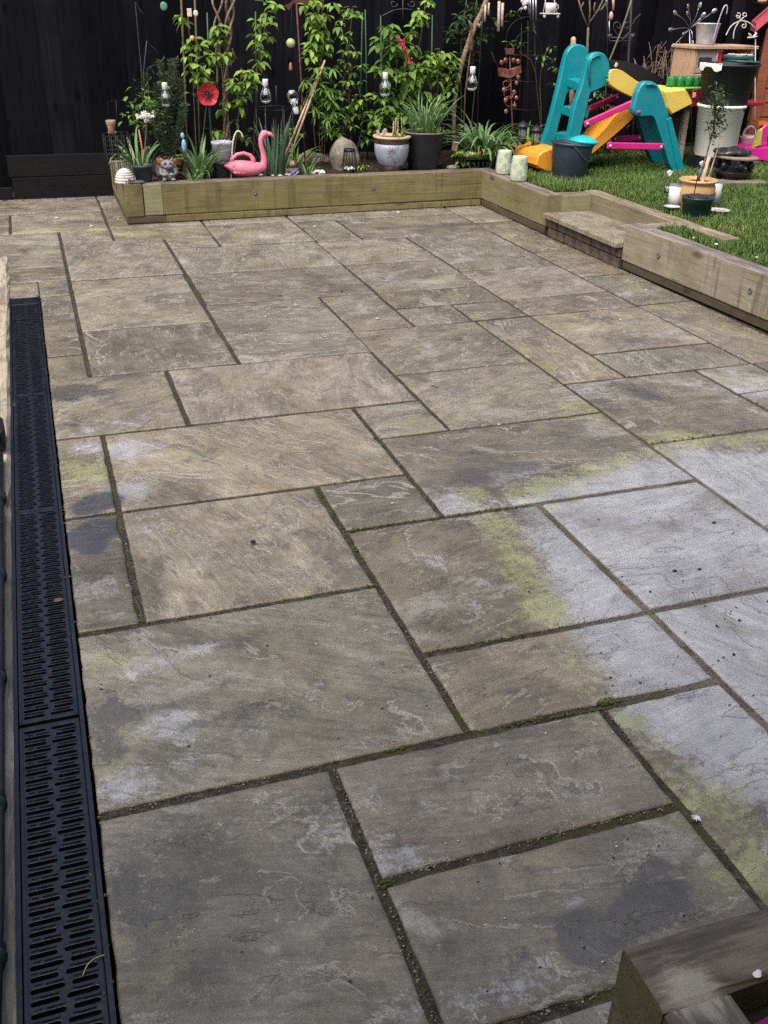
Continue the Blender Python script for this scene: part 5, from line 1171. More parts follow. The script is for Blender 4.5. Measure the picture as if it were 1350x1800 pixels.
for k, (x, col) in enumerate(((-22, (.30, .18, .45)), (-16, (.62, .58, .18)), (-12, (.7, .7, .66)), (0, (.75, .12, .03)), (2, (.75, .12, .03)), (16, (.45, .42, .06)), (22, (.6, .55, .15)), (-6, (.4, .36, .1)))):
    b = MB(); 
    for a in range(5): b.sphere((x * kt + .008 * math.cos(a * 1.257), -.07, 34 * kt + .008 * math.sin(a * 1.257)), .0075, 7, 5, (1, .4, 1))
    b.build('flower', pm('viola_%d' % k, col, None, 40, .5) if k not in (4,) else bpy.data.materials['viola_3'], tray)
tag_ = hook('plant_label', [(873, 274), (876, 256), (868, 246), (858, 243)], 6.86, 'curved white and blue plastic label arching over the tray', .0045, pm('pale_blue_plastic', (.42, .62, .70), None, 8, .4), 'label', 1)
sp_ = empty('seed_packet', at(801, 252, 6.92), 'seed packet with a navy top and brown picture stuck in the bed', 'seed packet')
b = MB(); b.box((0, 0, 0), (.045, .003, .10), Matrix.Rotation(R(12), 3, 'Y')); b.build('packet', pm('packet_brown', (.16, .09, .06), (.32, .25, .20), 60, .5), sp_)
b = MB(); b.box((.006, -.0035, .026), (.042, .002, .034), Matrix.Rotation(R(12), 3, 'Y')); b.build('printed_band', pm('packet_navy', (.03, .05, .09), None, 60, .5), sp_); b = MB(); b.box((.003, -.0038, .008), (.042, .0025, .006), Matrix.Rotation(R(12), 3, 'Y')); b.build('printed_line', pm('packet_white', (.75, .75, .72), None, 60, .5), sp_)

# hanging things and metal ornaments
GB_ = pm('pale_green_ball', (.42, .48, .22), (.30, .34, .15), 24, .4); q = at(511, 76, 7.3); kk = mp(q); chm = empty('hanging_bell', at(513, -10, 7.3), 'pale green ball and small copper bell on one long cord', 'wind chime')
wire(chm, 'cord', [chm.location, at(512, 60, 7.3), at(511, 110, 7.3)], .0014, IRON, 5); b = MB(); b.sphere(q - chm.location, 8 * kk, 16, 10); b.tube([q - chm.location + Vector((8.1 * kk * math.cos(a), 8.1 * kk * math.sin(a), 0)) for a in np.linspace(0, 6.283, 20)], .0012, 5); b.build('ball', GB_, chm)
b = MB(); b.lathe([(4.2 * kk, -7 * kk), (3.6 * kk, -5 * kk), (3 * kk, 3 * kk), (1.2 * kk, 6 * kk), (.0005, 6.2 * kk)], at(511, 116, 7.3) - chm.location, 14); b.build('bell', pm('copper_bell', (.30, .13, .09), (.2, .09, .06), 20, .45, .6), chm)
rpole = empty('rusty_pole', Vector((at(537, 290, 7.15).x, 7.15, .2)), 'thin rusty pole topped by a flat rusty bird', 'ornament')
wire(rpole, 'pole', [rpole.location, at(530, 150, 7.15), at(521, 6, 7.15)], .0055, RUST, 8)
b = MB(); b.prism([at(x, y, 7.15) - rpole.location for x, y in ((500, 10), (514, 3), (520, -14), (536, -16), (543, -2), (540, 10), (530, 5), (515, 6), (508, 18))], (0, .004, 0)); b.build('bird', RUST, rpole)
rs = empty('rusty_finial', Vector((at(812, 290, 7.1).x, 7.1, .2)), 'thin rusty garden stake with a twisted bud top beside a hanging bulb', 'ornament')
wire(rs, 'stake', [rs.location, at(818, 160, 7.1), at(827, 90, 7.1)], .0055, RUST, 8); b = MB(); kk = mp(rs.location); b.lathe([(1 * kk, 0), (6 * kk, 4 * kk), (4 * kk, 9 * kk), (5.5 * kk, 13 * kk), (3 * kk, 20 * kk), (2 * kk, 30 * kk), (.0004, 42 * kk)], at(827, 92, 7.1) - rs.location, 8); b.build('bud', RUST, rs)
COP = pm('aged_copper', (.46, .17, .10), (.20, .075, .05), 30, .42, .7); co = empty('copper_bee_stake', Vector((at(899, 290, 6.98).x, 6.98, .2)), 'copper coloured metal insect ornament with curled trails on a stake', 'ornament')
wire(co, 'stake', [co.location, at(901, 230, 6.98), at(896, 100, 6.98)], .0045, RUST, 7); kk = mp(co.location)
def C_(x, y): return at(x, y, 6.97) - co.location
b = MB(); b.prism([C_(x, y) for x, y in ((876, 118), (896, 122), (916, 115), (917, 128), (896, 138), (878, 134))], (0, .02, 0), .003); b.build('body_plate', COP, co)
for x, y, r in ((882, 110, 4), (889, 106, 4), (903, 106, 4), (911, 108, 4), (911, 136, 4), (908, 146, 3.4), (886, 158, 4), (904, 162, 4), (908, 172, 3.5), (889, 176, 4), (905, 186, 4), (890, 196, 4)):
    b = MB(); b.sphere(C_(x, y), r * kk, 9, 6, (1, .35, 1)); b.build('leaf_plate', COP, co)
for cx, cy, r in ((890, 148, 6), (894, 165, 8), (896, 178, 9)): b = MB(); b.tube([C_(cx + r * math.cos(a), cy + r * math.sin(a)) for a in np.linspace(0, 5.6, 18)], .0026, 6); b.build('curl', COP, co)
b = MB(); b.prism([C_(x, y) for x, y in ((888, 85), (905, 85), (903, 96), (890, 96))], (0, .015, 0), .002); b.tube([C_(864, 91), C_(870, 108), C_(876, 116)], .0018, 5); b.build('antenna', RUST, co)
tr_ = Vector((at(893, 240, 7.25).x, 7.25, .21)); ts = empty('terracotta_pot', tr_, 'plain terracotta pot half hidden behind the copper ornament', 'plant pot'); b = MB(); kk = mp(tr_); b.lathe(pot_profile(13 * kk, 17 * kk, 36 * kk, .005, .03), n=24); b.build('pot_body', TERRA, ts); soil_disc(ts, 15 * kk, 32 * kk)
# arched black trellis
ar = empty('arched_trellis', Vector((at(928, 290, 7.4).x, 7.4, .2)), 'round topped black wire trellis with a few climbing leaves against the fence', 'trellis')
def A_(x, y, Y=7.4): return at(x, y, Y)
for rx, y0 in ((38, 30), (24, 58)):
    pts = [A_(928 - rx, 285), A_(928 - rx, 90 + (38 - rx) * 1.5)] + [A_(928 - rx * math.cos(a), (68 + (38 - rx) * 1.2) - (38 if rx == 38 else 30) * math.sin(a)) for a in np.linspace(0.1, 3.04, 16)] + [A_(928 + rx, 90 + (38 - rx) * 1.5), A_(928 + rx, 285)]
    wire(ar, 'arch', pts, .004, IRON, 6)
for x in (914, 928, 942): wire(ar, 'upright', [A_(x, 285), A_(x, 160), A_(928 + (x - 928) * .8, 36 + abs(x - 928) * .35)], .003, IRON, 6)
for y in (95, 140, 190, 240): wire(ar, 'crossbar', [A_(890, y), A_(928, y + 4, 7.37), A_(966, y)], .003, IRON, 6)
for x0, s in ((921, -1), (935, 1)): wire(ar, 'scroll', [A_(x0 + s * (7 - t * .9) * math.cos(t), 92 + (7 - t * .9) * math.sin(t)) for t in np.linspace(0, 6.5, 22)], .0025, IRON, 5)
cl_ = climber('clematis', 'sparse clematis with small leaves on the arched black trellis', 'climber', Vector((at(950, 290, 7.4).x, 7.38, .2)), [[(952, 200), (948, 140), (956, 100), (966, 80)], [(946, 180), (940, 110), (912, 90)]],
        [(892, 72, 10, 6, 6), (914, 70, 14, 6, 9), (958, 98, 16, 12, 22), (935, 48, 8, 4, 6), (968, 80, 8, 6, 5), (976, 120, 10, 10, 8), (972, 150, 8, 10, 8), (906, 20, 12, 6, 8), (990, 160, 14, 12, 14), (1050, 170, 34, 18, 50), (1120, 200, 20, 20, 16)], 7.36, BAYS, MIDG, size=(.035, .055), seed=51, depth=.05, stem_r=.0026)
# things hanging along the top of the fence
SIL = pm('brushed_silver', (.42, .43, .45), (.28, .28, .30), 14, .3, .8); BAM = pm('pale_chime_wood', (.58, .42, .33), (.42, .29, .22), 30, .6); WHT = pm('white_enamel', (.70, .69, .66), (.60, .58, .56), 14, .4)
wc = empty('wooden_wind_chime', at(876, -12, 7.2), 'pale wooden tubes of a wind chime hanging at the end of the branch', 'wind chime')
for x, y0, y1 in ((876, 2, 55), (882, 5, 46), (852, 8, 38), (858, 5, 26)): b = MB(); b.tube([at(x + 1.5, y0, 7.2) - wc.location, at(x, y1, 7.19) - wc.location], .0105 if y1 > 40 else .007, 9); b.build('tube', BAM, wc); wire(wc, 'string', [at(x + 1.5, y0, 7.2), at(868, -20, 7.2)], .001, IRON, 4)
wire(wc, 'hanger', [at(850, 0, 7.2), at(866, -4, 7.2), at(884, -2, 7.2)], .003, BARK, 6)
sc2 = empty('silver_wind_chime', at(932, -12, 7.3), 'silver tube wind chime hanging above the arched trellis', 'wind chime')
for x, y1 in ((932, 34), (937, 44), (942, 38), (929, 26)): b = MB(); b.tube([at(x, -6, 7.3) - sc2.location, at(x, y1, 7.3) - sc2.location], .0065, 8); b.build('tube', SIL, sc2)
an = empty('angel_decoration', at(922, 6, 7.28), 'small white and silver fairy decoration hung left of the silver chime', 'decoration')
b = MB(); kk = mp(an.location)
for x, y, r in ((0, 0, 5), (-4, 4, 4), (5, 3, 4.5), (2, -7, 3.6)): b.sphere((x * kk, 0, y * kk), r * kk, 8, 6, (1, .5, 1))
b.build('body', WHT, an); b = MB(); b.tube([(-2 * kk, 0, -5 * kk), (-7 * kk, 0, -14 * kk)], .003, 5); b.tube([(-4 * kk, 0, -5 * kk), (-12 * kk, 0, -13 * kk)], .003, 5); b.build('leg', SIL, an)
cp_ = empty('teacup_feeder', at(967, 24, 7.25), 'white teacup on a small hanging swing tray', 'bird feeder'); kk = mp(cp_.location)
b = MB(); b.box((0, 0, 0), (32 * kk, .07, 2.2 * kk), None, .002); b.build('tray', WHT, cp_)
b = MB(); b.lathe([(6 * kk, 1.2 * kk), (8.6 * kk, 2 * kk), (9.6 * kk, 10 * kk), (10 * kk, 19 * kk), (9.2 * kk, 19 * kk), (8.6 * kk, 8 * kk), (1 * kk, 3 * kk)], (0, 0, 0), 20); b.build('cup', WHT, cp_)
b = MB(); b.tube([(9.5 * kk, 0, 15 * kk), (14 * kk, 0, 15.5 * kk), (15 * kk, 0, 10 * kk), (9 * kk, 0, 5.5 * kk)], .0032, 7); b.build('handle', WHT, cp_)
for s in (-1, 1): wire(cp_, 'rope', [cp_.location + Vector((s * 14 * kk, 0, 0)), at(967 + s * 6, -12, 7.25)], .0028, WHT, 5); b = MB(); b.sphere((s * 13 * kk, -.02, -4 * kk), 2.6 * kk, 8, 6, (1, 1, 1.6)); b.build('tassel', WHT, cp_)
pc2 = empty('pink_wind_chime', at(1078, -12, 7.35), 'pink and silver shell wind chime hanging above the heart scroll', 'wind chime')
for x, y0, y1, r, m_ in ((1066, -8, 16, .009, SIL), (1078, -8, 18, .010, pm('pink_shell', (.62, .38, .38), (.5, .3, .3), 30, .4)), (1071, 36, 76, .004, SIL)): b = MB(); b.tube([at(x, y0, 7.35) - pc2.location, at(x, y1, 7.35) - pc2.location], r, 8); b.build('tube', m_, pc2)
b = MB(); kk = mp(pc2.location); b.sphere(at(1074, 28, 7.35) - pc2.location, 4 * kk, 9, 7, (1, 1, 1.8)); b.build('bead', bpy.data.materials['pink_shell'], pc2)
hs = empty('heart_scroll_frame', at(1095, 150, 7.5), 'black wire frame with a heart shaped scroll against the fence', 'trellis')
for s in (-1, 1):
    wire(hs, 'scroll', [at(1094, 70, 7.5), at(1094 + s * 16, 52, 7.5), at(1094 + s * 15, 40, 7.5), at(1094 + s * 7, 38, 7.5), at(1094 + s * 2, 45, 7.5), at(1094 + s * 6, 51, 7.5), at(1094 + s * 10, 47, 7.5)], .003, WIREG, 6, 2)
wire(hs, 'bar', [at(1070, 66, 7.5), at(1114, 66, 7.5)], .003, WIREG, 6); wire(hs, 'bar', [at(1070, 72, 7.5), at(1114, 72, 7.5)], .003, WIREG, 6); wire(hs, 'post', [at(1066, 220, 7.5), at(1068, -10, 7.5)], .004, IRON, 6)
for x in (1072, 1112): b = MB(); b.sphere(at(x, 63, 7.48) - hs.location, 4 * mp(hs.location), 8, 6, (1.2, .6, .8)); b.build('rosette', WIREG, hs)
sg = empty('scroll_wire_topper', at(708, 10, 7.6), 'faint black wire scrollwork against the fence above the currant', 'trellis')
wire(sg, 'arch', [at(672, 28, 7.6), at(690, 18, 7.6), at(708, 15, 7.6), at(726, 17, 7.6)], .0025, WIREG, 5, 1); wire(sg, 'stem', [at(708, 40, 7.6), at(708, -10, 7.6)], .0025, WIREG, 5)
for s in (-1, 1): wire(sg, 'scroll', [at(708 + s * (16 - 7 * math.cos(t) * (1 - t / 9)), 6 + 7 * math.sin(t) * (1 - t / 9), 7.6) for t in np.linspace(0, 6, 18)], .0022, WIREG, 5)
cd_ = empty('cd_spinner', at(288, 11, 7.55), 'small pale green disc hanging on a thread at the top of the fence', 'decoration'); b = MB(); b.sphere((0, 0, 0), 6.5 * mp(cd_.location), 14, 8, (1, .25, 1.1)); b.build('disc', pm('pale_green_glass', (.12, .30, .24), None, 20, .3), cd_); wire(cd_, 'thread', [cd_.location, at(284, -10, 7.55)], .001, WIREG, 4)
bf = empty('butterfly_clip', at(333, 22, 7.32), 'white and orange butterfly clipped to the cane at the top left', 'decoration'); kk = mp(bf.location)
b = MB(); b.box((0, 0, 0), (8 * kk, .004, 13 * kk), None, .002); b.build('wing', pm('white_wing', (.75, .72, .68), (.72, .45, .25), 60, .5), bf); b = MB(); b.sphere((11 * kk, 0, -1 * kk), 4.4 * kk, 10, 6, (1, .3, 1.2)); b.build('wing', WHT, bf)
bf2 = empty('wooden_bead', at(338, 67, 7.3), 'orange wooden bead on the left climber', 'decoration'); b = MB(); b.sphere((0, 0, 0), 4.5 * kk, 10, 8); b.build('bead', pm('orange_bead', (.62, .36, .14), None, 20, .5), bf2)

# lanterns on the wall end, path lights
MINT = pm('pale_mint_ceramic', (.50, .56, .42), (.44, .50, .37), 10, .5)
HOLE = pm('lantern_hole', (.035, .045, .035), None, 10, .8)
def cyl_lantern(px, py, h, w, label):
    c = gp(px, py, .25); c.z = .2485; k = mp(c); root = empty('ceramic_lantern', c, label, 'lantern', 'pale mint pierced ceramic lanterns'); rr = w * k / 2
    prof = [(rr * .8, 0), (rr * .96, .004), (rr, .012), (rr * 1.02, h * k * .25), (rr * .97, h * k * .6), (rr * .86, h * k * .9), (rr * .86, h * k * .97), (rr * .82, h * k), (rr * .62, h * k), (rr * .60, h * k * .97), (rr * .6, h * k * .6)]
    b = MB(); b.lathe(prof, (0, 0, 0), 30); b.build('lantern_body', MINT, root)
    d = MB(); r_ = random.Random(int(px))
    def rad(z): return float(np.interp(z / (h * k), [0, .25, .6, .9, 1], [1, 1.02, .97, .86, .84])) * rr
    for a0, z0 in ((-1.9, .38), (-1.2, .62), (-2.5, .6), (-.6, .36), (-1.5, .15), (-2.3, .2), (-.8, .72), (-1.75, .8)):
        for j in range(9):
            t = j * .698; q = .055 if j else 0
            a = a0 + .26 * math.cos(t) * (j > 0); z = (z0 + .085 * math.sin(t) * (j > 0)) * h * k
            if z < .02: continue
            R_ = rad(z); d.sphere((R_ * math.cos(a), R_ * math.sin(a), z), .0027 if j else .0036, 6, 4, (1, 1, 1))
    d.build('pierced_holes', HOLE, root); return root
cyl_lantern(885, 305, 44, 27, 'left of the two mint lanterns, set back on the sleeper corner'); cyl_lantern(911, 317, 46, 30, 'right of the two mint lanterns, nearer and larger on the sleeper')
LENS = pm('ribbed_clear_lens', (.24, .27, .27), (.13, .15, .15), 30, .15)
def path_light(px, pyt, pyb, Y, label):
    c = at(px, pyt, Y); k = mp(c); foot = Vector((at(px + 2, pyb, Y).x, Y, .215)); root = empty('path_light', foot, label, 'path light', 'black path lights by the lawn corner'); o = c - foot
    b = MB(); b.lathe([(13 * k, -9 * k), (13 * k, -8 * k), (8 * k, -3 * k), (3 * k, 0), (.0005, .5 * k)], o, 24); b.lathe([(.0005, -9.1 * k), (13 * k, -9 * k)], o, 24); b.build('cap', LB, root)
    b = MB(); b.lathe([(7 * k, -31 * k), (7.6 * k, -9 * k)], o, 16); b.build('lens', LENS, root)
    for a in range(4): b = MB(); b.tube([o + Vector((8 * k * math.cos(a * 1.57 + .6), 8 * k * math.sin(a * 1.57 + .6), -31 * k)), o + Vector((8.4 * k * math.cos(a * 1.57 + .6), 8.4 * k * math.sin(a * 1.57 + .6), -9 * k))], .003, 5); b.build('post', LB, root)
    b = MB(); b.lathe([(2 * k, -36 * k), (7 * k, -34 * k), (8 * k, -31 * k), (.0005, -30.5 * k)], o, 18); b.tube([o + Vector((0, 0, -34 * k)), Vector((0, 0, .0))], .010, 9); b.build('stake', LB, root)
path_light(920, 213, 292, 6.85, 'left path light, standing behind the mint lanterns'); path_light(944, 220, 305, 6.72, 'right path light, standing in grass beside the teal slide')

VZ = .888                            # the picture plane leans back: upright heights read from it are this much less
for o_ in (tp, p1, dm, gr, sp0, sp1, fr_, la, cpot, npot, tray, cb, ts): o_.scale.z = VZ
for o_ in list(COL.objects):
    if o_.type == 'EMPTY' and o_.name.split('.')[0] in ('bulb_light', 'ceramic_lantern', 'shell_cup', 'teacup_feeder'): o_.scale.z = VZ

# dead leaves lying on the bed soil and along the foot of the walls
lf = MB(); r_ = random.Random(31)
def dead(p, L):
    d = Vector((r_.gauss(0, 1), r_.gauss(0, 1), r_.uniform(-.2, .35))).normalized(); s_ = d.cross(Vector((0, 0, 1))).normalized() * L * .3
    lf.add([p, p + d * L * .5 - s_, p + d * L, p + d * L * .5 + s_ + Vector((0, 0, L * .15))], [(0, 1, 2), (0, 2, 3)])
for _ in range(240): dead(Vector((r_.uniform(.66, 3.3), r_.uniform(6.82, 7.6), .235 + r_.uniform(0, .012))), r_.uniform(.015, .045))
for _ in range(70): x = r_.uniform(.8, 3.04); dead(Vector((x, by(x) - abs(r_.gauss(0, .02)) - .008, .004)), r_.uniform(.006, .018))
for _ in range(70): y = r_.uniform(2.6, 6.6); dead(Vector((3.06 - abs(r_.gauss(0, .02)) + (0 if y > 4.8 else (4.8 - y) * .025), y, .004)), r_.uniform(.006, .02))
for _ in range(46): dead(Vector((-.055 + r_.gauss(0, .006), r_.uniform(.9, 5), .003)), r_.uniform(.004, .012))
for _ in range(50): dead(Vector((r_.uniform(-.7, .5), 7.70 - abs(r_.gauss(0, .03)), .004)), r_.uniform(.008, .03))
tag(lf.build('leaf_litter', leaf_mat('dead_leaf', [(.05, .032, .02), (.13, .08, .045), (.22, .155, .09)], .8, False)), kind='stuff')

# ================================================================== toys and pots on the lawn
LZ = .232
TEAL = pm('teal_plastic', (.004, .245, .290), (.003, .215, .258), 6, .42, 0, .05, 60, grime=(.05, .19, .20), gamt=.55)
YEL = pm('yellow_plastic', (.74, .56, .105), (.70, .50, .085), 7, .45, 0, .05, 60, grime=(.50, .43, .24), gamt=.6)
ORA = pm('orange_plastic', (.74, .31, .030), (.68, .27, .026), 7, .45, 0, .05, 60, grime=(.48, .27, .10), gamt=.6)
MAG = pm('magenta_plastic', (.62, .020, .215), (.52, .016, .180), 8, .45)
def AT(root, pts, Y): return [at(x, y, Y) - root.location for x, y in pts]
def grounded(px, py, Y=None, z=LZ):
    p = gp(px, py, z + .015)
    if Y: p = Vector((at(px, py, Y).x, Y, z))
    p.z = z; return p
sl_ = empty('climbing_slide', grounded(1090, 285, 6.7), 'teal climbing frame with yellow and orange slides and pink bars', 'slide')
def rounded(pts, k=2):
    for _ in range(k):
        q = []
        for a, b_ in zip(pts, pts[1:] + pts[:1]):
            a, b_ = Vector((*a, 0)), Vector((*b_, 0)); q += [tuple((a * .8 + b_ * .2)[:2]), tuple((a * .2 + b_ * .8)[:2])]
        pts = q
    return pts
def panel(name, pts, Y, th, mat, ch=.010, k=1):
    b = MB(); b.prism(AT(sl_, rounded(pts, k), Y), (0, th, 0), ch); return b.build(name, mat, sl_)
far_l = [(1017, 77), (1029, 81), (1036, 91), (1037, 110), (1030, 150), (997, 160), (985, 205), (968, 276), (947, 276), (967, 215), (982, 153), (992, 109), (997, 91), (1006, 80)]
near_l = [(1032, 113), (1035, 102), (1044, 93), (1055, 91), (1064, 95), (1071, 107), (1073, 120), (1075, 135), (1073, 143), (1067, 149), (1038, 162), (1035, 169), (1019, 240), (1007, 292), (984, 292), (1001, 238), (1011, 184), (1022, 153)]
panel('ladder_side', far_l, 6.93, .06, TEAL); panel('ladder_side', near_l, 6.66, .06, TEAL)
ridge = MB(); ridge.tube(AT(sl_, [(1037, 150), (1036, 112), (1040, 103), (1048, 98), (1057, 98)], 6.652), [.006, .008, .008, .008, .004], 8); ridge.build('moulded_rib', TEAL, sl_)
for (fx, fy), (nx_, ny_), dp_ in (((996, 137), (1022, 149), .15), ((986, 186), (1012, 195), .11), ((976, 232), (1002, 240), .11)):
    a, c = at(fx, fy, 6.95) - sl_.location, at(nx_, ny_, 6.69) - sl_.location
    b = MB(); b.prism([a + Vector(v) for v in ((0, 0, 0), (dp_, 0, .008), (dp_, 0, -.04), (.02, 0, -.06), (0, 0, -.05))], c - a, .006); b.build('ladder_step', TEAL, sl_)
rt = [(1113, 193), (1115, 184), (1120, 164), (1127, 149), (1135, 143), (1147, 143), (1156, 148), (1162, 158), (1167, 171), (1208, 309), (1183, 309), (1153, 211), (1149, 205), (1120, 205), (1114, 199)]
panel('frame_side', rt, 6.40, .065, TEAL)
panel('frame_side', [(1118, 196), (1126, 160), (1140, 156), (1150, 170), (1178, 291), (1150, 291), (1133, 250)], 6.80, .06, TEAL)
b = MB(); b.prism(AT(sl_, [(1172, 210), (1180, 206), (1204, 300), (1192, 302)], 6.395), (0, .012, 0), .003); b.build('moulded_rib', TEAL, sl_)
b = MB(); b.tube(AT(sl_, [(1136, 149), (1146, 148), (1154, 153)], 6.39), [.006, .008, .004], 8); b.build('moulded_rib', TEAL, sl_)
def chute(name, top, bot, Y, W, mat, drop=8):
    """side walls traced along top and bottom edges, and a sunk floor between them"""
    k = lambda L: [tuple(v) for v in L]
    for yy in (Y, Y + W - .025): b = MB(); b.prism(AT(sl_, rounded(k(top) + k(bot)[::-1], 1), yy), (0, .025, 0), .006); b.build(name + '_side', mat, sl_)
    mid_ = [((a[0] + c[0]) / 2, (a[1] * .45 + c[1] * .55)) for a, c in zip(top, bot)]; low = [((a[0] + c[0]) / 2, (a[1] * .25 + c[1] * .75)) for a, c in zip(top, bot)]
    b = MB(); vs = []; n = len(mid_)
    for (x, y), (x2, y2) in zip(mid_, low):
        vs += [at(x, y, Y + .02) - sl_.location, at(x, y, Y + .02) - sl_.location + Vector((0, W - .04, 0)), at(x2, y2, Y + .02) - sl_.location, at(x2, y2, Y + .02) - sl_.location + Vector((0, W - .04, 0))]
    fs = []
    for i in range(n - 1): a = i * 4; c = a + 4; fs += [(a, a + 1, c + 1, c), (a + 2, c + 2, c + 3, a + 3)]
    b.add(vs, fs, True); b.build(name + '_floor', mat, sl_)
chute('upper_chute', [(1072, 123), (1084, 121), (1094, 124), (1104, 131), (1118, 141), (1130, 148), (1150, 157), (1166, 160), (1186, 158), (1206, 156)], [(1071, 147), (1080, 154), (1090, 160), (1100, 165), (1114, 172), (1128, 178), (1148, 186), (1168, 194), (1180, 202), (1219, 182)], 6.58, .32, YEL)
b = MB(); b.prism(AT(sl_, [(1168, 161), (1206, 156), (1219, 182), (1181, 202), (1172, 190)], 6.56), (0, .36, 0), .012); b.build('chute_lip', YEL, sl_)
chute('lower_chute', [(1113, 178), (1097, 191), (1081, 203), (1067, 224), (1046, 245), (1022, 260), (998, 266), (984, 268), (974, 272)], [(1115, 206), (1099, 221), (1083, 235), (1062, 254), (1039, 273), (1018, 290), (1000, 302), (988, 302), (976, 300)], 6.52, .34, ORA)
b = MB(); b.prism(AT(sl_, rounded([(941, 294), (945, 274), (955, 265), (972, 259), (990, 262), (994, 300), (970, 306)], 1), 6.50), (0, .38, 0), .012); b.build('chute_foot', ORA, sl_)
def bar(x0, y0, x1, y1, Y, w_=.042):
    a, c = at(x0, y0, Y) - sl_.location, at(x1, y1, Y) - sl_.location; d = (c - a); L = d.length; M = frame(d).to_3x3()
    b = MB(); b.box((a + c) / 2, (L, .02, w_), M, .006); b.build('brace_bar', MAG, sl_)
    for q in (a, c): b = MB(); b.lathe([(.009, 0), (.009, .006), (.0005, .007)], q + d.normalized() * (.02 if q == a else -.02) + Vector((0, -.010, 0)), 10, Matrix.Rotation(R(90), 3, 'X')); b.build('bolt', pm_white, sl_)
pm_white = pm('white_cap_plastic', (.72, .70, .66), None, 10, .4)
bar(1027, 219, 1116, 179, 6.46); bar(1031, 193, 1088, 169, 6.92); bar(1067, 256, 1165, 258, 6.37, .046); bar(1075, 244, 1127, 242, 6.83)
for x, y, Y, m_ in ((1068, 141, 6.652, pm_white), (1123, 197, 6.392, MAG)): b = MB(); b.lathe([(.014, 0), (.013, .008), (.0005, .010)], at(x, y, Y) - sl_.location, 12, Matrix.Rotation(R(90), 3, 'X')); b.build('bolt', m_, sl_)

# bucket with a turquoise lid laid in it
BKT = pm('slate_blue_plastic', (.034, .048, .068), (.026, .038, .054), 9, .45, 0, .06, 60)
q = grounded(998, 311); kb = mp(q); bu = empty('bucket', q, 'slate blue plastic bucket with a wire handle in front of the teal slide', 'bucket')
Mt = Matrix.Rotation(R(3), 3, 'Y')
b = MB(); b.lathe([(2 * kb, 0), (27 * kb, 0), (28 * kb, 2 * kb), (35 * kb, 60 * kb), (36 * kb, 64 * kb), (38 * kb, 66 * kb), (38 * kb, 69 * kb), (35 * kb, 69 * kb), (34 * kb, 62 * kb), (26 * kb, 4 * kb), (.0005, 3 * kb)], (0, 0, 0), 34, Mt); b.build('bucket_body', BKT, bu)
b = MB(); b.tube([Mt @ Vector((36 * kb * math.cos(a), 36 * kb * math.sin(a), 64 * kb - 26 * kb * math.sin(max(0, (a + 1.95) / 2.1 * math.pi)) if a < .15 else 64 * kb)) for a in np.linspace(-1.95, .15, 22)], .0032, 6); b.build('handle', WIREG, bu)
tl_ = empty('turquoise_lid', q + Vector((17 * kb, -.045, 61 * kb)), 'turquoise domed plastic lid resting on the bucket rim', 'lid')
b = MB(); b.lathe([(.0005, 0), (24 * kb, 0), (25.5 * kb, 2 * kb), (25.5 * kb, 4 * kb), (22 * kb, 7 * kb), (14 * kb, 11 * kb), (5 * kb, 13.5 * kb), (.0005, 13.8 * kb)], (0, 0, 0), 30, Matrix.Rotation(R(6), 3, 'Y')); b.build('lid_body', pm('turquoise_plastic', (.010, .46, .50), (.008, .40, .44), 8, .35), tl_)

# wooden play kitchen and what stands on it
PLY = timber_mat('play_kitchen_wood', (.52, .36, .24), (.36, .235, .155), None, 0, .12); GREYW = timber_mat('weathered_board', (.30, .235, .175), (.165, .125, .092), None, 0, .25)
pk = empty('play_kitchen', grounded(1260, 270, 7.15), 'wooden toy kitchen with a grey microwave, behind the black and white tubs', 'toy kitchen')
KY = 6.74; KD = .27
def kbox(name, x0, x1, z0, z1, y0, y1, mat, ch=.004, parent=None):
    b = MB(); b.box((0, 0, 0), (max(x1 - x0, z1 - z0), y1 - y0, min(x1 - x0, z1 - z0)), None, ch)
    o = b.build(name, mat, parent or pk, Vector(((x0 + x1) / 2, (y0 + y1) / 2, (z0 + z1) / 2)) - pk.location, (0, 0 if x1 - x0 >= z1 - z0 else R(90), 0)); return o
KX0, KX1 = at(1229, 80, KY).x, at(1329, 75, KY).x; topz = at(1228, 80, KY).z; cz = at(1228, 186, KY).z
kbox('side_board', KX0 - .03, KX0, cz + .03, topz - .027, KY, KY + .13, PLY); kbox('side_board', KX0 - .031, KX0 + .001, cz + .03, topz - .027, KY + .134, KY + KD, PLY)
kbox('front_leg', KX0 - .045, KX0 - .003, LZ, cz, KY - .02, KY + .03, pm('cream_board', (.50, .43, .33), (.40, .34, .26), 30, .7))
kbox('side_board', KX0 - .04, KX0 - .018, LZ, cz, KY + .034, KY + .155, GREYW); kbox('side_board', KX0 - .041, KX0 - .019, LZ, cz, KY + .160, KY + .285, GREYW)
kbox('side_board', KX1 - .03, KX1, LZ, topz - .027, KY, KY + KD, PLY)
kbox('top_shelf', KX0 - .045, KX1 + .02, topz - .025, topz, KY - .02, KY + KD + .01, PLY)
kbox('red_counter', KX0 - .10, KX1 + .14, cz, cz + .028, KY - .06, KY + KD, pm('dark_red_paint', (.28, .015, .025), (.20, .012, .02), 14, .5), .006)
kbox('back_board', KX0 + .19, KX1 - .031, cz + .03, topz - .027, KY + KD - .012, KY + KD, pm('faded_pink_board', (.36, .17, .19), (.26, .14, .14), 14, .7), 0)
kbox('under_shelf', KX0, KX1 - .031, topz - .21, topz - .192, KY + .002, KY + KD - .014, PLY)
mwc = Vector((KX0 + .115, KY + .012, topz - .108)) - pk.location; W_, H_ = .222, .160
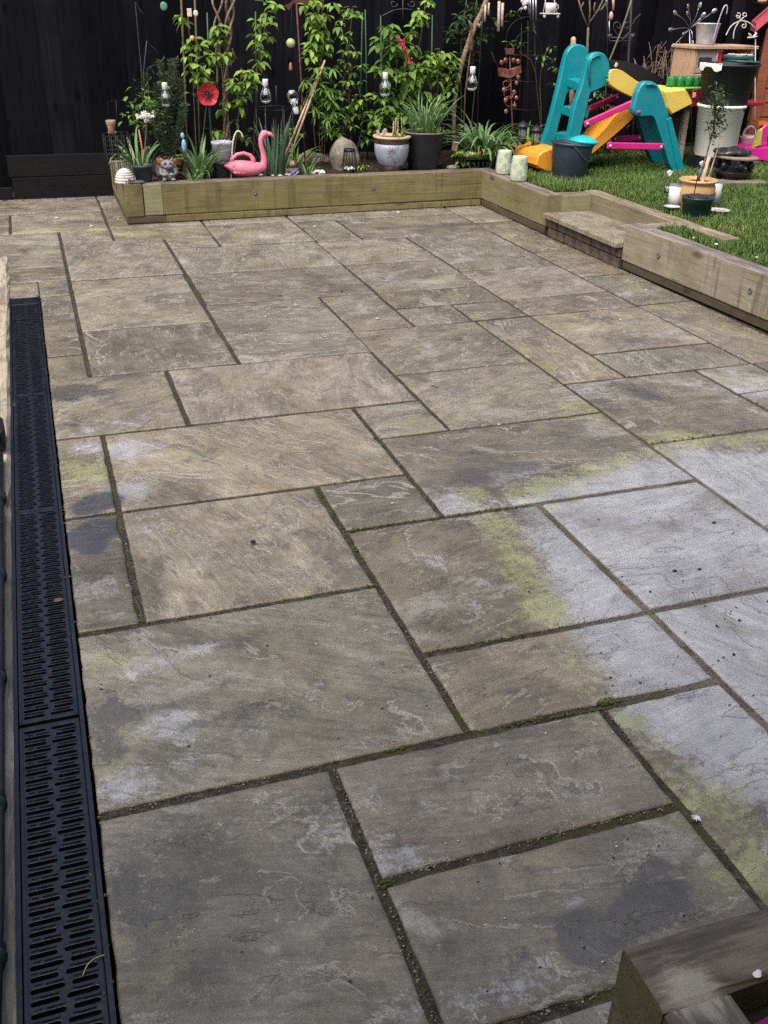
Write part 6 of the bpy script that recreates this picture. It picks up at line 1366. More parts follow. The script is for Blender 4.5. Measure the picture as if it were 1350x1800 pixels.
GRM = pm('grey_melamine', (.37, .34, .33), (.31, .285, .28), 10, .5); b = MB(); b.box(mwc + Vector((0, .09, 0)), (W_, .18, H_), None, .006); mw_ = b.build('microwave', GRM, pk)
b = MB(); b.box(mwc + Vector((-.035, -.002, -.004)), (.115, .008, .066), None, .003); b.build('microwave_window', pm('brown_tinted_window', (.075, .052, .045), (.05, .036, .032), 12, .2), mw_)
b = MB(); b.box(mwc + Vector((W_ / 2 - .030, -.002, .006)), (.046, .008, H_ * .86), None, .002); b.build('control_strip', pm('bright_red_panel', (.56, .012, .030), None, 10, .4), mw_)
b = MB(); b.box(mwc + Vector((W_ / 2 - .030, -.004, H_ * .45)), (.050, .006, .006)); b.box(mwc + Vector((W_ / 2 - .052, -.006, .02)), (.006, .006, H_ * .5)); b.build('control_border', pm_white, mw_)
b = MB(); a = at(1223, 172, KY - .065) - pk.location; b.box(a, (.075, .012, .12), Matrix.Rotation(R(-8), 3, 'Y'), .004); b.build('red_panel', bpy.data.materials['dark_red_paint'], pk); b = MB(); b.box(a + Vector((-.022, -.009, .02)), (.026, .006, .034), None, .002); b.box(a + Vector((.044, -.009, .02)), (.008, .006, .10), Matrix.Rotation(R(-8), 3, 'Y'), .002); b.build('white_trim', pm_white, pk)
# galvanised bucket with its hook, spoons
GAL = pm('whitewashed_zinc', (.50, .53, .56), (.36, .39, .42), 22, .5, .25, .15, 80)
q = at(1240, 74, KY + .11); q.z = topz; kz = mp(q); zb = empty('zinc_pot', q, 'whitewashed zinc bucket shaped planter on top of the play kitchen', 'planter')
b = MB(); prof = [(2 * kz, 0), (15 * kz, 0), (15.5 * kz, 2 * kz), (20.5 * kz, 36 * kz), (21.5 * kz, 37 * kz), (21.5 * kz, 38.5 * kz), (20 * kz, 38.5 * kz), (14.5 * kz, 3 * kz)]
b.lathe(prof, (0, 0, 0), 40); b.v = [(v[0] * (1 + .012 * math.sin(40 * math.atan2(v[1], v[0]) * .5)), v[1] * (1 + .012 * math.sin(20 * math.atan2(v[1], v[0]))), v[2]) for v in b.v]; b.build('pot_body', GAL, zb)
hook('cane_hook', [(1252, 76), (1262, 40), (1272, 12), (1277, 8), (1279, 14), (1277, 25)], KY + .02, 'pale grey metal hook leaning out of the zinc planter', .0045, GAL, 'hook', 1)
spn = empty('spoon_flower', Vector((at(1213, 290, 7.32).x, 7.32, LZ)), 'ornament made of bent spoons radiating from a stake left of the zinc planter', 'ornament')
wire(spn, 'stake', [spn.location, at(1212, 52, 7.32)], .005, SIL, 6)
for ex, ey in ((1189, 25), (1210, 16), (1228, 14), (1252, 22), (1182, 52), (1204, 58), (1186, 78), (1209, 28), (1233, 30), (1216, 72)):
    e = at(ex, ey, 7.28); o0 = at(1213, 50, 7.32); wire(spn, 'handle', [o0, (o0 + e) / 2 + Vector((0, -.02, .01)), e], .0025, SIL, 5, 1)
    d = (e - o0).normalized(); M = frame(d); b = MB(); b.sphere(e - spn.location + d * .018, .019, 10, 7, (1.35, .30, .85), M); b.build('bowl', SIL, spn)
CRM = pm('cream_wrought_wire', (.60, .57, .52), (.48, .45, .41), 20, .5)
scw = empty('scroll_hanger', at(1300, 72, KY + .24), 'cream wire scroll topped hanger standing on the play kitchen', 'ornament')
for pts in ([(1276, 62), (1284, 46), (1296, 38), (1306, 36), (1318, 40), (1326, 48)], [(1289, 68), (1290, 54), (1296, 42), (1303, 34)], [(1303, 35), (1297, 27), (1294, 27), (1295, 31), (1299, 32), (1302, 26), (1300, 23), (1296, 23)], [(1303, 35), (1308, 29), (1312, 29), (1312, 24), (1308, 22), (1305, 26), (1308, 29)], [(1308, 36), (1312, 43), (1310, 49), (1305, 49), (1304, 44), (1308, 43)]):
    wire(scw, 'scroll', [at(x, y, KY + .24) for x, y in pts], .0042, CRM, 6, 2)
drg = empty('dragonfly_stake', Vector((at(1326, 290, KY - .05).x, KY - .05, LZ)), 'cream dragonfly ornament on a thin stake at the right end of the kitchen', 'ornament')
wire(drg, 'stake', [drg.location, at(1328, 56, KY - .05)], .0035, CRM, 6)
for ex, ey in ((1315, 58), (1314, 66), (1330, 58), (1330, 64)): e = at((ex + 1323) / 2, (ey + 66) / 2, KY - .06); d = at(ex, ey, KY - .06) - at(1323, 66, KY - .06); b = MB(); b.sphere(e - drg.location, .020, 9, 6, (1.3, .5, .3), frame(d)); b.build('wing', CRM, drg)
fd = empty('bird_feeder', at(1340, 2, 7.3), 'flat hanging bird feeder tray with seed at the top right', 'bird feeder'); b = MB(); k = mp(fd.location); b.lathe([(1 * k, -4 * k), (17 * k, -2 * k), (17 * k, -1 * k), (1 * k, -3 * k)], (0, 0, -.006), 24); b.build('tray', IRON, fd); b = MB(); b.sphere((0, 0, 0), 7 * k, 10, 6, (1.3, 1, .5)); b.build('seed', pm('bird_seed', (.42, .32, .18), (.2, .14, .07), 160, .9), fd)
for s in (-1, 1): wire(fd, 'cord', [fd.location + Vector((s * 16 * k, 0, 0)), fd.location + Vector((0, 0, .12))], .0012, IRON, 4)

# green bottle tray on the slide end
GRN = NT('green_clear_plastic'); GRN.set(col=(.10, .52, .18), rough=.15, trans=.75, ior=1.3); LGN = pm('lime_plastic', (.22, .58, .12), None, 10, .4)
q = at(1200, 157, 6.74); kt = mp(q); gt = empty('green_bottle_tray', q, 'see through green plastic tray of round cups on the end of the yellow slide', 'toy')
b = MB(); b.box((0, 0, .012), (66 * kt, .10, .016), None, .004); b.build('base', LGN, gt)
for i in range(4): b = MB(); b.lathe([(6.5 * kt, .018), (8.4 * kt, 9 * kt), (8.6 * kt, 20 * kt), (7 * kt, 24 * kt), (6.2 * kt, 24 * kt), (7.6 * kt, 19 * kt), (5.5 * kt, .022)], ((i - 1.5) * 17 * kt, 0, 0), 18); b.build('cup', GRN.m, gt)

# tubs
WTUB = pm('off_white_tub_plastic', (.86, .84, .78), (.80, .78, .71), 5, .45, 0, .05, 60, grime=(.62, .58, .48), gamt=.3)
q = grounded(1254, 275, 6.46); q.z = at(1254, 273, 6.46).z; k = mp(q); wt = empty('white_tub', q, 'tall off white tub with a black tub standing in it beside the play kitchen', 'tub')
b = MB(); b.lathe([(2 * k, 0), (33 * k, 0), (34 * k, 2 * k), (39 * k, 88 * k), (41 * k, 89 * k), (41.5 * k, 92 * k), (40 * k, 94 * k), (38 * k, 94 * k), (37 * k, 80 * k), (30 * k, 5 * k)], (0, 0, 0), 40); b.build('tub_body', WTUB, wt)
q2 = q + Vector((.012, 0, 80 * k * VZ)); bt = empty('black_tub', q2, 'black plastic tub stacked in the white tub, topped with green lids', 'tub')
b = MB(); b.lathe([(2 * k, 0), (36 * k, 0), (37 * k, 2 * k), (46 * k, 80 * k), (50 * k, 82 * k), (50.5 * k, 86 * k), (47 * k, 86 * k), (45.5 * k, 78 * k), (35 * k, 5 * k)], (0, 0, 0), 40); b.build('tub_body', pm('matt_black_plastic', (.014, .015, .019), (.010, .011, .014), 10, .62), bt)
GLID = pm('dark_green_lid', (.035, .105, .095), (.026, .080, .072), 10, .4)
gl = empty('round_lid', q2 + Vector((.085, -.02, 86.5 * k * VZ)), 'round dark green tray lid lying across the black tub', 'lid')  # loose lid laid flat across the tub
b = MB(); b.lathe([(.0005, 0), (29 * k, 1 * k), (30 * k, 4 * k), (28 * k, 5 * k), (.0005, 5 * k)], (0, 0, 0), 30, Matrix.Rotation(R(3), 3, 'Y')); b.build('lid_body', GLID, gl)
gl2 = empty('ribbed_tray', gl.location + Vector((-.02, .02, 6.5 * k * VZ)), 'smaller ribbed green tray of white scraps on top of the green lid', 'tray')
b = MB(); b.lathe([(.0005, 0), (24 * k, 0), (26 * k, 2 * k), (25 * k, 4 * k), (26 * k, 6 * k), (24 * k, 7 * k), (22 * k, 5 * k), (.0005, 4 * k)], (0, 0, 0), 30); b.build('tray_body', GLID, gl2)
b = MB()
for j in range(16): a = random.uniform(0, 6.28); r = random.uniform(0, 19) * k; b.box((r * math.cos(a), r * math.sin(a), 6.5 * k + random.uniform(0, .008)), (random.uniform(.02, .05), .02, .006), Matrix.Rotation(random.uniform(-1, 1), 3, 'Z') @ Matrix.Rotation(random.uniform(-.5, .5), 3, 'X'))
b.build('scraps', pm('white_scraps', (.68, .66, .64), (.25, .24, .24), 120, .7), gl2)
clo = empty('white_cloth', q2 + Vector((-.12, -.16, 80 * k * VZ)), 'crumpled white cloth hanging over the left rim of the black tub', 'cloth')
b = MB(); n1, n2 = 14, 7; vs = []
for i in range(n1 + 1):
    for j in range(n2 + 1):
        u, v = i / n1, j / n2; th = -3.45 + u * 1.0; rr = 50.8 * k * (1 - max(0, .35 - v) * .5)
        z = (6 * k if v < .35 else 6 * k - (v - .35) * 13 * k * (1 + .5 * math.sin(u * 9))) + .004 * math.sin(u * 23 + v * 5)
        vs.append(((rr + .003 + .004 * math.sin(u * 19)) * math.cos(th) + .12, (rr + .003 + .004 * math.sin(u * 19)) * math.sin(th) + .16, z))
b.add(vs, [(i * (n2 + 1) + j, (i + 1) * (n2 + 1) + j, (i + 1) * (n2 + 1) + j + 1, i * (n2 + 1) + j + 1) for i in range(n1) for j in range(n2)], True); b.build('cloth_sheet', pm('white_cotton', (.74, .75, .72), (.62, .63, .60), 30, .9), clo)

cr_ = empty('black_crate', Vector((q.x, q.y, LZ)), 'low black plastic crate under the off white tub', 'crate'); b = MB(); hh = q.z - LZ - .002
b.box((0, 0, hh / 2), (.27, .24, hh), None, .006)
for i in range(6): b.box((-.11 + i * .044, -.123, hh / 2), (.012, .008, hh * .8))
b.build('crate_body', NAVY, cr_)
# playhouse at the right edge
PHW = timber_mat('orange_brown_boards', (.26, .092, .045), (.16, .055, .028), None, 0, .1); PHR = pm('faded_red_roof', (.50, .085, .115), (.42, .06, .085), 6, .5)
pc_ = at(1331, 150, 6.95); zt = at(1334, 50, 6.9).z - LZ
ph = empty('playhouse', Vector((pc_.x, pc_.y, LZ)), 'brown boarded toy playhouse with a red roof at the right edge', 'playhouse', None, R(-35))
nb = 9; WD = 1.1
for i in range(nb):
    h = zt / nb
    b = MB(); b.box((0, 0, 0), (WD - .06, .022, h * .96), Matrix.Rotation(R(-4), 3, 'X'), .003); b.build('wall_board', PHW, ph, (WD / 2 + .02, .03, h * (i + .5)))
    b = MB(); b.box((0, 0, 0), (.8, .022, h * .96), Matrix.Rotation(R(-4), 3, 'X'), .003); b.build('wall_board', PHW, ph, (.03, .47, h * (i + .5)), (0, 0, R(-90)))
b = MB(); b.box((.03, .03, zt / 2), (.075, .06, zt), None, .004); b.build('corner_post', PHW, ph)
for s_ in (0, 1):
    xe, xr = (-.09, WD / 2) if not s_ else (WD + .09, WD / 2); z0, z1 = zt - .03, zt + .60
    b = MB(); b.prism([(xe, -.06, z0), (xr, -.06, z1), (xr, -.06, z1 + .075), (xe, -.06, z0 + .065)], (0, .92, 0), .008); b.build('roof_panel', PHR, ph)
b = MB(); b.prism([(.03, .035, zt), (WD - .03, .035, zt), (WD / 2, .035, zt + .58)], (0, .02, 0)); b.build('gable', PHW, ph)
b = MB(); b.box((.17, -.005, zt * .52), (.06, .03, zt * .5), None, .004); b.build('yellow_frame', pm('yellow_frame_plastic', (.70, .42, .03), None, 8, .4), ph)

# white watering can, pink toy cart, trolley stack
q = grounded(1311, 268, 6.86); k = mp(q); wcn = empty('white_watering_can', q, 'small pinkish white metal can with an arched handle beside the white tub', 'watering can')
b = MB(); b.lathe([(1 * k, 0), (14.5 * k, 0), (15 * k, 1 * k), (15 * k, 42 * k), (15.6 * k, 43 * k), (15 * k, 45 * k), (10 * k, 48 * k), (9 * k, 48 * k), (13 * k, 43 * k), (13.5 * k, 10 * k)], (0, 0, 0), 28); b.build('can_body', pm('pinkish_white_enamel', (.68, .61, .60), (.60, .53, .53), 10, .45), wcn)
b = MB(); b.tube([(12.5 * k * math.cos(a), 0, 45 * k + 18 * k * math.sin(a)) for a in np.linspace(0, math.pi, 16)], 2.1 * k, 9); b.build('handle', bpy.data.materials['pinkish_white_enamel'], wcn)
q = grounded(1335, 289, 6.55); k = mp(q); pkc = empty('pink_toy_cart', q, 'bright pink plastic toy cart at the right edge of the lawn', 'toy cart')
HOT = pm('hot_pink_plastic', (.72, .016, .33), (.64, .013, .28), 8, .4)
b = MB(); b.prism([Vector(v) * k for v in ((-30, 0, 28), (-8, 0, 12), (40, 0, 8), (60, 0, 30), (60, 0, 36), (-28, 0, 34))], (0, .30, 0), .012); b.build('tub', HOT, pkc)
b = MB(); b.prism([Vector(v) * k for v in ((-6, 10, 36), (0, 10, 70), (6, 10, 76), (40, 10, 76), (44, 10, 36), (26, 10, 36), (24, 10, 56), (8, 10, 56), (6, 10, 36))], (0, .05, 0), .008); b.build('back_frame', HOT, pkc)
b = MB(); b.prism([Vector(v) * k for v in ((-14, 6, 34), (-8, 6, 66), (-2, 6, 70), (0, 6, 40))], (0, .03, 0), .004); b.build('side_flap', pm('lime_yellow_plastic', (.55, .62, .10), None, 8, .4), pkc)
b = MB(); b.prism([Vector(v) * k for v in ((-8, 12, 76), (-9, 12, 84), (30, 12, 78), (30, 12, 72))], (0, .05, 0), .004); b.build('top_rail', pm('bright_orange_plastic', (.75, .20, .03), None, 8, .4), pkc)
for s in (-6, 38): b = MB(); b.lathe([(.0005, -.02), (9 * k, -.02), (10 * k, -.01), (10 * k, .01), (9 * k, .02), (.0005, .02)], (s * k, .03, 10 * k), 20, Matrix.Rotation(R(90), 3, 'X')); b.build('wheel', pm('pale_pink_wheel', (.62, .25, .36), None, 10, .5) if s < 0 else bpy.data.materials['pale_pink_wheel'], pkc)
q = grounded(1298, 327, 5.86); k = mp(q); pb_ = empty('wooden_plank', q + Vector((.0, 0, .008)), 'thin weathered plank on the grass under the black saucer', 'plank'); b = MB(); b.box((0, 0, .012), (.36, .13, .02), Matrix.Rotation(R(-14), 3, 'Z'), .004); b.build('plank_body', GREYW, pb_)
q = grounded(1283, 322, 5.98); k = mp(q); z_ = q.z + .035
sc_ = empty('black_saucer', Vector((q.x, q.y, z_)), 'glossy black plant saucer under the wooden trolley disc', 'saucer'); b = MB(); b.lathe([(.0005, 0), (24 * k, 0), (34 * k, 11 * k), (35.5 * k, 13 * k), (34 * k, 13 * k), (24 * k, 3 * k), (.0005, 2 * k)], (0, 0, 0), 34); b.build('saucer_body', pm('glossy_black_plastic', (.014, .014, .015), None, 8, .25), sc_)
tz = empty('plant_trolley', Vector((q.x + .01, q.y, z_ + 14 * k * VZ)), 'round wooden plant trolley with black castors stacked on the black saucer', 'plant trolley')
b = MB(); b.lathe([(.0005, 21 * k), (37 * k, 21 * k), (38 * k, 22 * k), (38 * k, 25 * k), (37 * k, 26 * k), (.0005, 26 * k)], (0, 0, 0), 36, Matrix.Rotation(R(2.5), 3, 'Y')); b.build('disc', GREYW, tz)
for a in range(6): b = MB(); b.sphere((27 * k * math.cos(a * 1.047 + .3), 27 * k * math.sin(a * 1.047 + .3), 9 * k), 9 * k, 12, 8, (.8, .6, 1)); b.tube([(27 * k * math.cos(a * 1.047 + .3), 27 * k * math.sin(a * 1.047 + .3), 9 * k), (27 * k * math.cos(a * 1.047 + .3), 27 * k * math.sin(a * 1.047 + .3), 21 * k)], .012, 8); b.build('castor', NAVY, tz)
fb_ = empty('black_bag', tz.location + Vector((-.02, .02, 27 * k * VZ)), 'flattened shiny black plastic bag lying on the wooden trolley', 'bag')
b = MB(); b.sphere((0, 0, .02), .13, 20, 8, (1.1, .8, .2)); b.v = [tuple(Vector(v) + Vector((0, 0, .022 * mn.noise(Vector(v) * 22)))) for v in b.v]; b.build('bag_body', pm('crinkled_black_film', (.02, .02, .021), (.30, .30, .31), 60, .25, 0, .6, 80, contrast=(.30, .42)), fb_)

# pots in front
BEI = pm('ochre_glazed_pot', (.52, .335, .145), (.42, .255, .105), 10, .4, 0, .08, 50, grime=(.30, .19, .09), gamt=.4)
q = grounded(1220, 366, 5.16); k = mp(q); bp = empty('ochre_pot', q, 'ochre glazed bellied pot with a dark drawn pattern holding the sapling', 'plant pot')
b = MB(); b.lathe([(2 * k, 0), (22 * k, 0), (24 * k, 4 * k), (30 * k, 20 * k), (31.5 * k, 34 * k), (30 * k, 46 * k), (28.5 * k, 51 * k), (30 * k, 53 * k), (33 * k, 55 * k), (33.5 * k, 58 * k), (31 * k, 59.5 * k), (28 * k, 58 * k), (27 * k, 52 * k)], (0, 0, 0), 38); b.build('pot_body', BEI, bp); soil_disc(bp, 28 * k, 53 * k)
b = MB(); r_ = random.Random(2); RP2 = lambda z: float(np.interp(z, [4, 20, 34, 46], [24, 30, 31.5, 30]))
for x0 in range(-24, 25, 6):
    pts = []
    for t in np.linspace(0, 5, 12): x = x0 + 2.6 * math.cos(t); z = 31 + 4 * math.sin(t) + t * .6; r = RP2(z) * k; pts.append((x * k, -math.sqrt(max(1e-5, r * r - (x * k) ** 2)) - .0015, z * k))
    b.tube(pts, .0024, 5)
b.build('drawn_pattern', pm('dark_brown_slip', (.075, .045, .025), None, 20, .5), bp)
sap = plant('olive_sapling', q + Vector((.02, .03, 48 * k)), 'thin sapling with small dark leaves growing in the ochre pot', 'tree', None); sap.name = 'sapling_tree'
SY = 5.2
wire(sap, 'trunk', [sap.location, at(1240, 280, SY), at(1248, 250, SY), at(1256, 215, SY), at(1258, 190, SY), at(1262, 160, SY)], [.0075, .006, .005, .0045, .004, .002], BARK, 7)
wire(sap, 'limb', [at(1249, 246, SY), at(1245, 225, SY), at(1242, 212, SY)], .002, BARK, 5); wire(sap, 'limb', [at(1255, 238, SY), at(1268, 232, SY), at(1276, 228, SY)], .002, BARK, 5); wire(sap, 'limb', [at(1257, 205, SY), at(1268, 190, SY), at(1278, 178, SY)], .0022, BARK, 5)
OLIVE = leaf_mat('sapling_leaf', [(.030, .060, .024), (.070, .105, .045), (.140, .165, .080)], .45)
for cx_, cy2, rx, ry, n in ((1262, 168, 9, 14, 60), (1258, 186, 13, 14, 76), (1270, 186, 13, 14, 60), (1262, 205, 11, 12, 56), (1254, 220, 10, 10, 44), (1254, 238, 10, 10, 44), (1272, 228, 8, 4, 10), (1245, 220, 4, 12, 10), (1266, 212, 8, 6, 14)):
    for j in range(n): c = at(cx_ + r_.gauss(0, rx * .55), cy2 + r_.gauss(0, ry * .55), SY + r_.gauss(0, .03)); put_leaf(sap, BAYS[j % 3], OLIVE, c, (r_.gauss(0, 1), r_.gauss(0, 1), r_.uniform(-.6, .8)), r_.uniform(.026, .042))
cane(1226, 312, 1247, 275, 5.10, 'pale forked stick standing in the ochre pot', CANEY, .011, 'support_stick', None, 'stick', 5.14); cane(1236, 300, 1264, 254, 5.22, 'thin pale twig leaning in the ochre pot', CANEY, .004, 'support_stick', None, 'stick', 5.24)
q = grounded(1222, 381, 4.92); k = mp(q); GP = pm('dark_green_plastic', (.012, .045, .042), (.009, .034, .032), 10, .4); gp_ = empty('green_pot', q, 'dark green plastic pot in front of the ochre pot', 'plant pot')
b = MB(); b.lathe([(2 * k, 0), (21 * k, 0), (21.5 * k, 1 * k), (25.5 * k, 30 * k), (27 * k, 31 * k), (27.5 * k, 40 * k), (28.5 * k, 41 * k), (28.5 * k, 43 * k), (26 * k, 43 * k), (24 * k, 30 * k)], (0, 0, 0), 34); b.build('pot_body', GP, gp_); soil_disc(gp_, 26 * k, 37 * k)
b = MB(); b.box((0, 0, 40 * k), (.10, .08, .03), Matrix.Rotation(.4, 3, 'Z') @ Matrix.Rotation(.2, 3, 'X'), .006); b.build('plug_tray', NAVY, gp_); hook('plant_stick', [(1219, 342), (1224, 320), (1230, 296)], 4.95, 'thin dark stick rising from the dark green pot', .003, IRON, 'stick', 0)
WPOT = pm('white_enamel_pot', (.62, .63, .63), (.54, .55, .55), 10, .4, grime=(.4, .38, .33), gamt=.3); BLR = pm('blue_grey_rim', (.20, .22, .26), None, 10, .4)
for px, py, Y, lab in ((1185, 363, 5.22, 'white enamel pot left of the ochre pot'), (1250, 365, 5.26, 'white enamel pot half hidden right of the ochre pot')):
    q = grounded(px, py, Y); k = mp(q); e_ = empty('white_pot', q, lab, 'plant pot'); b = MB(); b.lathe([(1 * k, 0), (12 * k, 0), (13 * k, 46 * k), (12 * k, 46 * k), (11 * k, 3 * k)], (0, 0, 0), 26); b.build('pot_body', WPOT, e_)
    b = MB(); b.lathe([(13 * k, 45 * k), (13.6 * k, 45.5 * k), (13.6 * k, 46.6 * k), (12.6 * k, 47 * k)], (0, 0, 0), 26); b.build('rim', BLR, e_)
for px, py, Y, r, lab in ((1181, 364, 5.14, 14, 'pale wire saucer under the left white pot'), (1262, 375, 4.98, 19, 'pale translucent saucer right of the dark green pot')):
    q = grounded(px, py, Y); k = mp(q); e_ = empty('plant_saucer', q + Vector((0, 0, .02)), lab, 'saucer'); b = MB(); b.lathe([(.0005, 0), (r * .8 * k, 0), (r * k, 4 * k), (r * 1.04 * k, 4.5 * k), (r * .96 * k, 4.6 * k), (r * .76 * k, 1 * k), (.0005, .8 * k)], (0, 0, 0), 28); b.build('saucer_body', pm('pale_saucer', (.50, .50, .48), (.36, .36, .34), 12, .35), e_)
for px, py, Y, lab, body in ((1175, 322, 5.3, 'small clear spray bottle with white cap behind the left white pot', GLASS), (1232, 306, 5.5, 'small pale blue spray bottle behind the ochre pot', BG)):
    q = grounded(px, py, Y); k = mp(q); q.z = at(px, py, Y).z; e_ = empty('spray_bottle', q, lab, 'bottle'); b = MB(); b.lathe([(1 * k, -18 * k), (5 * k, -18 * k), (5 * k, 6 * k), (2.4 * k, 11 * k), (2.2 * k, 13 * k)], (0, 0, 0), 16); b.build('bottle_body', body, e_)
    b = MB(); b.lathe([(2.8 * k, 12 * k), (2.8 * k, 17 * k), (2 * k, 18 * k)], (0, 0, 0), 12); b.prism([Vector(v) * k for v in ((-5, -2, 17), (4, -2, 18), (5, -2, 22), (-1, -2, 25), (-6, -2, 21))], (0, 4 * k, 0), .002); b.build('spray_head', WHT, e_)

# behind the slide: bare shrub, black cover, bare tree, posts
q = Vector((at(1150, 200, 7.45).x, 7.45, .225)); tb_ = empty('bare_shrub', q, 'leafless brown twiggy shrub against the fence behind the yellow slide', 'shrub'); r_ = random.Random(21)
TW = pm('bare_twig', (.19, .135, .10), (.09, .062, .047), 60, .85)
for i in range(26):
    a = q + Vector((r_.gauss(0, .08), r_.gauss(0, .05), 0)); e = at(r_.uniform(1112, 1196), r_.uniform(72, 140), 7.45 + r_.uniform(-.1, .1)); m_ = (a + e) / 2 + Vector((r_.gauss(0, .06), r_.gauss(0, .04), r_.gauss(0, .05)))
    wire(tb_, 'branch', [a, m_, e], [.007, .0052, .0028], TW, 6)
    for j in range(4): t = r_.uniform(.45, .95); p = m_.lerp(e, t); wire(tb_, 'twig', [p, p + Vector((r_.gauss(0, .05), r_.gauss(0, .04), r_.uniform(.0, .09)))], .0024, TW, 5)
bc = empty('black_cover', at(1130, 128, 7.15), 'curved black plastic cover behind the yellow slide', 'cover')
pts = [(1078, 128), (1085, 112), (1100, 108), (1120, 113), (1145, 126), (1165, 138), (1182, 146)]; b = MB(); n = len(pts); vs = []
for x, y in pts: p = at(x, y, 7.12) - bc.location; vs += [p, p + Vector((0, .22, 0)), p + Vector((0, -.02, -.30))]
vs = [v if i % 3 != 2 else v + Vector((0, 0, .16)) for i, v in enumerate(vs)]
b.add(vs, [f for i in range(n - 1) for f in ((i * 3, i * 3 + 1, i * 3 + 4, i * 3 + 3), (i * 3, i * 3 + 3, i * 3 + 5, i * 3 + 2))], False); b.build('cover_sheet', LB, bc); b = MB(); b.box(at(1083, 114, 7.10) - bc.location, (.016, .01, .03), Matrix.Rotation(.5, 3, 'Y')); b.build('white_sticker', pm_white, bc)
q = Vector((at(1031, 280, 7.4).x, 7.4, .22)); bt_ = empty('bare_tree', q, 'slim bare young tree forking above the teal ladder', 'tree')
wire(bt_, 'trunk', [q, at(1031, 180, 7.4), at(1032, 95, 7.4), at(1034, 48, 7.4)], [.012, .011, .010, .009], TW, 8)
for pts in ([(1034, 50), (1024, 25), (1015, -6)], [(1035, 46), (1037, 20), (1036, -8)], [(1036, 40), (1050, 20), (1062, -4)], [(1046, 26), (1044, 14), (1046, 4)], [(1052, 18), (1058, 16), (1064, 6)], [(1024, 25), (1021, 14), (1026, 4)]): wire(bt_, 'branch', [at(x, y, 7.4) for x, y in pts], .006, TW, 6)
q = Vector((at(1062, 290, 7.42).x, 7.42, .22)); tw2 = empty('climber_stem', q, 'single long bare grey green stem crossing the heart scroll', 'plant'); wire(tw2, 'stem', [at(1066, 118, 7.42), at(1078, 90, 7.42), at(1092, 55, 7.42), at(1104, 20, 7.42), at(1112, -8, 7.42)], .0075, pm('grey_green_stem', (.16, .15, .09), None, 30, .8), tw2) if False else wire(tw2, 'stem', [q, at(1066, 118, 7.42), at(1078, 90, 7.42), at(1092, 55, 7.42), at(1104, 20, 7.42), at(1112, -8, 7.42)], .0075, pm('grey_green_stem', (.16, .15, .09), None, 30, .8), 7)
tw3 = empty('climber_stem', Vector((at(1102, 290, 7.46).x, 7.46, .22)), 'thick dark bare stem with side shoots right of the heart scroll', 'plant'); wire(tw3, 'stem', [tw3.location, at(1104, 110, 7.46), at(1108, 50, 7.46), at(1110, -8, 7.46)], .009, pm('dark_bare_stem', (.07, .055, .05), None, 40, .8), 7)
for pts in ([(1108, 50), (1116, 34), (1126, 25)], [(1106, 75), (1112, 64), (1114, 58)]): wire(tw3, 'shoot', [at(x, y, 7.46) for x, y in pts], .004, bpy.data.materials['dark_bare_stem'], 5)
q = Vector((at(1004, 280, 7.3).x, 7.3, .22)); po_ = empty('wooden_post', q, 'pale round topped wooden post showing above the teal ladder', 'post'); wire(po_, 'shaft', [q, at(1006, 100, 7.3), at(1008, 68, 7.3), at(1008.3, 64.5, 7.3)], [.021, .021, .020, .010], CANEY, 12)
# daisies in the turf
for i, (px, py, lab) in enumerate(((1259, 429, 'white daisy in the turf above the near wall'), (1219, 418, 'pair of tiny white petals in the turf behind the sleeper top'), (1330, 452, 'tiny white daisy at the right edge of the turf'))):
    q = gp(px, py, .275); e_ = empty('daisy', q, lab, 'flower'); b = MB(); b.sphere((0, 0, 0), .010 if i == 0 else .006, 9, 6, (1, 1, .5)); b.build('flower_head', WPET, e_); wire(e_, 'stem', [q, q + Vector((0, 0, -.04))], .0012, GSTEM, 4)

# ================================================================== small things on the paving and in the near planter
def specks(name, pts, mat, label=None):
    b = MB(); r_ = random.Random(len(pts))
    for (px, py), s in pts: c = gp(px, py, .0035); b.sphere(c, s, 7, 5, (r_.uniform(.8, 1.6), r_.uniform(.7, 1.1), .5))
    o = b.build(name, mat); tag(o, kind='stuff'); return o
r_ = random.Random(77)
DARKS = [((1255, 918), .0045), ((1143, 1040), .004), ((1186, 1003), .005), ((1230, 1000), .004), ((1260, 1100), .004), ((1300, 1090), .0035), ((1290, 1150), .004), ((930, 1040), .003), ((492, 520), .005), ((600, 512), .006), ((830, 795), .003), ((660, 770), .006)] + [((r_.uniform(1050, 1350), r_.uniform(880, 1250)), r_.uniform(.0012, .0028)) for _ in range(60)] + [((r_.uniform(150, 1300), r_.uniform(420, 1750)), r_.uniform(.0010, .0026)) for _ in range(80)]
specks('dark_debris', DARKS, pm('dark_crumbs', (.025, .020, .016), None, 40, .9))
PALE = [((643, 1108), .0035), ((556, 1132), .0028), ((708, 1170), .0035), ((190, 1043), .003), ((877, 746), .007), ((700, 615), .004), ((1136, 510), .006), ((1090, 562), .006), ((664, 560), .008), ((690, 884), .004), ((735, 640), .004), ((700, 373), .012), ((767, 377), .008), ((553, 398), .008), ((467, 556), .006), ((650, 440), .007), ((100, 383), .012), ((160, 397), .010)] + [((r_.uniform(150, 1300), r_.uniform(420, 1700)), r_.uniform(.0008, .0022)) for _ in range(90)]
specks('pale_debris', PALE, pm('pale_crumbs', (.55, .52, .46), (.36, .33, .28), 60, .9))
sn = empty('seed_pod', gp(445, 955, .004), 'small dark seed lying alone on a grey slab', 'seed'); b = MB(); b.sphere((0, 0, .005), .0065, 10, 7, (1.2, 1, .8)); b.build('pod', bpy.data.materials['dark_crumbs'], sn)
ft = empty('feather', gp(1224, 1441, .0), 'small white downy feather lying in a joint between slabs', 'feather'); b = MB(); r_ = random.Random(6)
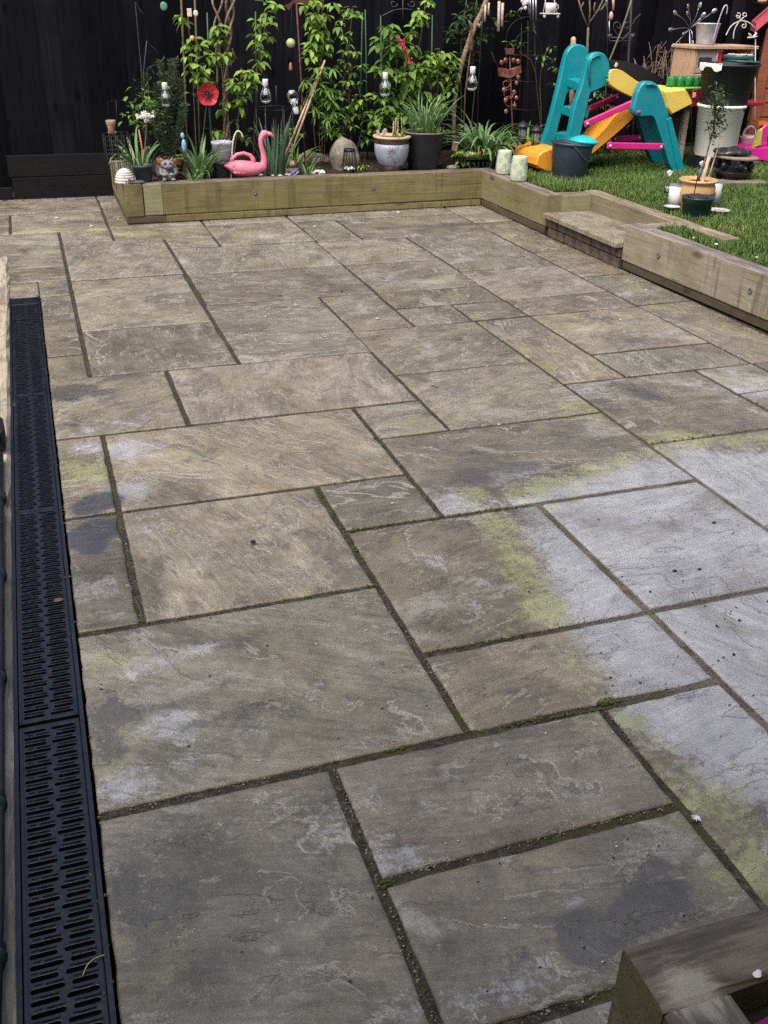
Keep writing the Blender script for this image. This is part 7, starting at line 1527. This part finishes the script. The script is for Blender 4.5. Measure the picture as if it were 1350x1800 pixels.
for k_ in range(26): a = r_.uniform(0, 6.28); L = r_.uniform(.004, .012); b.tube([(0, 0, .004), (math.cos(a) * L * .6, math.sin(a) * L * .6, .006), (math.cos(a) * L, math.sin(a) * L, .004)], [.0010, .0008, .0003], 4)
b.build('down', pm('white_down', (.80, .80, .80), None, 40, .9), ft)
MOSS = pm('joint_moss', (.075, .100, .014), (.035, .050, .010), 120, .95, 0, 1.0, 300)
mb = MB(); r_ = random.Random(9)
def moss_run(p0, p1, n, r, w_):
    a, c = gp(*p0, -.004), gp(*p1, -.004)
    for _ in range(n): q = a.lerp(c, r_.random()) + Vector((r_.gauss(0, w_), r_.gauss(0, w_), 0)); mb.sphere(q, r_.uniform(.4, 1) * r, 6, 4, (1, 1, .7))
moss_run((1052, 1234), (1085, 1232), 60, .006, .006); moss_run((880, 1276), (1060, 1246), 60, .0045, .003); moss_run((610, 934), (770, 907), 70, .0045, .003); moss_run((612, 938), (660, 1026), 24, .004, .002); moss_run((640, 1030), (662, 1028), 16, .005, .003); moss_run((685, 1318), (720, 1312), 16, .0045, .003); moss_run((740, 1150), (900, 1120), 26, .004, .003); moss_run((942, 889), (770, 906), 50, .0045, .003); moss_run((670, 1555), (690, 1545), 14, .004, .003); moss_run((560, 865), (610, 935), 20, .004, .002); moss_run((1146, 779), (1350, 750), 40, .005, .003); moss_run((20, 705), (27, 715), 12, .010, .004)
for a_, c_ in (((140, 1115), (655, 1027)), ((171, 1439), (600, 1338)), ((214, 905), (250, 1095)), ((184, 768), (212, 898)), ((660, 1030), (826, 1280)), ((590, 1360), (675, 1555)), ((680, 1565), (766, 1799)), ((1141, 1075), (745, 1148)), ((1065, 1250), (1189, 1406)), ((675, 1545), (1180, 1420)), ((771, 905), (617, 715)), ((1141, 780), (1010, 700)), ((287, 655), (327, 748)), ((415, 641), (290, 421)), ((151, 660), (107, 410))):
    moss_run(a_, c_, 9, .0030, .0020)
o = mb.build('moss', MOSS); tag(o, kind='stuff')
gr_ = MB(); r_ = random.Random(19)      # grit and crumbled mortar along the joints
def grit_run(p0, p1, n, w_):
    a, c = gp(*p0, -.006), gp(*p1, -.006)
    for _ in range(n): gr_.sphere(a.lerp(c, r_.random()) + Vector((r_.gauss(0, w_), r_.gauss(0, w_), r_.uniform(0, .002))), r_.uniform(.0008, .0026), 5, 4, (1.2, 1, .8))
for a_, c_, n in (((140, 1115), (655, 1027), 120), ((171, 1439), (826, 1283), 190), ((826, 1283), (1259, 1200), 150), ((670, 1545), (1189, 1416), 170), ((745, 1148), (1141, 1073), 150), ((1141, 1073), (1350, 1035), 90), ((1141, 1073), (1350, 1275), 150), ((942, 889), (1141, 1073), 110), ((657, 1025), (826, 1280), 120), ((587, 1351), (766, 1799), 150), ((1060, 1245), (1350, 1583), 190), ((604, 934), (1219, 844), 120), ((1141, 780), (1350, 924), 100), ((184, 765), (249, 1100), 70), ((912, 1799), (1073, 1741), 60)): grit_run(a_, c_, n // 2, .0030)
tag(gr_.build('grit', pm('joint_grit', (.26, .22, .175), (.07, .058, .046), 150, .95)), kind='stuff')
gt_ = clump('grass_tuft', 'tiny tuft of grass growing in a joint beside the drain slabs', gp(250, 1097, -.006), 7, (.02, .045), UPR, MIDG, .004, 71, 'grass tuft', 1.0)
gb = empty('dry_straw', gp(150, 1690, .002), 'dry curved grass blade lying on the drain grate', 'straw'); wire(gb, 'stalk', [gp(146, 1715, .003), gp(152, 1697, .004), gp(166, 1684, .004), gp(186, 1678, .003)], .0009, STRAW, 4, 2)
tg = empty('twig', gp(763, 679, .003), 'short dark twig lying on a slab in the middle of the patio', 'twig'); wire(tg, 'stick', [gp(757, 677, .004), gp(769, 680, .004)], .0022, TW, 5)
dr = empty('leaf_debris', gp(103, 1056, .001), 'brown clot of leaf litter stuck in the drain grate', 'leaf litter'); b = MB(); b.sphere((0, 0, .002), .011, 10, 6, (1.2, .8, .4)); b.build('clot', STEM, dr)
bd = empty('bird_dropping', gp(1331, 1713, .2015), 'white bird dropping on top of the near planter sleeper', 'bird dropping'); b = MB(); b.sphere((0, 0, 0), .006, 10, 6, (1.1, .9, .25)); b.sphere((.005, .003, 0), .004, 8, 5, (1, 1, .25)); b.build('splash', WHT, bd)
pgr = MB(); r_ = random.Random(4)
for _ in range(190): pgr.sphere((r_.uniform(.73, 1.1), r_.uniform(.42, .64), .143 + r_.uniform(0, .012)), r_.uniform(.006, .014), 8, 5, (1.2, 1, .7))
tag(pgr.build('pebbles', pm('brown_pebbles', (.16, .105, .085), (.07, .045, .04), 24, .6)), kind='stuff')
PUR = pm('purple_label_card', (.22, .012, .12), (.18, .010, .10), 20, .4); lb_ = empty('plant_label', gp(1362, 1812, .165), 'purple plant label with white print lying on pebbles in the near planter', 'label')
b = MB(); b.box((0, 0, 0), (.09, .035, .003), Matrix.Rotation(R(8), 3, 'Z') @ Matrix.Rotation(R(25), 3, 'X')); b.build('label_card', PUR, lb_)

for o_ in (bu, tl_, zb, wt, bt, gl, gl2, clo, wcn, pkc, sc_, tz, bp, gp_, gt): o_.scale.z = VZ
for o_ in list(COL.objects):
    if o_.type == 'EMPTY' and o_.name.split('.')[0] in ('white_pot', 'spray_bottle', 'plant_saucer'): o_.scale.z = VZ

KEEP += [(3.53, 6.30, .11), (3.72, 5.16, .09), (3.60, 4.92, .07), (3.70, 5.22, .05), (5.2, 6.8, .14), (4.62, 5.95, .14)]
make_grass(210000, 3)
